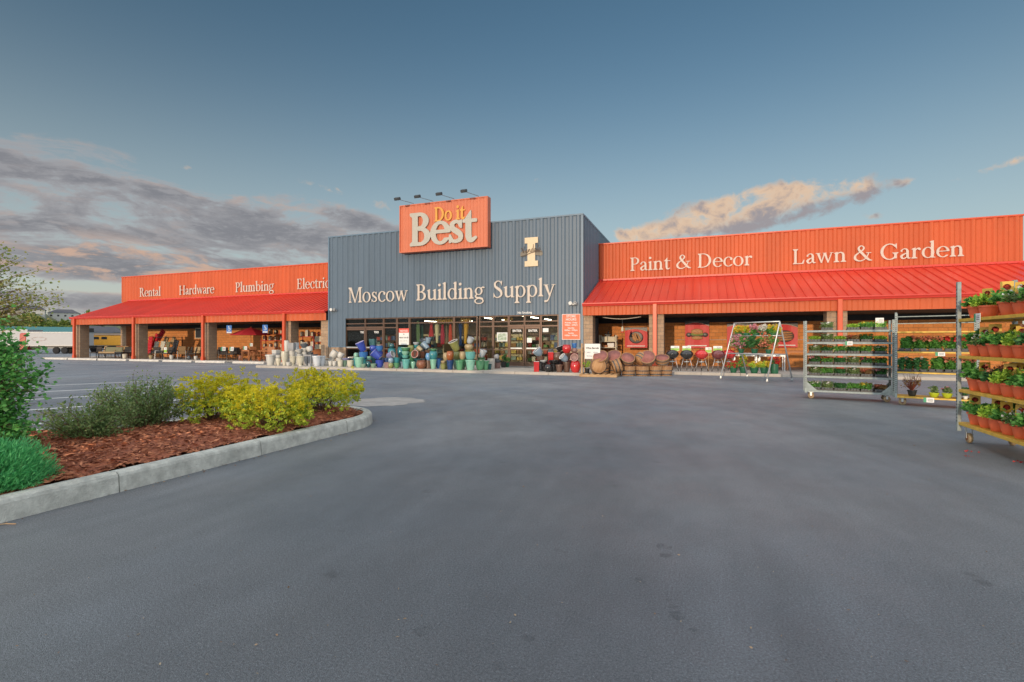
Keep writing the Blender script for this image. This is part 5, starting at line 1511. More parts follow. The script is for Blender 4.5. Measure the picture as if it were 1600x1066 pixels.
column(549.5, 23.2, ('cup', .38, .40, 'dteal', "dark green pot under a white dish"), ('dish', .44, .12, 'white', "white dish on the dark green pot"))
column(556.8, 23.0, ('cup', .36, .46, 'teal', "teal base pot under the pale green jar"), ('round', .30, .30, 'mint', "pale green round jar beside the stacked cobalt pots"))
column(568, 22.85, ('cup', .46, .42, 'teal', "teal pot at the bottom of the tall cobalt stack"), ('cup', .50, .40, 'blue', "bright blue pot in the middle of the tall cobalt stack"), ('taper', .50, .52, 'cobalt', "large cobalt pot tipped open atop the tall blue stack", dict(lean=24, toward=-2.3, rim='riml', inside='darkin')))
column(576.8, 22.6, ('cup', .30, .36, 'wine', "dark wine pot under a small green cup"), ('cup', .24, .22, 'mint', "small green cup amid the cobalt pots"))
column(583, 23.4, ('cup', .46, .50, 'dteal', "dark teal base pot of the rear blue stack"), ('cup', .42, .34, 'navy', "navy pot in the rear blue stack"), ('round', .42, .36, 'cobalt', "round cobalt jar in the rear blue stack"), ('cyl', .36, .36, 'dteal', "dark teal square pot topmost of the rear blue stack", dict(sq=1, spin=.2)))
column(592.8, 23.5, ('cup', .44, .50, 'navy', "navy base pot at the rear right of the blue pile"), ('cup', .40, .34, 'cobalt', "cobalt pot second in the rear right stack"), ('cup', .42, .32, 'blue', "blue pot topmost of the rear right stack with a pale lid"), ('dish', .34, .07, 'white', "pale lid on the rear blue pot"))
column(612.3, 23.1, ('cup', .40, .36, 'teal', "teal base pot under the tall teal urn"), ('jar', .44, .66, 'teal', "tall teal shouldered urn before the exit notice"), ('round', .30, .28, 'dteal', "dark green round jar standing on the tall teal urn"))
column(606.3, 22.0, ('cyl', .30, .30, 'mauve', "small mauve square pot between the cobalt and the two-tone pots", dict(sq=1)))
# --- teal and rust pile
column(610.8, 21.85, ('round', .30, .28, 'olive', "olive jar under a pale blue jar at the left of the teal pile"), ('jar', .29, .26, 'steel', "pale blue jar with a rusty foot on the olive jar"))
column(620, 22.0, ('bowl', .32, .28, 'green', "green bowl pot under a teal pot at the left of the teal pile"), ('taper', .32, .28, 'teal', "teal pot stacked on a green bowl pot"))
column(634.4, 21.85, ('taper', .42, .47, 'aqua', "bright aqua tapered pot in the front of the teal pile"))
column(645.6, 21.85, ('vase', .25, .36, 'mint', "slim mint vase between the aqua pot and the rust drum"))
column(658.5, 22.0, ('jar', .52, .42, 'rust', "wide rust brown drum pot in the front row"))
column(669.6, 22.3, ('cyl', .38, .42, 'brown', "brown pot half behind the rust drum"), ('round', .32, .38, 'sky', "sky blue round jar on the brown pot"))
column(677.2, 22.2, ('taper', .36, .48, 'mint', "mint tapered pot under the large teal jar"), ('jar', .44, .44, 'teal', "large teal jar on the mint tapered pot"), ('dish', .38, .12, 'green', "green dish on the large teal jar"))
column(684.3, 22.5, ('vase', .32, .50, 'blue', "blue vase right of the mint tapered pot"))
column(652.6, 22.6, ('cup', .40, .46, 'dteal', "dark teal pot carrying the rust lined pot"), ('cup', .42, .40, 'brown', "brown pot lying open to the front showing its rust red inside", dict(lean=78, toward=FRONT, rim='rimp', inside='rustin', dy=.1)))
column(650.3, 23.2, ('cup', .40, .46, 'teal', "teal base pot of the bowl tower"), ('cup', .38, .40, 'dteal', "dark teal pot in the bowl tower"), ('bowl', .36, .18, 'steel', "steel blue bowl in the bowl tower"), ('bowl', .34, .18, 'teal', "teal bowl in the bowl tower"), ('bowl', .34, .16, 'silver', "silver bowl topmost of the bowl tower"))
column(661, 23.6, ('cup', .48, .55, 'slate', "slate base pot at the back of the teal pile"), ('cup', .44, .45, 'slate', "slate pot second in the back stack"), ('bowl', .46, .30, 'slate', "slate bowl third in the back stack"), ('bowl', .40, .22, 'slate', "dark slate bowl topmost of the back stack", dict(lean=18, toward=FR)))
column(668.3, 23.3, ('cup', .46, .52, 'dteal', "dark teal base pot under the steel blue pots"), ('cup', .42, .42, 'brown', "brown pot under the steel blue tipped pot"), ('taper', .40, .40, 'steel', "steel blue fluted pot tipped to the left", dict(lean=42, toward=LEFT, flute=12)), ('taper', .32, .30, 'steel', "steel blue pot topmost over the tipped fluted pot", dict(lean=10, toward=RIGHT)))
column(659, 22.85, ('cup', .36, .50, 'slate', "slate pot under the tan pot"), ('cup', .32, .36, 'rust', "rust pot under the tan tipped pot"), ('taper', .28, .28, 'tan', "tan pot tipped to the left below the steel blue pots", dict(lean=55, toward=LEFT)))
column(633.4, 22.7, ('cup', .40, .46, 'sage', "sage base pot of the left bowl stack"), ('bowl', .38, .20, 'aqua', "aqua bowl in the left bowl stack"), ('bowl', .40, .22, 'mint', "pale mint bowl in the left bowl stack"), ('bowl', .46, .20, 'green', "wide green bowl with a pale rim topping the left bowl stack", dict(rim='rimg', inside='darkin')))
column(642, 23.0, ('cup', .40, .50, 'green', "green base pot under the brown rimmed jar"), ('cup', .36, .36, 'green', "green pot under the brown rimmed jar"), ('jar', .36, .36, 'olive', "olive jar with a dark open mouth beside the bowl tower", dict(inside='rustin')))
column(626.5, 23.5, ('cup', .40, .50, 'dteal', "dark teal base pot under the exit notice"), ('jar', .40, .60, 'teal', "dark teal jar just under the exit notice"))
column(628.2, 22.3, ('cup', .30, .32, 'steel', "steel blue pot behind the aqua pot"))
column(641.3, 22.35, ('bowl', .36, .40, 'green', "green bowl pot behind the slim mint vase"))
# --- green, orange and olive pile
column(692.8, 21.75, ('cup', .30, .30, 'olive', "mottled olive pot at the left foot of the orange pile"), ('bowl', .26, .14, 'tan', "tan bowl on the mottled olive pot"))
column(703.3, 21.75, ('taper', .38, .47, 'navy', "navy tapered pot under the orange jar"), ('jar', .36, .46, 'orange', "glossy orange-brown jar on the navy pot"))
column(697, 22.2, ('cup', .34, .44, 'olive', "olive pot behind the navy pot"), ('jar', .32, .40, 'tan', "tan jar left of the orange-brown jar"))
column(718.2, 21.7, ('taper', .42, .46, 'green', "leaf green tapered pot in the front of the orange pile"))
column(735, 21.75, ('taper', .50, .50, 'mint', "mint pot carrying an aqua pot, largest of the front row"), ('cup', .50, .40, 'aqua', "large aqua pot on the large mint pot"))
column(750, 22.0, ('cup', .42, .46, 'green', "deep green pot right of the mint and aqua pair"))
column(759.2, 22.2, ('taper', .32, .44, 'green', "dark green pot second from the right of the green pile", dict(rim='rimg')))
column(764.8, 22.5, ('taper', .24, .28, 'dteal', "small dark teal pot at the right end of the green pile"))
column(713.8, 22.4, ('cup', .38, .48, 'sage', "sage base pot under the olive pots"), ('jar', .36, .42, 'olive', "olive yellow jar in the middle of the orange pile"), ('taper', .50, .50, 'olive', "large olive pot with a white rim tipped open to the left", dict(lean=26, toward=-2.2, rim='rimw', inside='darkin')))
column(722.6, 22.15, ('cup', .32, .50, 'green', "green base pot under the honey coloured jar"), ('jar', .30, .40, 'tan', "honey coloured jar between the olive jar and the aqua pot"))
column(732.6, 22.7, ('cup', .44, .52, 'sage', "sage base pot behind the aqua pot"), ('cup', .42, .46, 'olive', "olive pot behind the aqua pot"), ('jar', .44, .30, 'tan', "tan and silver jar behind the aqua pot"), ('cup', .34, .34, 'silver', "silver grey pot tipped atop the tan jar", dict(lean=25, toward=RIGHT)))
column(752, 22.5, ('cup', .42, .50, 'sage', "sage pot under the silver tipped pot"), ('dish', .46, .10, 'green', "green dish under the silver tipped pot"), ('taper', .36, .36, 'silver', "silver blue pot tipped to the right on a green dish", dict(lean=22, toward=RIGHT)))
column(767.6, 23.2, ('cyl', .32, .52, 'white', "plain white square tub by the glass right of the green pile", dict(sq=1)))
column(777.3, 23.6, ('taper', .38, .30, 'mauve', "mauve brown pot before the entrance sidelight"), ('bowl', .36, .16, 'slate', "slate bowl on the mauve pot"), ('round', .28, .26, 'grey', "grey round pot on the slate bowl before the entrance sidelight", dict(lean=20, toward=LEFT)))
# --- red and black pile right of the entrance
column(838.2, 21.75, ('cyl', .26, .46, 'red', "tall red square pot with white edges at the left of the red pile", dict(sq=1, spin=.35, rim='rimw')))
column(849, 22.3, ('cup', .34, .40, 'black', "black pot under the silver dish"), ('dish', .32, .12, 'silver', "silver dish at the left of the red pile"))
column(845, 22.7, ('cup', .40, .46, 'black', "black base pot under the tipped blue and tan bowl"), ('cup', .38, .22, 'brown', "dark brown pot under the tipped blue and tan bowl"), ('bowl', .46, .34, 'steel', "blue and tan bowl tipped open to the left on the red pile", dict(lean=40, toward=-2.6, inside='bluein', rim='rimw')))
column(856.6, 21.8, ('round', .38, .34, 'black', "shiny black round pot in the front of the red pile"))
column(865, 22.05, ('cup', .34, .36, 'black', "black cup pot under the wide black bowl"), ('bowl', .46, .18, 'black', "wide black bowl on the black cup pot"))
column(873.8, 21.75, ('taper', .34, .34, 'brown', "brown ribbed tapered pot in the front of the red pile", dict(flute=16)))
column(885.5, 21.95, ('taper', .36, .46, 'brown', "dark brown tall pot left of the glossy red jar"), ('cup', .34, .32, 'steel', "steel blue pot tipped forward on the dark brown pot", dict(lean=50, toward=FL, inside='bluein', rim='rimw')))
column(899.2, 21.85, ('jar', .46, .50, 'red', "large glossy red jar at the right front of the red pile"), ('cup', .36, .32, 'wine', "wine pot lying open to the front on the glossy red jar", dict(lean=72, toward=FRONT, rim='rimp', inside='rustin', dy=.08)))
column(860.4, 22.5, ('cup', .36, .48, 'wine', "wine pot under the red square jar"), ('cyl', .26, .42, 'red', "red square jar with white edges on the wine pot", dict(sq=1, spin=.35, rim='rimw')), ('bowl', .26, .16, 'slate', "slate bowl on the red square jar"))
column(870.3, 22.6, ('cup', .40, .50, 'black', "black base pot under the brown jar"), ('jar', .38, .36, 'brown', "brown jar in the middle of the red pile", dict(rim='rimp')))
column(876.5, 23.0, ('cup', .40, .60, 'wine', "wine base pot behind the brown jar"), ('cup', .38, .34, 'black', "black pot behind the brown jar"), ('bowl', .40, .20, 'black', "black bowl tipped at the top of the red pile", dict(lean=20, toward=LEFT, rim='rimw')))
column(885.5, 22.7, ('cup', .40, .52, 'wine', "wine base pot under the upper red jar"), ('cup', .38, .34, 'brown', "brown pot under the upper red jar"), ('jar', .42, .40, 'red', "upper glossy red jar beside the blue wall"))
column(897.4, 22.9, ('cup', .40, .50, 'black', "black base pot at the rear right of the red pile"), ('cup', .36, .36, 'wine', "wine pot at the rear right of the red pile"), ('round', .30, .24, 'mauve', "mauve round pot at the rear right"), ('taper', .26, .24, 'blue', "small blue pot topmost at the rear right of the red pile"))

# ------------------------------------------------------------------ half barrels and the pallet
M['stave'] = material("oak_stave", (.30, .15, .065), .8, 0, 3, .4, 14, color2=(.48, .28, .14), stretch=(6, 6, .7), dirt=.3, dscale=4)
M['barrel_in'] = material("wine_stained_oak", (.34, .13, .11), .8, .25, 4, .3, 12)
M['hoop'] = material("barrel_hoop", (.12, .12, .12), .5, .2, 5, metal=.6)
M['oak_end'] = material("barrel_head", (.42, .21, .09), .75, .0, 2, .3, 10, color2=(.55, .32, .15), stretch=(7, .6, 1))
def half_barrel(label, pos, D=.62, H=.42, lean=0.0, toward=0.0, spin=0.0, fill=True):
    t = thing("half_barrel", label, "barrel planter", (0, 0, 0), group="half oak barrels beside the pallet")
    r0, r1 = D * .44, D * .5; n = 22
    mb = MB()
    for k in range(n):     # staves with small gaps
        a0, a1 = 2 * math.pi * (k + .03) / n, 2 * math.pi * (k + .97) / n
        vs = []
        for (ro, z) in ((r0, 0), (r0 + (r1 - r0) * .6, H * .45), (r1, H)):
            for rr in (ro, ro - .028):
                for a in (a0, a1): vs.append((rr * math.cos(a), rr * math.sin(a), z))
        f = []
        for l in (0, 4):
            f += [(l, l + 1, l + 5, l + 4), (l + 3, l + 2, l + 6, l + 7), (l + 2, l, l + 4, l + 6), (l + 1, l + 3, l + 7, l + 5)]
        f += [(8, 9, 11, 10), (2, 3, 1, 0)]
        mb.add(vs, f)
    s = mb.build("staves", M['stave'], t)
    mb = MB(); mb.lathe([(r0 * .92, .02), (r1 * .935, H - .004)], 22); mb.lathe([(.001, .035), (r0 * .93, .036)], 22); mb.build("inside", M['barrel_in'], t)
    mb = MB(); mb.lathe([(.001, .012), (r0 * .94, .010), (r0 * .94, .008), (.001, .008)], 22); mb.build("barrel_head", M['oak_end'], t)
    for z0, z1 in ((.04, .09), (.20, .245)):
        f = lambda z: r0 + (r1 - r0) * z / H * 1.15 + .005
        mb = MB(); mb.lathe([(f(z0) - .004, z0), (f(z0), z0), (f(z1), z1), (f(z1) - .004, z1)], 24); mb.build("hoop", M['hoop'], t)
    a = R(lean); ax = Vector((-math.sin(toward), math.cos(toward), 0))
    lift = r0 * math.sin(a) if lean < 60 else r1 * .97
    t.matrix_world = T(pos[0], pos[1], pos[2] + lift) @ Matrix.Rotation(a, 4, ax) @ RZ(spin)
    return t
def hb_(px, Y, label, z=0.004, **k): return half_barrel(label, (at(px, Y)[0], Y, z), **k)
M['pine'] = material("pallet_pine", (.42, .24, .11), .8, .0, 3, .3, 12, color2=(.58, .38, .20), stretch=(1, 6, 1), dirt=.25, dscale=3)
# pallet on the lot with a lattice frame standing on it
px0, px1 = at(906, 21.15)[0], at(964, 21.15)[0]
t = thing("wooden_pallet", "pale wooden pallet on the asphalt under the leaning barrel ends", "pallet", ((px0 + px1) / 2, 21.45, .004), R(2))
hw = (px1 - px0) / 2
mb = MB()
for y in (-.42, 0, .42): mb.box(-hw, y - .045, .018, hw, y + .045, .10)
mb.build("stringer", M['pine'], t)
mb = MB()
for k in range(7): x = -hw + .02 + k * (2 * hw - .14) / 6; mb.box(x, -.5, .101, x + .11, .5, .12)
mb.build("deck", M['pine'], t)
mb = MB()
for y in (-.46, -.05, .37): mb.box(-hw + .02, y, 0, hw - .02, y + .09, .0175)
mb.build("bottom_boards", M['pine'], t)
ZPAL = .128
x, _ = at(909.3, 21.3)
t = thing("timber_post_frame", "narrow pale timber frame standing at the left end of the pallet", "frame", (x, 21.3, ZPAL))
mb = MB(); mb.box(-.03, -.03, 0, .03, .03, 1.30, b=.004); mb.build("post", M['pine'], t)
mb = MB(); mb.box(-.03, .55, 0, .03, .61, 1.22, b=.004); mb.build("post", M['pine'], t)
mb = MB(); mb.box(-.02, .031, .9, .02, .549, .96); mb.build("rail", M['pine'], t)
mb = MB(); mb.box(-.02, .031, .25, .02, .549, .31); mb.build("rail", M['pine'], t)
x, _ = at(925.5, 21.6)
t = thing("price_board", "white price board reading Wine Barrels above the pallet", "sign", (x, 21.62, ZPAL))
mb = MB(); mb.box(-.34, -.008, .62, .34, .008, 1.28); mb.build("sheet", M['white'], t)
mb = MB(); mb.box(-.02, .009, 0, .02, .035, 1.1); mb.build("stake", M['pine'], t)
ink = material("grey_ink", (.10, .12, .20), .6, .1)
sans_text("lettering", "Wine Barrels", 0, 1.06, .105, -.011, M['black'], t, bold=.004)
sans_text("lettering", "HALF      $34.99", 0, .88, .07, -.011, ink, t)
sans_text("lettering", "WHOLE    $79.99", 0, .72, .07, -.011, ink, t)
hb_(935.6, 21.28, "half barrel standing on edge on the pallet, its tan round head facing forward", z=ZPAL, lean=96, toward=math.pi / 2 + .3, spin=.6, D=.70)
hb_(941, 21.75, "half barrel leaning open behind the round barrel head", z=ZPAL + .30, lean=48, toward=-1.7, D=.66, H=.36)
half_barrel("half barrel at the foot of the leaning one, on the pallet", (at(941, 21.75)[0], 21.8, ZPAL), D=.60)
hb_(960.5, 22.3, "half barrel stacked on another just right of the pallet, open towards the lot", z=.43, lean=42, toward=-1.7, D=.70, H=.36)
hb_(960.5, 22.35, "half barrel at the bottom of the stack just right of the pallet")
hb_(957.5, 21.62, "half barrel leaning on its rim at the right end of the pallet", z=ZPAL, lean=72, toward=.35, D=.58, H=.34)
hb_(982, 22.3, "half barrel in the front row, leftmost of the upright four")
hb_(1003.5, 22.5, "half barrel in the front row, second of the upright four")
hb_(1024, 22.75, "half barrel in the front row, third of the upright four", D=.58)
hb_(1040.5, 23.0, "half barrel at the right end of the upright row", D=.56)
hb_(979.5, 22.35, "half barrel tipped on the leftmost upright one, wine stained inside showing", z=.42, lean=44, toward=-1.2, H=.28)
hb_(997, 22.45, "half barrel lying on its side slantwise on the upright row", z=.44, lean=58, toward=.9, H=.34, D=.56)
hb_(1012.6, 22.6, "half barrel tipped forward showing its pale inside, top of the row by the orange post", z=.43, lean=56, toward=-1.6, D=.68, H=.30)
hb_(1034.5, 22.9, "half barrel on top of the right end of the row", z=.43, lean=26, toward=-1.5, D=.62, H=.30)
# ------------------------------------------------------------------ plant stock: trays, pots, carts and rack
def petal(name, c1, c2): return material(name, c1, .5, 0, 3, color2=c2, island=.8, translucent=.25, spec=.2)
B = {'red': petal("petal_red", (.45, .02, .02), (.62, .06, .05)), 'orange': petal("petal_orange", (.60, .16, .02), (.72, .28, .05)), 'yellow': petal("petal_yellow", (.60, .42, .03), (.75, .60, .08)),
     'pink': petal("petal_pink", (.55, .16, .22), (.70, .38, .40)), 'white': petal("petal_white", (.65, .63, .56), (.78, .76, .70)), 'magenta': petal("petal_magenta", (.45, .03, .14), (.60, .10, .24)),
     'coral': petal("petal_coral", (.60, .15, .09), (.70, .30, .18))}
M['leaf_bed'] = leaf_material("bedding_leaf", (.035, .12, .025), (.13, .30, .06))
M['leaf_lime'] = leaf_material("lime_leaf", (.14, .26, .03), (.32, .42, .06))
M['leaf_dark'] = leaf_material("dark_leaf", (.02, .07, .025), (.06, .17, .05))
M['leaf_bronze'] = leaf_material("bronze_leaf", (.10, .06, .03), (.24, .15, .06))
M['tray'] = material("tray_plastic", (.025, .026, .028), .45, .2, 8)
M['cell'] = material("cell_plastic", (.10, .105, .11), .5, .25, 14)
def plant_cloud(r, n, hx, hy, z0, h, clumps):
    c = np.stack([r.uniform(-hx, hx, clumps), r.uniform(-hy, hy, clumps)], 1); hh = h * r.uniform(.55, 1.0, clumps)
    k = r.integers(0, clumps, n); u = r.uniform(size=n) ** .7
    sp = min(hx, hy) * .42
    P = np.stack([c[k, 0] + r.normal(size=n) * sp * .6, c[k, 1] + r.normal(size=n) * sp * .6, z0 + hh[k] * u], 1)
    D = np.stack([r.normal(size=n), r.normal(size=n), r.normal(size=n) * .5 + .35], 1)
    return P, D
def tray_proto(seed, leaf='leaf_bed', bloom=None, h=.165, n=1150, nb=170, w=.275, d=.50, cells=(4, 6), big=1.0):
    r = np.random.default_rng(seed)
    t = thing("plant_tray", "", "plant tray", (0, 0, -50))
    mb = MB(); mb.box(-w / 2, -d / 2, 0, w / 2, d / 2, .012); 
    for (a, b, c, e) in ((-w / 2, -d / 2, w / 2, -d / 2 + .006), (-w / 2, d / 2 - .006, w / 2, d / 2), (-w / 2, -d / 2 + .006, -w / 2 + .006, d / 2 - .006), (w / 2 - .006, -d / 2 + .006, w / 2, d / 2 - .006)):
        mb.box(a, b, .012, c, e, .030)
    mb.build("tray", M['tray'], t)
    mb = MB(); cw, cd = (w - .02) / cells[0], (d - .02) / cells[1]
    for i in range(cells[0]):
        for j in range(cells[1]):
            x, y = -w / 2 + .01 + (i + .5) * cw, -d / 2 + .01 + (j + .5) * cd
            a, b = cw * .36, cw * .46; a2, b2 = cd * .36, cd * .46
            mb.add([(x - a, y - a2, .013), (x + a, y - a2, .013), (x + a, y + a2, .013), (x - a, y + a2, .013), (x - b, y - b2, .075), (x + b, y - b2, .075), (x + b, y + b2, .075), (x - b, y + b2, .075)],
                   [(0, 1, 5, 4), (1, 2, 6, 5), (2, 3, 7, 6), (3, 0, 4, 7), (4, 5, 6, 7)])
    mb.build("cell_packs", M['cell'], t)
    P, D = plant_cloud(r, n, w / 2 - .03, d / 2 - .03, .055, h, cells[0] * cells[1])
    leaf_mesh("foliage", P, D, r.uniform(.024, .052, n) * big, M[leaf], t, .6, .25, seed)
    if bloom:
        P, D = plant_cloud(r, nb, w / 2 - .03, d / 2 - .03, .055 + h * .62, h * .42, cells[0] * cells[1])
        leaf_mesh("blossoms", P, D, r.uniform(.028, .05, nb) * big, B[bloom], t, .95, .3, seed + 1)
    return t
TR = {}
for k, (key, a) in enumerate({'green': {}, 'lime': dict(leaf='leaf_lime', h=.11), 'yellow': dict(bloom='yellow', nb=90), 'orange': dict(bloom='orange', nb=70, leaf='leaf_dark'), 'red': dict(bloom='red', nb=110, h=.15),
        'pink': dict(bloom='pink', nb=60), 'white': dict(bloom='white', nb=50), 'mixed': dict(bloom='white', nb=60, leaf='leaf_olive'), 'rose': dict(bloom='pink', nb=140, leaf='leaf_dark'), 'bronze': dict(leaf='leaf_bronze', bloom='coral', nb=130, h=.13), 'magenta': dict(bloom='magenta', nb=60, leaf='leaf_dark', h=.15), 'dark': dict(leaf='leaf_dark', h=.14),
        'tallpink': dict(bloom='coral', nb=130, h=.31, n=1300, cells=(2, 4), big=1.6), 'tallred': dict(bloom='red', nb=110, h=.31, n=1300, cells=(2, 4), big=1.6), 'tallgreen': dict(h=.31, n=1300, cells=(2, 4), big=1.6), 'talldark': dict(leaf='leaf_dark', bloom='white', nb=30, h=.29, n=1300, cells=(2, 4), big=1.6)}.items()):
    TR[key] = tray_proto(300 + 2 * k, **a)
TRK = {k: tree_of(v) for k, v in TR.items()}
TRUSED = set()
def put_tray(key, Mw, label, group):
    if key not in TRUSED: TRUSED.add(key); o = TR[key]
    else: o = dup(TR[key], TRK[key], (0, 0, 0))
    o.matrix_world = Mw; o['label'] = label; o['group'] = group
    return o
ORD = ["first", "second", "third", "fourth", "fifth", "sixth", "seventh", "eighth"]
DESC = {'mixed': "grey-green white-flowered plants", 'rose': "rose pink flowers", 'green': "green seedlings", 'lime': "lime green seedlings", 'yellow': "yellow flowers", 'orange': "orange flowers", 'red': "red flowers", 'pink': "pink flowers", 'white': "white flowers", 'bronze': "bronze leaved coral flowers",
        'magenta': "magenta flowers", 'dark': "dark green plants", 'tallpink': "coral geraniums", 'tallred': "red geraniums", 'tallgreen': "leafy geraniums", 'talldark': "dark leaved white flowers"}

def cart_frame(name, label, p0, p1, depth, zt, shelves, mat, postmat, postw=(.05, .03), gusset=False, bar=.035, casters=True, topbars=()):
    """shelf trolley: local X runs along its front from p0 to p1, local Y to its back"""
    d = Vector((p1[0] - p0[0], p1[1] - p0[1], 0)); L_ = d.length; rz = math.atan2(d.y, d.x)
    t = thing(name, label, "plant cart", (p0[0], p0[1], 0), rz)
    for x in (0, L_):
        for y in (0, depth):
            mb = MB(); a, b = postw
            mb.box(x - a / 2, y - b / 2, .16, x + a / 2, y + b / 2, zt, b=.004)
            o = mb.build("post", postmat, t)
            mb = MB(); n = int((zt - .35) / .05)
            for k in range(n):
                z = .30 + k * .05; mb.box(x - .010, y - b / 2 - .0015, z, x + .010, y - b / 2 - .0005, z + .022)
            mb.build("slots", M['black'], o)
    for z in shelves:
        mb = MB(); e = postw[0] / 2
        mb.box(e, -.012, z - bar, L_ - e, .012, z, b=.003); mb.box(e, depth - .012, z - bar, L_ - e, depth + .012, z, b=.003)
        mb.box(.0, .016, z - bar, .02, depth - .016, z); mb.box(L_ - .02, .016, z - bar, L_, depth - .016, z)
        mb.box(.021, .013, z - .012, L_ - .021, depth - .013, z - .002)
        mb.build("shelf", mat, t)
    for z, y in topbars:
        mb = MB(); mb.box(postw[0] / 2, y - .012, z - .02, L_ - postw[0] / 2, y + .012, z); mb.build("rail", postmat, t)
    if gusset:
        for x, sgn in ((postw[0] / 2, 1), (L_ - postw[0] / 2, -1)):
            for y in (-.016, depth + .013):
                P_ = [(x, shelves[0] - .01), (x + sgn * .24, shelves[0] - .01), (x, shelves[0] + .22)]
                mb = MB(); mb.prism(P_ if sgn > 0 else P_[::-1], .004, T(0, y, 0) @ RX(R(90))); mb.build("gusset", mat, t)
    for x in (.12, L_ - .12):
        for y in (.08, depth - .08):
            mb = MB(); mb.box(x - .05, y - .05, shelves[0] - bar - .015, x + .05, y + .05, shelves[0] - bar - .002)
            zc = .075
            mb.box(x - .02, y - .042, zc, x + .02, y - .036, shelves[0] - bar - .016); mb.box(x - .02, y + .036, zc, x + .02, y + .042, shelves[0] - bar - .016)
            o = mb.build("caster", M['steel'], t)
            mb = MB(); mb.lathe([(.03, -.026), (.065, -.026), (.074, -.016), (.074, .016), (.065, .026), (.03, .026)], 18, T(x, y, .078) @ RX(R(90))); mb.build("wheel", M['caster_tan'], o)
            mb = MB(); mb.lathe([(.006, -.030), (.034, -.028), (.034, .028), (.006, .030)], 12, T(x, y, .078) @ RX(R(90))); mb.build("hub", M['rust_metal'], o)
    return t, T(p0[0], p0[1], 0) @ RZ(rz), L_
M['caster_tan'] = material("caster_polymer", (.34, .24, .13), .5, .2, 6)
M['rust_metal'] = material("rusty_metal", (.22, .08, .03), .8, .3, 20)
M['galv'] = material("galvanised_shelf", (.30, .345, .335), .6, .18, 14, metal=.25, spec=.3, dirt=.3, dscale=6)
M['yellow_bar'] = material("worn_yellow_paint", (.72, .44, .06), .5, .15, 8, dirt=.6, dscale=9)
def card(label, Mw, w, h, kind='white', group=None, name="price_card"):
    t = thing(name, label, "price card", (0, 0, 0), group=group); t.matrix_world = Mw
    mb = MB(); mb.box(-w / 2, -.003, 0, w / 2, .003, h); mb.build("sheet", M['white'], t)
    mb = MB()
    if kind == 'green': mb.box(-w / 2 + .005, -.0042, h * .05, w / 2 - .005, -.0031, h * .55); mm = M['card_green']
    else: mb.box(-w / 2, -.0042, 0, -w / 2 + w * .28, -.0031, h); mm = M['card_green2']
    mb.build("colour_band", mm, t)
    mb = MB()
    for k in range(3): mb.box(-w * .12, -.0042, h * (.62 + k * .10) if kind == 'green' else h * (.25 + .2 * k), w * .38, -.0031, h * (.655 + k * .10) if kind == 'green' else h * (.32 + .2 * k))
    mb.build("print", M['black'], t)
    return t
M['card_green'] = material("card_green", (.28, .50, .06), .5, .05); M['card_green2'] = material("card_dark_green", (.05, .32, .16), .5, .05)

# --- galvanised cart
p0, p1 = polar(1259, 13.25), polar(1396, 12.3)
SH1 = [.235, .615, .905, 1.20, 1.50, 1.81]
c1, M1, L1 = cart_frame("plant_cart", "galvanised steel plant cart with six shelves of seedling trays", p0, p1, .62, 2.06, SH1, M['galv'], M['galv'], (.055, .04), gusset=True, bar=.05)
mb = MB(); mb.box(-.055, .022, .2, -.032, .60, 2.06, b=.004); mb.build("end_panel", M['galv'], c1)
rowsA = [['white', 'mixed', 'dark', 'green', 'yellow', 'bronze'], ['mixed', 'green', 'dark', 'mixed', 'bronze', 'rose'], ['rose', 'red', 'dark', 'mixed', 'magenta', 'red'], ['mixed', 'orange', 'green', 'dark', 'yellow', 'white'], ['lime', 'mixed', 'lime', 'bronze', 'orange', 'lime'], [None, 'mixed', None, 'lime', 'yellow', 'yellow']]
nmA = ["bottom", "second lowest", "third lowest", "third highest", "second highest", "top"]
for i, row in enumerate(rowsA):
    for j, key in enumerate(row):
        if not key: continue
        put_tray(key, M1 @ T(.20 + j * .285, .30, SH1[i] + .001), "tray of %s, %s from left, %s shelf, galvanised cart" % (DESC[key], ORD[j], nmA[i]), "seedling trays on the plant carts")
card("white price card clipped to the second highest bar of the galvanised cart", M1 @ T(.95, -.022, 1.42), .16, .10, group="price cards on the plant carts")
card("white price card standing at the top right of the galvanised cart", M1 @ T(1.60, .10, 1.812) , .17, .30, 'green', group="price cards on the plant carts")
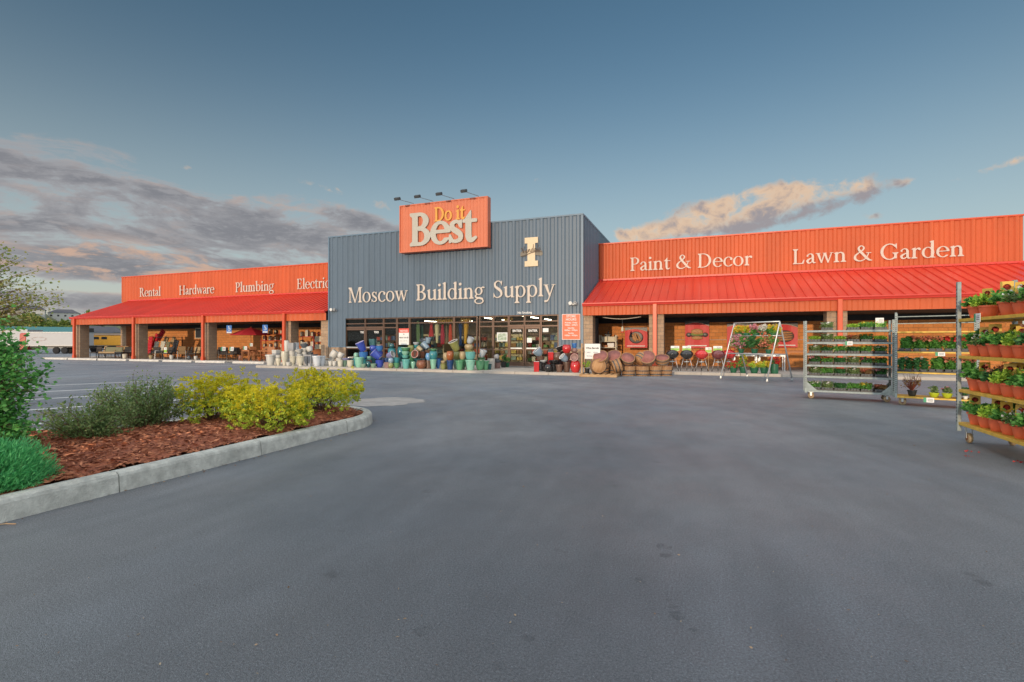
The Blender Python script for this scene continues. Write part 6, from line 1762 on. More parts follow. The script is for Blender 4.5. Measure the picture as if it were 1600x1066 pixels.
# --- first yellow-barred cart
p0, p1 = polar(1400, 11.9), polar(1528.5, 11.0)
SH2 = [.215, .80, 1.28, 1.755]
c2, M2, L2 = cart_frame("plant_cart", "yellow-barred plant cart with geranium trays beside the galvanised cart", p0, p1, .62, 2.21, SH2, M['yellow_bar'], M['galv'], (.045, .035), topbars=((1.97, .62), (2.14, .62)), bar=.035)
rowsB = {1: ['talldark', 'talldark', 'tallgreen', 'tallpink', 'tallpink'], 2: ['tallgreen', 'tallpink', 'tallpink', 'tallred', 'tallred']}
for i, row in rowsB.items():
    for j, key in enumerate(row):
        put_tray(key, M2 @ T(.16 + j * .283, .31, SH2[i] + .001), "tray of %s, %s from left, %s shelf, yellow-barred cart" % (DESC[key], ORD[j], "lower middle" if i == 1 else "upper middle"), "seedling trays on the plant carts")
def bush_pot(label, Mw, D, H, potmat, leaf, h, w, n, bloom=None, nb=0, seed=0, twigs=0, cat="potted plant", group=None, potkind='taper', size=(.03, .06), name="potted_plant"):
    r = np.random.default_rng(seed)
    t = thing(name, label, cat, (0, 0, 0), group=group); t.matrix_world = Mw
    P_, I_ = pot_profile(potkind, D / 2, H, .008)
    mb = MB(); mb.lathe(P_ + I_[:2] + [(.001, H * .85)], 20); mb.build("pot", potmat, t, smooth_angle=40)
    if twigs:
        mb = MB()
        for k in range(twigs):
            a, q = r.uniform(0, 6.28), r.uniform(.2, 1); e = Vector((math.cos(a) * w / 2 * q, math.sin(a) * w / 2 * q, H + h * r.uniform(.4, 1)))
            m = e * .5 + Vector((r.normal() * .02, r.normal() * .02, .05)); mb.tube([(0, 0, H * .8), m, e], [.005, .004, .002], 4)
        mb.build("stems", M['twig_red'] if leaf == 'leaf_bronze' else M['bark'], t)
    P, d, hh, sh = lumpy(r, n, 0, 0, H * .8, w / 2, w / 2, h, 16)
    leaf_mesh("foliage", P, d + rand_dirs(r, len(P)), r.uniform(size[0], size[1], len(P)), M[leaf], t, .6, .25, seed)
    if bloom:
        P, d, hh, sh = lumpy(r, nb * 2, 0, 0, H * .9, w / 2 * 1.05, w / 2 * 1.05, h * 1.05, 16, .2); P, d = P[:nb], d[:nb]
        leaf_mesh("blossoms", P, d + rand_dirs(r, len(P)), r.uniform(.05, .10, len(P)), B[bloom], t, .95, .3, seed + 1)
    return t
M['twig_red'] = material("red_twig", (.24, .06, .03), .7, .2)
M['limepot'] = material("lime_pot", (.42, .50, .03), .35, .08); M['greenpot'] = material("green_plastic_pot", (.02, .12, .06), .45, .15); M['blackpot'] = M['tray']
bush_pot("red-stemmed twiggy plant at the left of the bottom shelf of the yellow-barred cart", M2 @ T(.30, .25, SH2[0] + .001), .2, .14, M['blackpot'], 'leaf_bronze', .42, .46, 130, seed=501, twigs=46)
bush_pot("lime green bowl with a grassy plant, left one on the bottom shelf", M2 @ T(.70, .2, SH2[0] + .001), .20, .11, M['limepot'], 'leaf_olive', .20, .22, 260, seed=502, potkind='bowl')
bush_pot("lime green bowl with a grassy plant, right one on the bottom shelf", M2 @ T(.93, .2, SH2[0] + .001), .20, .11, M['limepot'], 'leaf_olive', .18, .22, 260, seed=503, potkind='bowl', bloom='pink', nb=8)
for k, x in enumerate((1.12, 1.24, 1.36)):
    bush_pot("small white banded pot of seedlings, %s from the left beside the lime bowls" % ORD[k], M2 @ T(x, .14, SH2[0] + .001), .09, .07, M['white'], 'leaf_dark', .10, .10, 90, seed=505 + k, potkind='taper', size=(.02, .035), group="small white pots on the yellow-barred cart")
put_tray('dark', M2 @ T(1.25, .40, SH2[0] + .06), "dark tray of small plants at the back right of the bottom shelf", "seedling trays on the plant carts")
card("white price card hanging on the lower middle bar of the yellow-barred cart", M2 @ T(.80, -.022, 1.185), .17, .09, group="price cards on the plant carts")
card("white price card hanging on the lowest bar of the yellow-barred cart", M2 @ T(.60, -.022, .11), .19, .11, group="price cards on the plant carts")

# --- near cart with terracotta pots: its front runs towards the photographer
p0 = polar(1498, 7.6); p1 = (p0[0] - .02, p0[1] - 1.94)
SH3 = [.30, .80, 1.31, 1.865]
c3, M3, L3 = cart_frame("plant_cart", "nearest plant cart, worn yellow bars filled with terracotta herb pots", p0, p1, .66, 2.43, SH3, M['yellow_bar'], M['galv'], (.05, .05), bar=.045)
M['terra'] = material("terracotta_plastic", (.80, .155, .06), .6, .10, 3, .05, 30)
M['tag_yellow'] = material("plant_tag", (.72, .42, .05), .45, .06); M['tag_red'] = petal("tag_print", (.50, .04, .02), (.60, .10, .05))
def herb_proto(seed, leaf, h, w, n, tag_, bloom=None):
    r = np.random.default_rng(seed)
    t = thing("herb_pot", "", "herb pot", (0, 0, -50))
    D, H = .265, .185
    mb = MB(); P_, I_ = pot_profile('taper', D / 2, H, .007); mb.lathe(P_ + I_[:2] + [(.115, H - .03), (.001, H - .028)], 26); mb.build("pot", M['terra'], t, smooth_angle=35)
    mb = MB(); stems(mb, r, 0, 0, H - .03, w * .45, w * .45, h, 22, .0035); mb.build("stems", M['leaf_dark'], t)
    P, d, hh, sh = lumpy(r, n, 0, 0, H - .04, w / 2, w / 2, h, 20)
    leaf_mesh("foliage", P, d * np.array([[1, 1, .3]]) + rand_dirs(r, len(P), .15) * .7, r.uniform(.04, .085, len(P)), M[leaf], t, .5, .22, seed)
    if bloom:
        P, d, hh, sh = lumpy(r, 90, 0, 0, H + .04, w / 2, w / 2, h, 20, .2); leaf_mesh("blossoms", P, d + rand_dirs(r, len(P)), r.uniform(.03, .055, len(P)), B[bloom], t, .95, .3, seed)
    if tag_:
        Mx = T(.02 * (-1) ** seed, -.03, H - .02) @ RZ(R(64 + 14 * tag_)) @ RX(R(-6))
        def bx(mb, *a): mb.box(*a, M=Mx)
        mb = MB(); bx(mb, -.065, -.0012, .08, .065, .0012, .29); bx(mb, -.01, -.0012, -.06, .01, .0012, .0799); o = mb.build("plant_label", M['tag_yellow'], t)
        mb = MB(); mb.lathe([(.001, 0), (.040, 0)], 14, Mx @ T(0, -.0016, .215) @ RX(R(90)))
        mb.build("print", M['tag_red'], o)
        mb = MB(); bx(mb, -.060, -.0017, .085, .060, -.0013, .15); mb.build("print_band", M['card_orange'], o)
    return t
M['card_orange'] = material("tag_band", (.68, .24, .02), .5, .08)
HP = [herb_proto(610, 'leaf_bed', .20, .40, 700, 0), herb_proto(611, 'leaf_bed', .19, .42, 740, 1), herb_proto(612, 'leaf_lime', .22, .40, 640, -1), herb_proto(613, 'leaf_bed', .27, .40, 700, 0), herb_proto(614, 'leaf_dark', .21, .38, 620, 0, 'coral'), herb_proto(615, 'leaf_olive', .16, .44, 620, -1, 'white')]
HPK = [tree_of(h) for h in HP]; hused = set()
rs = random.Random(4)
nmC = ["bottom", "second", "third", "top"]
kinds = ["leafy green herb", "tagged green herb", "pale green herb with a tag", "tall leafy herb", "dark coral-flowered plant", "grey-green white-flowered plant"]
plan = {0: ([1, 0, 2, 1, 5, 1], [0, 3, 4, 1]), 1: ([0, 1, 4, 2, 0, 1], [3, 5, 1, 0]), 2: ([3, 5, 1, 0, 2, 4], [4, 2, 5, 4]), 3: ([0, 2, None, 1, 5, 3], [3, 4, 2, 1])}
for i in range(4):
    for row, ks in enumerate(plan[i]):
        for j, k in enumerate(ks):
            if k is None: continue
            y = .135 + .30 * row
            x = .24 + j * .285 + .05 * row + rs.uniform(-.01, .01)
            if k not in hused: hused.add(k); o = HP[k]
            else: o = dup(HP[k], HPK[k], (0, 0, 0))
            o.matrix_world = M3 @ T(x, y, SH3[i] + .001) @ RZ(rs.uniform(-.3, .3)) @ SCL(*[rs.uniform(.90, 1.03)] * 3)
            o['group'] = "terracotta herb pots on the near cart"
            o['label'] = "terracotta pot of %s, %s from post, %s row, %s shelf" % (kinds[k], ORD[j], "front" if row == 0 else "rear", nmC[i])
card("white and green price card on the top bar of the nearest cart", M3 @ T(.62, -.024, 1.80), .17, .12, group="price cards on the plant carts")
card("white and green price card among the bottom herbs of the nearest cart", M3 @ T(.95, .30, .62), .14, .16, group="price cards on the plant carts")
# red petals and scraps lying on the asphalt
C = []; r = np.random.default_rng(77)
for (px, py) in ((1515, 705), (1592, 721), (1512, 713)):
    x, y = ground(px, py, .01)
    for k in range(6): C.append((x + r.normal() * .03, y + r.normal() * .03, .012))
stuff(leaf_mesh("fallen_petals", C, r.normal(size=(len(C), 3)) * np.array([[1, 1, .1]]), r.uniform(.02, .04, len(C)), B['red'], aspect=.7, fold=.2, seed=5))
C = []
for k in range(160):
    px, py = r.uniform(0, 1600), 600 + 466 * r.uniform() ** 1.1
    x, y = ground(px, py, .006)
    if not in_island(x, y) and not (-8.6 < x < -5.4 and y < 8.6): C.append((x, y, .008))
stuff(leaf_mesh("debris", C, r.normal(size=(len(C), 3)) * np.array([[1, 1, .05]]), r.uniform(.006, .024, len(C)), petal("dry_scraps", (.22, .13, .07), (.45, .38, .28)), aspect=.5, fold=.2, seed=6))
x, y = ground(10, 821); mb = MB(); mb.tube([(x - .10, y - .07, .008), (x - .01, y, .012), (x + .06, y + .035, .008)], .004, 5)
tag(mb.build("twig", M['pine']), "dry pale twig lying on the asphalt below the kerb", "twig")

# --- A-frame flower rack of silver tube
fl, fr, bl_, br = (.73, 21.5), (2.26, 20.4), (1.80, 23.0), (3.22, 21.4)
rk = thing("flower_rack", "silver tube A-frame rack of hanging flower pots on casters", "rack", (1.98, 21.6, 0))
o0 = Vector((1.98, 21.6, 0))
def loc(p, z): return Vector((p[0], p[1], z)) - o0
TL = Vector((1.27, 22.25, 2.24)) - o0; TRt = Vector((2.74, 20.9, 2.24)) - o0
M['tube'] = material("silver_tube", (.62, .63, .62), .35, .06, metal=.5)
def frame_end(a, b, top):
    A_, B_ = loc(a, .12), loc(b, .12); mb = MB()
    up = Vector((0, 0, .02)); d1, d2 = (A_ - top) * .05, (B_ - top) * .05
    mb.tube([A_, top + d1, top + d1 * .4 + up * .7, top + up, top + d2 * .4 + up * .7, top + d2, B_], .026, 8); return mb.build("end_frame", M['tube'], rk)
frame_end(fl, bl_, TL); frame_end(fr, br, TRt)
mb = MB(); mb.tube([TL + Vector((0, 0, .02)), TRt + Vector((0, 0, .02))], .024, 8); mb.build("top_bar", M['tube'], rk)
def on_leg(a, top, t): A_ = loc(a, .12); return A_ + (top - A_) * t
LV = []
for tt in (.76, .43):
    ps = [on_leg(q, tp, tt) for q, tp in ((fl, TL), (fr, TRt), (br, TRt), (bl_, TL))]
    mb = MB(); mb.tube(ps, .016, 6, closed=True); mb.build("shelf_rail", M['tube'], rk); LV.append(ps)
for q in (fl, fr, bl_, br):
    mb = MB(); p = loc(q, 0); mb.box(p.x - .02, p.y - .02, .07, p.x + .02, p.y + .02, .14); o = mb.build("caster", M['steel'], rk)
    mb = MB(); mb.lathe([(.02, -.016), (.050, -.016), (.055, 0), (.050, .016), (.02, .016)], 14, T(p.x, p.y, .056) @ RX(R(90))); mb.build("wheel", M['grey_metal'], o)
dl = (TRt - TL).normalized()
bars = MB()
for ps in LV:
    for f in np.linspace(.06, .94, 9): bars.tube([ps[0].lerp(ps[1], f), ps[3].lerp(ps[2], f)], .006, 5)
bars.build("shelf_wires", M['tube'], rk)
ang = math.atan2(dl.y, dl.x)
def hang_planter(f, bloom, leaf, label, seed):
    p = TL.lerp(TRt, f) + o0; t = thing("hanging_planter", label, "hanging planter", (p.x, p.y, 1.72), ang, "planters hanging in the A-frame rack"); r = np.random.default_rng(seed)
    mb = MB(); mb.lathe([(.10, 0), (.13, .05), (.15, .13), (.145, .13), (.12, .04), (.001, .03)], 18); mb.build("pot", M['greenpot'], t)
    mb = MB()
    for a in (0, 2.1, 4.2): mb.tube([(.14 * math.cos(a), .14 * math.sin(a), .12), (0, 0, .42), (0, 0, .54)], .004, 4)
    mb.build("hanger", M['pine'], t)
    P, d, hh, sh = lumpy(r, 620, 0, 0, .06, .25, .25, .30, 18); leaf_mesh("foliage", P, d + rand_dirs(r, len(P)), r.uniform(.04, .08, len(P)), M[leaf], t, .6, .25, seed)
    P, d, hh, sh = lumpy(r, 330, 0, 0, .14, .27, .27, .30, 18, .15); leaf_mesh("blossoms", P, d, r.uniform(.05, .09, len(P)), B[bloom], t, .9, .3, seed + 1)
for k, (f, b, l, lab) in enumerate([(.12, 'yellow', 'leaf_bed', "hanging planter of yellow flowers at the left of the A-frame rack"), (.30, 'yellow', 'leaf_lime', "second hanging planter of yellow flowers in the A-frame rack"), (.50, 'pink', 'leaf_bed', "pink flowered hanging planter in the middle of the A-frame rack"),
                                  (.69, 'white', 'leaf_bed', "white flowered hanging planter right of the pink one"), (.88, 'yellow', 'leaf_bed', "pale yellow hanging planter at the right of the A-frame rack")]): hang_planter(f, b, l, lab, 700 + 2 * k)
def rack_pot(level, f, back, label, **k):
    ps = LV[level]; p = ps[0].lerp(ps[1], f).lerp(ps[3].lerp(ps[2], f), back) + o0
    bush_pot(label, T(p.x, p.y, p.z + .018), group="pots on the A-frame rack", **k)
rack_pot(1, .20, .4, "pink and white flowering pot on the rack's middle level, left", D=.24, H=.16, potmat=M['greenpot'], leaf='leaf_bed', h=.60, w=.86, n=1500, bloom='pink', nb=360, seed=720)
rack_pot(1, .50, .4, "dense dark green foliage pot on the rack's middle level", D=.28, H=.18, potmat=M['greenpot'], leaf='leaf_dark', h=.60, w=1.0, n=2600, seed=722, size=(.04, .08))
rack_pot(1, .80, .4, "pot of pale pink blooms on the rack's middle level, right", D=.24, H=.16, potmat=M['greenpot'], leaf='leaf_bed', h=.68, w=.90, n=1500, bloom='coral', nb=380, seed=724)
def ground_pot(px, Y, label, z=PZ + .004, **k):
    bush_pot(label, T(at(px, Y)[0], Y, z), group="green pots standing below the A-frame rack", **k)
ground_pot(1146, 24.15, "green pot of red flowers, leftmost below the rack", D=.34, H=.24, potmat=M['greenpot'], leaf='leaf_bed', h=.30, w=.56, n=460, bloom='red', nb=160, seed=730)
ground_pot(1161, 24.1, "green pot with a tall yellow and white flowering plant below the rack", D=.34, H=.26, potmat=M['greenpot'], leaf='leaf_bed', h=.66, w=.40, n=800, bloom='yellow', nb=60, seed=732)
ground_pot(1178.5, 24.1, "green pot of cream flowers in the middle below the rack", D=.38, H=.26, potmat=M['greenpot'], leaf='leaf_lime', h=.28, w=.54, n=460, bloom='yellow', nb=120, seed=734)
ground_pot(1194, 24.05, "green pot of orange and yellow flowers below the rack", D=.36, H=.26, potmat=M['greenpot'], leaf='leaf_lime', h=.36, w=.54, n=560, bloom='yellow', nb=150, seed=736)
ground_pot(1210, 24.1, "tall green pot of red flowers, rightmost below the rack", D=.32, H=.42, potmat=M['greenpot'], leaf='leaf_dark', h=.34, w=.50, n=420, bloom='red', nb=150, seed=738, potkind='cyl')

# ------------------------------------------------------------------ kettle grills
def grill(px, Y, glz, label, r=.29, seed=0):
    x = at(px, Y)[0]; t = thing("kettle_grill", label, "grill", (x, Y, PZ + .004), group="kettle grills on the pavement")
    zb = .78
    mb = MB(); mb.lathe([(.001, zb - r * .80), (r * .35, zb - r * .74), (r * .70, zb - r * .52), (r * .93, zb - r * .22), (r, zb - .02), (r * 1.02, zb)], 26); mb.build("bowl", G[glz], t)
    mb = MB(); mb.lathe([(r * 1.03, zb + .004), (r * 1.02, zb + .03), (r * .94, zb + r * .32), (r * .70, zb + r * .58), (r * .35, zb + r * .73), (.001, zb + r * .77)], 26); o = mb.build("lid", G[glz], t)
    mb = MB(); mb.tube([(-.07, 0, zb + r * .74), (-.06, 0, zb + r * .74 + .06), (.06, 0, zb + r * .74 + .06), (.07, 0, zb + r * .74)], .012, 6); mb.build("handle", M['black'], o)
    for a in (R(-150), R(-30), R(90)):
        mb = MB(); mb.tube([(.16 * math.cos(a), .16 * math.sin(a), zb - r * .62), (.30 * math.cos(a), .30 * math.sin(a), .10)], .013, 6); mb.build("leg", M['tube'], t)
        mb = MB(); mb.tube([(.295 * math.cos(a), .295 * math.sin(a), .125), (.318 * math.cos(a), .318 * math.sin(a), .0)], .016, 6); mb.build("foot", M['black'], t)
    mb = MB(); mb.lathe([(.001, .40), (.13, .41), (.15, .46), (.145, .46), (.12, .42), (.001, .415)], 18); mb.build("ash_catcher", M['steel'], t)
    mb = MB(); mb.tube([(r + .01, 0, zb - .05), (r + .09, 0, zb - .05), (r + .09, 0, zb - .02), (r + .01, 0, zb - .02)], .01, 5); mb.build("side_handle", M['black'], t)
    return x
for k, (px, Y, g, lab, tagx) in enumerate([(1050.5, 24.75, 'black', "black kettle grill beside the barrels", .12), (1073, 24.75, 'black', "black kettle grill between a black and a bright red one", .0), (1096.3, 24.8, 'red', "bright red kettle grill in the middle of the row", None), (1122.2, 24.85, 'wine', "dark red kettle grill next to the flower rack", -.02), (1139, 25.6, 'red', "red kettle grill half hidden behind the flower rack leg", None)]):
    x = grill(px, Y, g, lab)
    if tagx is not None: card("green and white price card on the %s" % ["black grill beside the barrels", "black grill second from the barrels", "", "dark red grill"][k], T(x + tagx, Y - .02, 1.06) @ RX(R(-8)), .38, .24, 'green', group="price cards on the grills")
x = at(1107, 24.7)[0]; card("white price card on a stake between the red grills", T(x, 24.7, .98), .26, .26, 'green', group="price cards on the grills")
mb = MB(); mb.tube([(x, 24.71, PZ), (x, 24.71, 1.0)], .012, 6); tag(mb.build("stake", M['pine']), "thin pale stake holding a price card between the red grills", "stake")

# ------------------------------------------------------------------ food banners on the brick wall
def banner(px0, px1, py0, py1, Y, label, pic, mirror=1):
    xa, s = at(px0, Y); xb, s2 = at(px1, Y); sm = (s + s2) / 2
    z1, z0 = zat(py0, sm), zat(py1, sm); w, h = xb - xa, z1 - z0
    t = thing("food_banner", label, "banner", ((xa + xb) / 2, Y, z0), group="food banners hanging under the right canopy")
    mb = MB(); n = 8
    for k in range(n):
        a, b = -w / 2 + w * k / n, -w / 2 + w * (k + 1) / n; f = lambda q: .03 * math.sin(q * 5)
        mb.add([(a, f(a), 0), (b, f(b), 0), (b, f(b), h), (a, f(a), h), (a, f(a) + .01, 0), (b, f(b) + .01, 0), (b, f(b) + .01, h), (a, f(a) + .01, h)], [(0, 1, 2, 3), (5, 4, 7, 6), (3, 2, 6, 7), (0, 4, 5, 1)] + ([(0, 3, 7, 4)] if k == 0 else []) + ([(1, 5, 6, 2)] if k == n - 1 else []))
    mb.build("sheet", M['banner_red'], t)
    yy = -.045
    mb = MB(); pts = [(-w / 2, h), (w / 2, h), (w / 2, h * .80)] + [(w / 2 - w * q, h * (.80 + .10 * math.sin(q * 3.14) + .06 * q)) for q in np.linspace(.1, 1, 8)]
    mb.prism(pts[::-1], .006, T(0, yy, 0) @ RX(R(90))); mb.build("black_band", M['black'], t)
    mb = MB(); mb.tube([(w / 2 - w * q, yy - .008, h * (.80 + .10 * math.sin(q * 3.14) + .06 * q)) for q in np.linspace(0, 1, 10)], .014, 5); mb.build("white_swoosh", M['cream'], t)
    S_ = min(w, h); c = (0, h * .45)
    def disc(rx, rz, mm, name, dx=0, dz=0, dy=0, a=0.0):
        mb = MB(); mb.lathe([(.001, 0.006), (.92, .006), (1, 0)], 20, T(c[0] + dx, yy - dy, c[1] + dz) @ RX(R(90)) @ RZ(a) @ SCL(rx, rz, 1)); mb.build(name, mm, t)
    if pic == 'sausage':
        disc(.34 * S_, .30 * S_, M['plate'], "plate", dz=.06 * S_)
        for k, (dx, dz) in enumerate(((-.10, .02), (.02, .07), (.12, .04))): disc(.075 * S_, .22 * S_, M['food_tan'], "sausage", dx * S_, dz * S_ + .03, .008, .45)
    elif pic == 'burger':
        disc(.26 * S_, .10 * S_, M['food_dark'], "patty", dz=.0, dy=.008); disc(.27 * S_, .07 * S_, M['food_green'], "salad", dz=.07 * S_, dy=.014); disc(.25 * S_, .13 * S_, M['food_tan'], "bun_top", dz=.18 * S_, dy=.02); disc(.24 * S_, .08 * S_, M['food_tan'], "bun_base", dz=-.10 * S_, dy=.014)
        disc(.12 * S_, .10 * S_, M['plate'], "tomato", dx=-.34 * S_, dz=.04 * S_); disc(.12 * S_, .10 * S_, M['plate'], "onion", dx=.34 * S_, dz=.04 * S_)
    else:
        disc(.36 * S_, .26 * S_, M['food_dark'], "grate")
        for k in range(4): disc(.30 * S_, .035 * S_, M['food_tan'], "rib", dz=(-.15 + k * .10) * S_, dy=.008, a=.08)
    mb = MB(); mb.box(-w * .40, yy - .006, h * .07, w * .40, yy, h * .105); mb.build("text_line", M['white'], t)
    return t
M['banner_red'] = material("banner_red", (.62, .03, .03), .5, .05); M['plate'] = material("plate_dark", (.05, .035, .03), .4, .2); M['food_tan'] = material("food_tan", (.45, .20, .06), .5, .3, 12); M['food_dark'] = material("food_dark", (.10, .04, .02), .5, .3, 12); M['food_green'] = material("food_green", (.20, .30, .05), .5, .3, 12)
banner(976.5, 1011.5, 512, 543.5, 29.0, "red banner picturing sausages on a dark plate, nearest the blue block", 'sausage')
banner(1070.5, 1108, 501, 544, 30.2, "red banner picturing a burger behind the kettle grills", 'burger')
banner(1136, 1177, 505, 543, 30.2, "red banner behind the left part of the flower rack", 'ribs')
banner(1206, 1246.5, 504, 543, 30.2, "red banner behind the right end of the flower rack", 'ribs')
# ------------------------------------------------------------------ patio furniture under the left canopy
M['wicker'] = material("dark_wicker", (.045, .035, .03), .7, .3, 30, .3, 60); M['sling'] = material("tan_sling", (.30, .17, .07), .7, .15, 20)
M['red_cloth'] = material("red_canvas", (.55, .02, .03), .8, .08, 6); M['cream_cloth'] = material("cream_cloth", (.55, .52, .42), .9, .08, 8); M['olive_cloth'] = material("olive_cloth", (.20, .19, .11), .9, .12, 8)
M['tan_cloth'] = material("tan_cloth", (.42, .28, .14), .9, .1, 8); M['navy_cloth'] = material("slate_cloth", (.05, .055, .07), .9, .1, 8); M['cedar'] = material("cedar_wood", (.38, .13, .045), .6, .0, 3, .2, 14, color2=(.50, .21, .08), stretch=(6, 6, 1))
M['shelf_red'] = material("red_shelving", (.52, .04, .03), .5, .08); M['lantern'] = material("cream_lantern", (.62, .55, .40), .5, .08)
def chair_proto(name, seatm, framem, legm, high=.92, sling=False, arms=True):
    t = thing(name, "", "chair", (0, 0, -50)); w, d = .56, .56
    mb = MB(); mb.box(-w / 2 + .03, -d / 2, .40, w / 2 - .03, d / 2 - .04, .44 if sling else .48, b=.01); mb.build("seat", seatm, t)
    mb = MB(); mb.box(-w / 2 + .04, 0, 0, w / 2 - .04, .035 if sling else .07, high - .42, T(0, d / 2 - .06, .44) @ RX(R(-14)), b=.01); mb.build("backrest", seatm, t)
    for sx in (-1, 1):
        mb = MB(); mb.tube([(sx * (w / 2 - .02), -d / 2 + .02, 0), (sx * (w / 2 - .02), -d / 2 + .06, .40 if not arms else .64)], .014, 5); mb.build("leg", legm, t)
        mb = MB(); mb.tube([(sx * (w / 2 - .02), d / 2 + .06, 0), (sx * (w / 2 - .02), d / 2 - .06, .44)], .014, 5); mb.build("leg", legm, t)
        if arms: mb = MB(); mb.tube([(sx * (w / 2 - .02), -d / 2 + .05, .64), (sx * (w / 2 - .02), -.05, .66), (sx * (w / 2 - .02), d / 2, .64)], .020, 6); mb.build("armrest", framem, t)
    return t
CH = {'wicker': chair_proto("patio_chair", M['wicker'], M['black'], M['black']), 'sling': chair_proto("patio_chair", M['sling'], M['grey_metal'], M['grey_metal'], 1.0, True), 'cedar': chair_proto("patio_chair", M['cedar'], M['cedar'], M['cedar'], 1.0, True),
      'tan': chair_proto("patio_chair", M['tan_cloth'], M['black'], M['black'], .95)}
CHK = {k: tree_of(v) for k, v in CH.items()}; chused = set()
GZ = PZ + .004
def chair(kind, px, Y, rz, label, card_=False):
    if kind not in chused: chused.add(kind); o = CH[kind]
    else: o = dup(CH[kind], CHK[kind], (0, 0, 0))
    x = at(px, Y)[0]; o.location = (x, Y, GZ); o.rotation_euler = (0, 0, rz); o['label'] = label; o['group'] = "patio chairs under the left canopy"
    if card_:
        t = card("white price card propped on the %s" % card_, T(x, Y, GZ) @ RZ(rz) @ T(0, -.05, .68) @ RX(R(-14)), .30, .30, 'white', "price cards on the patio chairs")
# dark chairs with cards between the third and fourth pillars
for k, (px, rz, lab) in enumerate([(330, .5, "dark wicker chair beside the third pillar"), (349, .7, "dark wicker chair second from the third pillar"), (362, .4, "dark wicker chair third from the third pillar")]):
    chair('wicker', px, 26.9, rz, lab + ", facing the lot with a white card", lab)
chair('wicker', 372, 27.6, 1.2, "dark wicker chair turned sideways behind the carded ones")
chair('cedar', 399, 26.6, 1.3, "cedar chair turned sideways next to the slim cedar table"); chair('cedar', 427, 26.9, -.9, "cedar chair behind the wide white tapered pot")
chair('cedar', 411, 27.9, .1, "cedar chair behind the cedar bench table, facing the lot")
# far bays
chair('wicker', 166, 27.2, .6, "dark wicker chair in the open end bay, left one"); chair('wicker', 178, 27.6, -.5, "dark wicker chair in the open end bay, nearer its cushioned bench")
chair('tan', 191, 28.2, .3, "tan cushioned chair beside the rear end pillar"); chair('wicker', 199, 26.9, .8, "dark wicker chair just left of the second post")
for k, (px, Y, rz, kd, lab) in enumerate([(284, 26.6, .9, 'sling', "tan sling chair tipped forward in the second bay"), (304, 27.0, .3, 'tan', "tan cushioned chair left of the third post"), (273, 27.2, -.4, 'wicker', "dark wicker chair in the middle of the second bay"), (292, 27.9, .2, 'wicker', "dark wicker chair behind the tan sling chair"),
        (299, 26.5, -.7, 'wicker', "dark wicker chair in front of the tan cushioned chair"), (262, 26.7, .2, 'wicker', "dark wicker chair before the olive cushion"), (241, 27.0, .5, 'wicker', "dark wicker chair before the cream cushions"), (310, 28.3, -.3, 'wicker', "dark wicker chair near the framed wall panel")]): chair(kd, px, Y, rz, lab)
for (px, Y, rz, kd, lab) in [(150, 27.0, .3, 'wicker', "dark wicker chair nearest the corner post, in the end bay"), (158, 28.6, -.2, 'tan', "tan cushioned chair at the back of the end bay"), (186, 27.4, .9, 'cedar', "cedar chair in the end bay behind the low dark table"),
        (248, 26.5, -.5, 'sling', "tan sling chair before the cream cushions"), (279, 28.6, .4, 'sling', "tan sling chair at the back wall of the second bay"), (288, 27.2, -.9, 'tan', "tan cushioned chair in the middle of the second bay"),
        (340, 28.4, .2, 'wicker', "dark wicker chair at the back wall behind the carded chairs"), (355, 28.7, -.3, 'tan', "tan cushioned chair at the back wall behind the carded chairs"), (380, 28.2, .6, 'cedar', "cedar chair behind the slim cedar table"), (421, 26.3, .5, 'cedar', "cedar chair in front, nearest the white pots"),
        (434, 28.3, -.4, 'tan', "tan cushioned chair behind the fourth post"), (458, 27.9, .3, 'cedar', "cedar chair behind the tall white cylinder pot"), (474, 28.2, -.2, 'wicker', "dark wicker chair behind the dark grey bowl")]: chair(kd, px, Y, rz, lab)
def cushion(px, Y, z, w, h, m, label, tilt=0.0, lean=8, th=.13):
    x = at(px, Y)[0]
    mb = MB(); n = 6; Mx = RY(tilt) @ RX(R(-lean))
    for k in range(n):       # tufted rolls
        mb.box(-w / 2, -th / 2, h * k / n + .004, w / 2, th / 2, h * (k + 1) / n - .004, Mx, b=.045 if h / n > .1 else .02)
    mb.box(-w / 2 + .05, -th / 2 + .04, .02, w / 2 - .05, th / 2 - .04, h - .02, Mx)
    o = mb.build("chair_cushion", m); o.location = (x, Y, z); tag(o, label, "cushion", "chair cushions on the display rack")
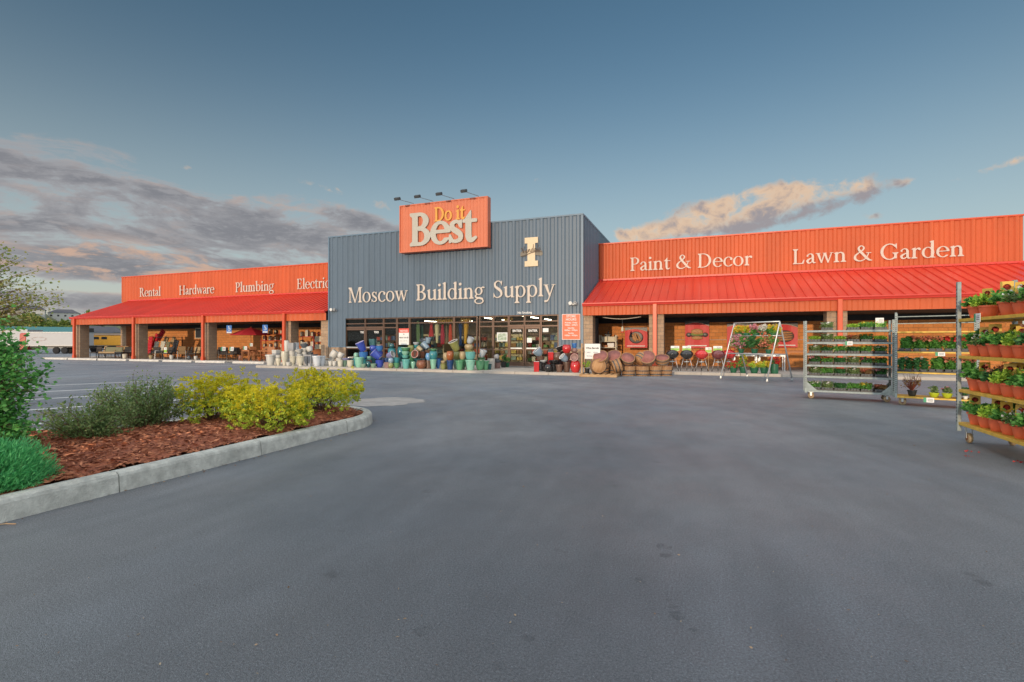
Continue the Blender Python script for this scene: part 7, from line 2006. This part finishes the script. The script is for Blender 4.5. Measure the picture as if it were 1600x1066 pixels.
# display rack carrying the cushions
x0, x1 = at(227, 28.0)[0], at(276, 28.0)[0]
t = thing("cushion_rack", "dark metal rack holding tall red, cream and olive cushions in the second bay", "rack", ((x0 + x1) / 2, 28.15, GZ)); hw = (x1 - x0) / 2
for sx in (-1, 1):
    for y in (-.3, .3): mb = MB(); mb.box(sx * hw - .025, y - .025, 0, sx * hw + .025, y + .025, 1.75); mb.build("post", M['black'], t)
for z in (.55, 1.70):
    mb = MB(); mb.box(-hw + .03, -.3, z, hw - .03, .3, z + .04); mb.build("shelf", M['black'], t)
Zc = GZ + .60
for a in [(232.5, 27.6, GZ + .35, .52, 1.45, 'red_cloth', "tall red cushion at the left end of the cushion rack", 0), (239.5, 27.9, Zc + .2, .5, 1.25, 'red_cloth', "red cushion behind the tall red one", .25), (247, 28.1, Zc + .9, .5, .95, 'red_cloth', "red cushion slanting up to the right on the rack", .55),
          (242.5, 27.55, Zc, .50, .78, 'cream_cloth', "cream cushion, left of the two cream ones", .12), (252, 27.5, Zc - .15, .50, .95, 'cream_cloth', "cream cushion, right of the two cream ones", .10), (260.5, 27.6, Zc - .05, .42, .82, 'olive_cloth', "olive cushion right of the cream cushions", .08),
          (257.5, 28.2, Zc + .62, .40, .55, 'tan_cloth', "tan cushion standing behind the cream ones", .35), (267.5, 28.2, Zc + .55, .46, .65, 'tan_cloth', "tan cushion slanting at the right of the rack", .55), (271, 27.9, Zc - .1, .55, 1.0, 'navy_cloth', "slate cushion at the right end of the rack", .2)]:
    cushion(a[0], a[1], a[2], a[3], a[4], M[a[5]], a[6], a[7])
x = at(258, 26.4)[0]; card("white tag hanging before the olive cushion", T(x, 26.42, .62), .30, .42, 'green', "price cards on the patio chairs")
# small decorated pots and lanterns standing among the furniture
for k, (px, Y, kd, D, H, g, lab) in enumerate([(236, 26.4, 'cup', .30, .30, 'tan', "tan pot before the tall red cushion"), (268, 26.3, 'cup', .28, .34, 'white', "white pot before the slate cushion"), (295, 26.3, 'round', .30, .30, 'slate', "slate jar before the tan sling chair"), (306, 26.4, 'cup', .26, .28, 'white', "small white pot just left of the third post"),
        (376, 26.5, 'jar', .30, .40, 'rust', "rust jar left of the slim cedar table"), (406, 26.3, 'cup', .28, .30, 'orange', "orange-brown pot before the cedar chairs"), (195, 26.3, 'cup', .34, .36, 'cream', "cream pot before the low dark table in the end bay")]):
    make_pot(kd, D, H, g, lab, (at(px, Y)[0], Y, GZ), group="small pots among the patio furniture")
# cushioned bench in the end bay
x = at(172, 26.8)[0]; t = thing("cushioned_bench", "low bench with tan cushions in the open end bay", "bench", (x, 26.8, GZ), .2)
mb = MB(); mb.box(-.85, -.35, .30, .85, .35, .40); mb.build("seat", M['wicker'], t)
mb = MB(); mb.box(-.80, -.32, .402, .80, .25, .52, b=.03); mb.build("seat_cushion", M['tan_cloth'], t)
mb = MB(); mb.box(-.82, 0, 0, .82, .12, .5, T(0, .26, .42) @ RX(R(-12)), b=.03); mb.build("backrest", M['olive_cloth'], t)
for sx in (-.78, .78):
    for y in (-.28, .28): mb = MB(); mb.box(sx - .03, y - .03, 0, sx + .03, y + .03, .298); mb.build("leg", M['black'], t)
def table(px, Y, w, d, h, m, label, rz=0.0, legm=None, name="side_table", thick=.03):
    x = at(px, Y)[0]; t = thing(name, label, "table", (x, Y, GZ), rz)
    mb = MB(); mb.box(-w / 2, -d / 2, h - thick, w / 2, d / 2, h, b=.005); mb.build("tabletop", m, t)
    for sx in (-1, 1):
        for sy in (-1, 1): mb = MB(); mb.box(sx * (w / 2 - .05) - .022, sy * (d / 2 - .05) - .022, 0, sx * (w / 2 - .05) + .022, sy * (d / 2 - .05) + .022, h - thick - .001); mb.build("leg", legm or m, t)
    mb = MB(); mb.box(-w / 2 + .08, -d / 2 + .04, h - thick - .07, w / 2 - .08, -d / 2 + .06, h - thick - .001); mb.build("apron", legm or m, t)
    return t
table(388.5, 26.5, .75, .60, .78, M['cedar'], "slim cedar table left of the cedar chairs"); table(413, 27.3, 1.5, .8, .74, M['cedar'], "cedar bench table under the red umbrella")
x = at(384, 26.45)[0]; card("white card standing on the slim cedar table", T(x, 26.4, GZ + .785), .34, .24, 'white', "price cards on the patio chairs")
x = at(396, 27.4)[0]; card("white card above the cedar chairs", T(x, 27.2, GZ + 1.02), .30, .22, 'white', "price cards on the patio chairs"); mb = MB(); mb.tube([(x, 27.21, GZ), (x, 27.21, GZ + 1.05)], .012, 5); tag(mb.build("stake", M['pine']), "thin stake holding the card above the cedar chairs", "stake")
table(252, 26.9, 1.4, .8, .60, M['black'], "low dark patio table before the cushion rack"); table(190, 26.5, .9, .6, .50, M['black'], "low dark table in the open end bay")
for (px, w, lab) in ((1164, 1.05, "grey folding table behind the left half of the flower rack"), (1205, 1.15, "grey folding table behind the right half of the flower rack")): table(px, 26.6, w, .7, .78, M['silver_top'] if 'silver_top' in M else M['grey_metal'], lab, 0, M['tube'])
# red umbrella
x = at(392, 27.6)[0]; t = thing("patio_umbrella", "open red patio umbrella over the cedar table", "umbrella", (x, 27.6, GZ))
apex, rim_z, Rr = 2.42, 1.86, 1.42
mb = MB(); n = 8; vs = [(0, 0, apex)] + [(Rr * math.cos(2 * math.pi * k / n + .3), Rr * math.sin(2 * math.pi * k / n + .3), rim_z) for k in range(n)] + [(Rr * .5 * math.cos(2 * math.pi * k / n + .3), Rr * .5 * math.sin(2 * math.pi * k / n + .3), (apex + rim_z) / 2 + .04) for k in range(n)]
vs += [(a, b, c - .015) for a, b, c in vs]; N0 = 2 * n + 1
fs = []
for k in range(n):
    l = (k + 1) % n; fs += [(0, 1 + n + k, 1 + n + l), (1 + n + k, 1 + k, 1 + l, 1 + n + l), (N0, N0 + 1 + n + l, N0 + 1 + n + k), (N0 + 1 + n + k, N0 + 1 + n + l, N0 + 1 + l, N0 + 1 + k), (1 + k, N0 + 1 + k, N0 + 1 + l, 1 + l)]
mb.add(vs, fs); mb.build("canopy", M['red_cloth'], t)
mb = MB(); mb.tube([(0, 0, .05), (0, 0, apex + .06)], .022, 8); mb.build("pole", M['cedar'], t)
mb = MB(); mb.lathe([(.26, 0), (.26, .05), (.05, .09), (.04, .25), (.025, .25)], 16); mb.build("base", M['black'], t)
for k in range(n):
    a = 2 * math.pi * k / n + .3; mb = MB(); mb.tube([(0, 0, apex - .05), (Rr * .97 * math.cos(a), Rr * .97 * math.sin(a), rim_z - .025)], .008, 4); mb.build("rib", M['cedar'], t)
# display shelving with lanterns
def shelving(px0, px1, Y, h, levels, m, label, d=.45):
    x0, x1 = at(px0, Y)[0], at(px1, Y)[0]; hw = (x1 - x0) / 2
    t = thing("display_shelf", label, "shelf", ((x0 + x1) / 2, Y + d / 2, GZ), group="display shelves under the canopies")
    for sx in (-1, 1):
        for y in (-d / 2, d / 2): mb = MB(); mb.box(sx * hw - .025, y - .025, 0, sx * hw + .025, y + .025, h); mb.build("post", m, t)
    for z in levels: mb = MB(); mb.box(-hw + .026, -d / 2 - .01, z - .04, hw - .026, d / 2 + .01, z); mb.build("shelf", m, t)
    return (x0 + x1) / 2, Y + d / 2, hw
def lantern(x, y, z, w, h, m, label, grp="lanterns and lamps on the display shelves"):
    t = thing("lantern", label, "lantern", (x, y, z), group=grp)
    mb = MB(); mb.box(-w / 2, -w / 2, 0, w / 2, w / 2, .03); mb.box(-w / 2, -w / 2, h * .78, w / 2, w / 2, h * .84)
    for sx in (-1, 1):
        for sy in (-1, 1): mb.box(sx * (w / 2 - .015) - .015, sy * (w / 2 - .015) - .015, .031, sx * (w / 2 - .015) + .015, sy * (w / 2 - .015) + .015, h * .779)
    mb.build("frame", m, t)
    mb = MB(); mb.box(-w / 2 + .02, -w / 2 + .02, .031, w / 2 - .02, w / 2 - .02, h * .77); mb.build("shade", M['lantern'], t)
    mb = MB(); mb.add([(-w / 2, -w / 2, h * .842), (w / 2, -w / 2, h * .842), (w / 2, w / 2, h * .842), (-w / 2, w / 2, h * .842), (0, 0, h)], [(0, 1, 4), (1, 2, 4), (2, 3, 4), (3, 0, 4), (3, 2, 1, 0)]); mb.build("roof", m, t)
sx_, sy_, hw = shelving(408, 441, 29.2, 1.95, (.35, .90, 1.45, 1.95), M['shelf_red'], "red display shelf of lanterns behind the umbrella")
rl = random.Random(8)
for i, z in enumerate((.35, .90, 1.45, 1.95)):
    for k in range(4):
        lantern(sx_ - hw + .22 + k * (2 * hw - .44) / 3, sy_ - .05, GZ + z + .001, .22, rl.uniform(.32, .42), [M['cedar'], M['black'], M['shelf_red'], M['grey_metal']][(i + k) % 4], "%s lantern, %s from left, %s shelf behind the umbrella" % (["cedar framed", "black framed", "red framed", "grey framed"][(i + k) % 4], ORD[k], ["bottom", "second", "third", "top"][i]))
sx_, sy_, hw = shelving(466, 490, 29.2, 1.75, (.40, 1.02, 1.75), M['shelf_red'], "red display shelf of lanterns behind the pale pots")
for i, z in enumerate((.40, 1.02, 1.75)):
    for k in range(3):
        lantern(sx_ - hw + .22 + k * (2 * hw - .44) / 2, sy_ - .05, GZ + z + .001, .24, rl.uniform(.36, .50), [M['white'], M['black'], M['cedar']][(i + k) % 3], "%s lantern, %s from left, %s shelf behind the pale pots" % (["white", "black", "cedar"][(i + k) % 3], ORD[k], ["bottom", "middle", "top"][i]))
sx_, sy_, hw = shelving(490.5, 505, 28.6, 2.05, (.55, 1.35, 1.98), M['shelf_red'], "red shelf stacked with pale boxes by the end pillar")
for i, (z, n_) in enumerate(((.55, 3), (1.35, 2))):
    for k in range(n_):
        mb = MB(); mb.box(-hw + .06, -.2, 0, hw - .06, .2, .20, b=.015); o = mb.build("goods_box", M['lantern']); o.location = (sx_, sy_ - .02, GZ + z + .002 + k * .207)
        tag(o, "pale yellow box, %s from the bottom on the %s of the red box shelf" % (ORD[k], "lower level" if i == 0 else "upper level"), "box", "pale boxes on the red shelf")
x = at(498.5, 27.3)[0]; t = thing("wicker_dome", "orange brown wicker dome basket beside the end pillar", "basket", (x, 27.3, GZ + .45))
mb = MB(); mb.lathe([(.50, 0), (.52, .04), (.48, .20), (.34, .36), (.001, .43)], 24); mb.build("dome", material("wicker_orange", (.30, .10, .03), .8, .35, 40, .6, 60), t)
mb = MB(); mb.box(-.45, -.45, -.45, .45, .45, -.002, b=.02); mb.build("stand", M['cedar'], t)
# framed panel on the wall
x = at(311, WY - .02)[0]; t = thing("wall_panel", "cream framed dark panel on the block wall near the third post", "panel", (x, WY - .03, 1.75))
mb = MB()
for q in ((-.42, 0, .42, .06), (-.42, .84, .42, .90), (-.42, .06, -.36, .84), (.36, .06, .42, .84)): mb.box(q[0], -.03, q[1], q[2], .028, q[3])
mb.build("frame", M['lantern'], t); mb = MB(); mb.box(-.359, -.01, .061, .359, .027, .839); mb.build("pane", M['black'], t)
# accessible parking signs on thin posts
for px, lab in ((358, "blue accessible parking sign left of the red umbrella"), (414.3, "blue and white accessible parking sign right of the red umbrella's peak")):
    x, s = at(px, 26.1); t = thing("parking_sign", lab, "sign", (x, 26.1, -.03), YAW * 1.6, "accessible parking signs")
    mb = MB(); mb.tube([(-.1, .0, 2.67), (-.1, .0, 2.93)], .008, 5); mb.tube([(.1, .0, 2.67), (.1, .0, 2.93)], .008, 5); mb.build("hanger", M['dark'], t)
    mb = MB(); mb.box(-.17, -.012, 2.12, .17, 0, 2.68, b=.004); pl_ = mb.build("plate", material("sign_blue", (.03, .16, .48), .4, .05), t)
    wh = MB(); y0 = -.0145
    def dsc(cx, cz, r, r2=0.0, a0=0, a1=2 * math.pi, mb_=None):
        n_ = 16; vs = []
        for k in range(n_ + 1):
            a = a0 + (a1 - a0) * k / n_; vs += [(cx + r * math.cos(a), y0, cz + r * math.sin(a)), (cx + r2 * math.cos(a), y0, cz + r2 * math.sin(a))]
        mb_.add(vs, [(2 * k, 2 * k + 2, 2 * k + 3, 2 * k + 1)[::-1] for k in range(n_)])
    mb = MB(); dsc(0, 2.40, .095, .065, -2.6, 1.0, mb); dsc(-.02, 2.59, .03, 0.0, mb_=mb)
    mb.box(-.035, y0, 2.43, -.005, y0 + .001, 2.55); mb.box(-.0049, y0, 2.43, .07, y0 + .001, 2.455); mb.box(.05, y0, 2.34, .075, y0 + .001, 2.429); mb.box(-.0049, y0, 2.49, .055, y0 + .001, 2.51)
    mb.box(-.15, y0, 2.14, .15, y0 + .001, 2.22); mb.build("symbol", M['white'], t)
# wheel stops
for k, (a, b) in enumerate([(72, 106), (108, 152), (154.5, 198.5), (203.5, 249.5), (255.5, 300.5), (306.5, 352.5), (365, 413.5)]):
    xa, xb = at(a, 25.2)[0], at(b, 25.2)[0]
    t = MB(); L_ = xb - xa; pr = [(-.10, 0), (.10, 0), (.085, .09), (.05, .135), (-.05, .135), (-.085, .09)]
    t.add([(x, y, z) for x in (-L_ / 2, L_ / 2) for y, z in pr], [tuple(range(6))[::-1], tuple(range(6, 12))] + [(i, (i + 1) % 6, 6 + (i + 1) % 6, 6 + i) for i in range(6)])
    o = t.build("wheel_stop", M['stop']if 'stop' in M else material("stop_concrete", (.62, .58, .52), .85, .12, 4, .3, 60, dirt=.4, dscale=3)); o.location = ((xa + xb) / 2, 25.2, .004)
    tag(o, ["pale wheel stop at the far left end before the open end bay", "pale wheel stop before the corner post of the canopy", "pale wheel stop before the open end bay and bench", "pale wheel stop before the cushion rack", "pale wheel stop before the tan sling chair", "pale wheel stop before the dark carded chairs", "pale wheel stop beside the white pots"][k], "wheel stop", "wheel stops along the left wing")
# right bay by the blue block: wire shelf, dark thing, feeder, conduit, shelf crate
sx_, sy_, hw = shelving(937, 962, 28.6, 1.75, (.45, 1.05, 1.40), M['lantern'], "pale wire shelf with boxes behind the price board")
for k, (f, z, w, h, m, lab) in enumerate([(-.45, 1.40, .34, .26, M['lantern'], "cream box on the left of the wire shelf's top"), (.45, 1.40, .40, .26, M['lantern'], "cream box on the right of the wire shelf's top"), (.35, 1.05, .38, .24, M['white'], "white box on the wire shelf's middle level"), (-.3, 1.05, .30, .12, M['cedar'], "brown box on the wire shelf's middle level"), (-.4, .45, .34, .30, M['navy_cloth'], "slate box on the wire shelf's lowest level"), (.4, .45, .3, .36, G['blue'], "blue box on the wire shelf's lowest level")]):
    mb = MB(); mb.box(-w / 2, -.16, 0, w / 2, .16, h, b=.012); o = mb.build("goods_box", m); o.location = (sx_ + f * hw, sy_, GZ + z + .001); tag(o, lab, "box", "boxes on the wire shelf")
x = sx_; t = thing("camp_stove", "black upright stove standing on the wire shelf", "stove", (x, sy_, GZ + 1.402)); mb = MB(); mb.box(-.13, -.13, 0, .13, .13, .34, b=.02); mb.build("body", M['black'], t); mb = MB(); mb.box(-.20, -.18, .342, .20, .18, .42, b=.03); mb.build("hood", M['black'], t); mb = MB(); mb.tube([(0, 0, .42), (0, 0, .56)], .05, 10); mb.build("flue", M['black'], t)
xa, xb = at(941, 26.5)[0], at(1001, 26.5)[0]; mb = MB(); mb.tube([(xa + (xb - xa) * f, 26.7, 2.80 - .10 * math.sin(math.pi * f)) for f in np.linspace(0, 1, 12)], .022, 6); tag(mb.build("hanging_pole", M['cream']), "pale bowed pole hanging under the canopy fascia", "pole")
x = at(972.5, 26.7)[0]; t = thing("bird_feeder", "pale hanging bird feeder with a red base under the bowed pole", "bird feeder", (x, 26.7, 1.98))
mb = MB(); mb.tube([(0, 0, .34), (0, 0, .74)], .006, 4); mb.build("hanger", M['grey_metal'], t); mb = MB(); mb.lathe([(.05, .05), (.075, .10), (.06, .26), (.02, .34)], 14); mb.build("bottle", M['lantern'], t); mb = MB(); mb.lathe([(.001, 0), (.09, .0), (.10, .04), (.05, .05)], 14); mb.build("base", M['red_cloth'], t)
mb = MB(); xa, xb = at(1057, WY - .05)[0], at(1300, WY - .05)[0]; mb.tube([(xa, WY - .03, 1.60), (xb, WY - .03, 1.60)], .018, 6); tag(mb.build("wall_conduit", M['cream']), "thin pale conduit running along the brick wall behind the grills", "conduit")
table(1251, 27.2, 1.3, .6, .95, M['cedar'], "brown wooden bench table behind the galvanised cart")
x = at(1000, 24.9)[0]; t = thing("wheelbarrow", "dark barrow tray behind the barrels", "wheelbarrow", (x - .9, 25.2, GZ))
mb = MB(); mb.lathe([(.22, .38), (.40, .62), (.48, .70), (.47, .70), (.38, .62), (.001, .42)], 16, SCL(1.1, .8, 1)); mb.build("tray", M['grey_metal'], t); wheel(t, -.65, 0, .19, .08)
for sy in (-.25, .25): mb = MB(); mb.tube([(-.65, sy * .3, .19), (.2, sy, .40), (.95, sy * 1.2, .62)], .018, 5); mb.build("handle", M['pine'], t); mb = MB(); mb.tube([(.35, sy, .42), (.45, sy, .0)], .014, 5); mb.build("leg", M['black'], t)
# things by the entrance
bush_pot("dark shrub in a black pot just left of the entrance doors", T(at(786.5, 24.6)[0], 24.6, GZ), .34, .30, M['blackpot'], 'leaf_dark', .62, .50, 650, seed=801, size=(.03, .06), bloom='coral', nb=14)
bush_pot("smaller leafy plant in a green pot beside the dark shrub by the entrance", T(at(792.5, 24.9)[0], 24.9, GZ), .26, .24, M['greenpot'], 'leaf_bed', .38, .36, 400, seed=803)
bush_pot("lime green plant in a pot behind the timber frame on the pallet", T(at(917.5, 21.62)[0], 21.62, ZPAL), .24, .2, M['blackpot'], 'leaf_lime', .42, .40, 420, seed=805)
x, s = at(784.5, 26.2); t = thing("poster", "white framed green poster on the entrance sidelight", "poster", (x, 26.21, zat(533.5, s)))
mb = MB(); mb.box(-.32, -.008, 0, .32, .008, .50); mb.build("sheet", M['white'], t); mb = MB(); mb.box(-.27, -.012, .05, .27, -.0085, .45); mb.build("picture", material("poster_picture", (.10, .20, .05), .5, 0, 6, color2=(.62, .66, .60), stretch=(1, 1, 1.6)), t)
for px, py0, py1, w, lab in ((827, 528, 535.5, .28, "white paper notice on the right entrance leaf"), (852.5, 513, 519, .32, "white paper notice at the top of the right sidelight")):
    x, s = at(px, 26.2); mb = MB(); mb.box(-w / 2, -.004, 0, w / 2, .004, (py1 - py0) * s / FPX); o = mb.build("paper_notice", M['white']); o.location = (x, 26.222 if px < 840 else 26.21, zat(py1, s)); tag(o, lab, "notice")
x = at(797, 25.4)[0]; mb = MB(); mb.box(-.55, -.3, 0, .55, .3, .012, b=.003); o = mb.build("door_mat", material("mat", (.09, .09, .09), .95, .2, 30)); o.location = (at(808, 25.3)[0], 25.3, GZ); o.scale = (1.6, 1.4, 1); tag(o, "dark mat before the entrance doors", "mat")
# ------------------------------------------------------------------ inside the entrance hall, seen through the glass
M['tube_light'] = emit_material("tube_light", (1.0, .90, .72), 16.0)
for i, x in enumerate((-20.5, -17.2, -13.9, -10.6, -8.0)):
    for j, y in enumerate((29.4, 32.2, 35.4)):
        if i < 3 and j < 2 - (i == 2): continue
        t = thing("ceiling_light", "lit tube light on the shop ceiling, %s from left in the %s row" % (ORD[i], ["front", "middle", "rear"][j]), "ceiling light", (x, y, 3.08), math.pi / 2 + .05 * (i - 2), "tube lights on the shop ceiling")
        mb = MB(); mb.box(-.75, -.11, .05, .75, .11, .148); mb.box(-.5, -.01, .149, -.48, .01, .469); mb.box(.48, -.01, .149, .5, .01, .469); mb.build("housing", M['white'], t); mb = MB(); mb.box(-.72, -.09, .03, .72, .09, .049); mb.build("tube", M['tube_light'], t)
cols = [material("goods_%d" % k, c, .5, .2) for k, c in enumerate([(.45, .06, .04), (.10, .25, .08), (.55, .42, .10), (.08, .14, .35), (.55, .52, .46), (.30, .15, .06), (.20, .30, .30)])]
for k, (x, y, w) in enumerate([(-20.2, 29.0, 1.6), (-18.4, 31.5, 1.8), (-15.6, 33, 2.2), (-12.4, 32, 2.2), (-9.8, 30.6, 1.4), (-8.0, 29.4, 1.3), (-7.9, 33, 1.3), (-16.9, 29.6, 1.2)]):
    t = thing("shop_rack", "stocked shop rack seen through the glass, %s from the left" % ORD[[0, 1, 3, 4, 5, 6, 7, 2][k]], "shop rack", (x, y, PZ + .004), 0, "stocked racks inside the shop")
    mb = MB(); mb.box(-w / 2, .25, 0, w / 2, .29, 1.9); mb.build("back_panel", M['lantern'] if k % 2 else M['bronze'], t)
    rq = random.Random(k)
    for q in range(4): mb = MB(); mb.box(-w / 2, -.2, .08 + q * .45, w / 2, .249, .11 + q * .45); mb.build("shelf", M['bronze'], t)
    for c in range(3):
        mb = MB()
        for q in range(4):
            for g in range(5):
                if (q + g) % 3 == c:
                    a = -w / 2 + .05 + g * (w - .1) / 5; mb.box(a, -.17, .112 + q * .45, a + (w - .1) / 5 - .03, .2, .112 + q * .45 + rq.uniform(.15, .33))
        stuff(mb.build("goods", cols[(k * 2 + c * 3) % 7], t))
# hanging cloth windsocks
def windsock(px, py0, py1, wpx, c, label, Y=26.95, wob=0):
    x, s = at(px, Y); z1, z0 = zat(py0, s), zat(py1, s); w = wpx * s / FPX
    m = material("windsock_cloth", c, .85, .12, 4)
    t = thing("hanging_windsock", label, "windsock", (x, Y, z0), group="cloth windsocks hanging behind the glass")
    h = z1 - z0; r = np.random.default_rng(int(px)); P_ = []
    mb = MB(); n = 14; k = 9; vs = []
    for i in range(k):
        f = i / (k - 1); rr = w / 2 * (.80 + .25 * math.sin(f * 4 + px)) * (1 if f < .93 else .8)
        for j in range(n):
            a = 2 * math.pi * j / n; q = 1 + .16 * math.cos(4 * a + px)
            vs.append((rr * q * math.cos(a) + wob * f, rr * .7 * q * math.sin(a), h * f))
    mb.add(vs, [(i * n + j, i * n + (j + 1) % n, (i + 1) * n + (j + 1) % n, (i + 1) * n + j) for i in range(k - 1) for j in range(n)], True); mb.build("cloth", m, t)
    mb = MB(); mb.tube([(wob, 0, h), (0, 0, 3.54 - z0)], .006, 4); mb.build("cord", M['black'], t)
windsock(653, 502, 538, 6.5, (.14, .24, .12), "sage green windsock, leftmost behind the glass"); windsock(659, 508, 534, 5, (.03, .10, .08), "dark green windsock beside the sage one", 27.2)
windsock(674, 503, 526, 9, (.50, .03, .04), "wide scarlet windsock beside the cream one"); windsock(683, 506, 536, 6.5, (.66, .60, .40), "cream windsock between two red ones"); windsock(691.5, 507, 538, 6.5, (.40, .02, .05), "crimson windsock right of the cream one")
windsock(697.5, 509, 536, 3, (.25, .20, .14), "thin brown windsock between the crimson and orange ones", 27.1); windsock(703.8, 506, 538, 5.5, (.62, .07, .03), "orange red windsock beside a thin yellow one"); windsock(708.6, 508, 534, 2.2, (.60, .40, .16), "thin straw coloured windsock by the mullion")
windsock(719.5, 506, 539, 6.5, (.03, .08, .28), "blue windsock right of the mullion"); windsock(727, 497, 537, 7, (.68, .36, .03), "golden yellow windsock, rightmost behind the glass", 26.95, .10)
def garland(px, py, wpx, hpx, label, seed, n=260):
    x, s = at(px, 26.9); r = np.random.default_rng(seed); w, h = wpx * s / FPX / 2, hpx * s / FPX / 2
    t = thing("leaf_garland", label, "garland", (x, 26.9, zat(py, s)), group="golden leaf garlands behind the glass")
    P = np.stack([r.uniform(-w, w, n), r.normal(size=n) * .06, r.normal(size=n) * h * .45], 1); P[:, 2] = np.clip(P[:, 2], -h, 3.5 - zat(py, s))
    leaf_mesh("leaves", P, r.normal(size=(n, 3)), r.uniform(.06, .12, n), B['gold'], t, .8, .3, seed)
    mb = MB(); mb.tube([(-w, 0, .02), (0, 0, .05), (w, 0, .02)], .012, 5); mb.tube([(0, 0, .05), (0, 0, 3.53 - zat(py, s))], .006, 4); mb.build("wire", M['bark'], t)
B['gold'] = petal("gold_leaf", (.68, .36, .03), (.85, .68, .30))
garland(695, 501, 32, 9, "golden leaf garland above the red and cream windsocks", 901); garland(728, 500, 18, 11, "golden leaf garland above the yellow windsock", 902); garland(794, 497.5, 15, 9, "golden leaf garland over the entrance sidelight", 903)
for k_, o_ in list(TR.items()):
    if k_ not in TRUSED:
        for c_ in children_of(o_): bpy.data.objects.remove(c_)
        bpy.data.objects.remove(o_)
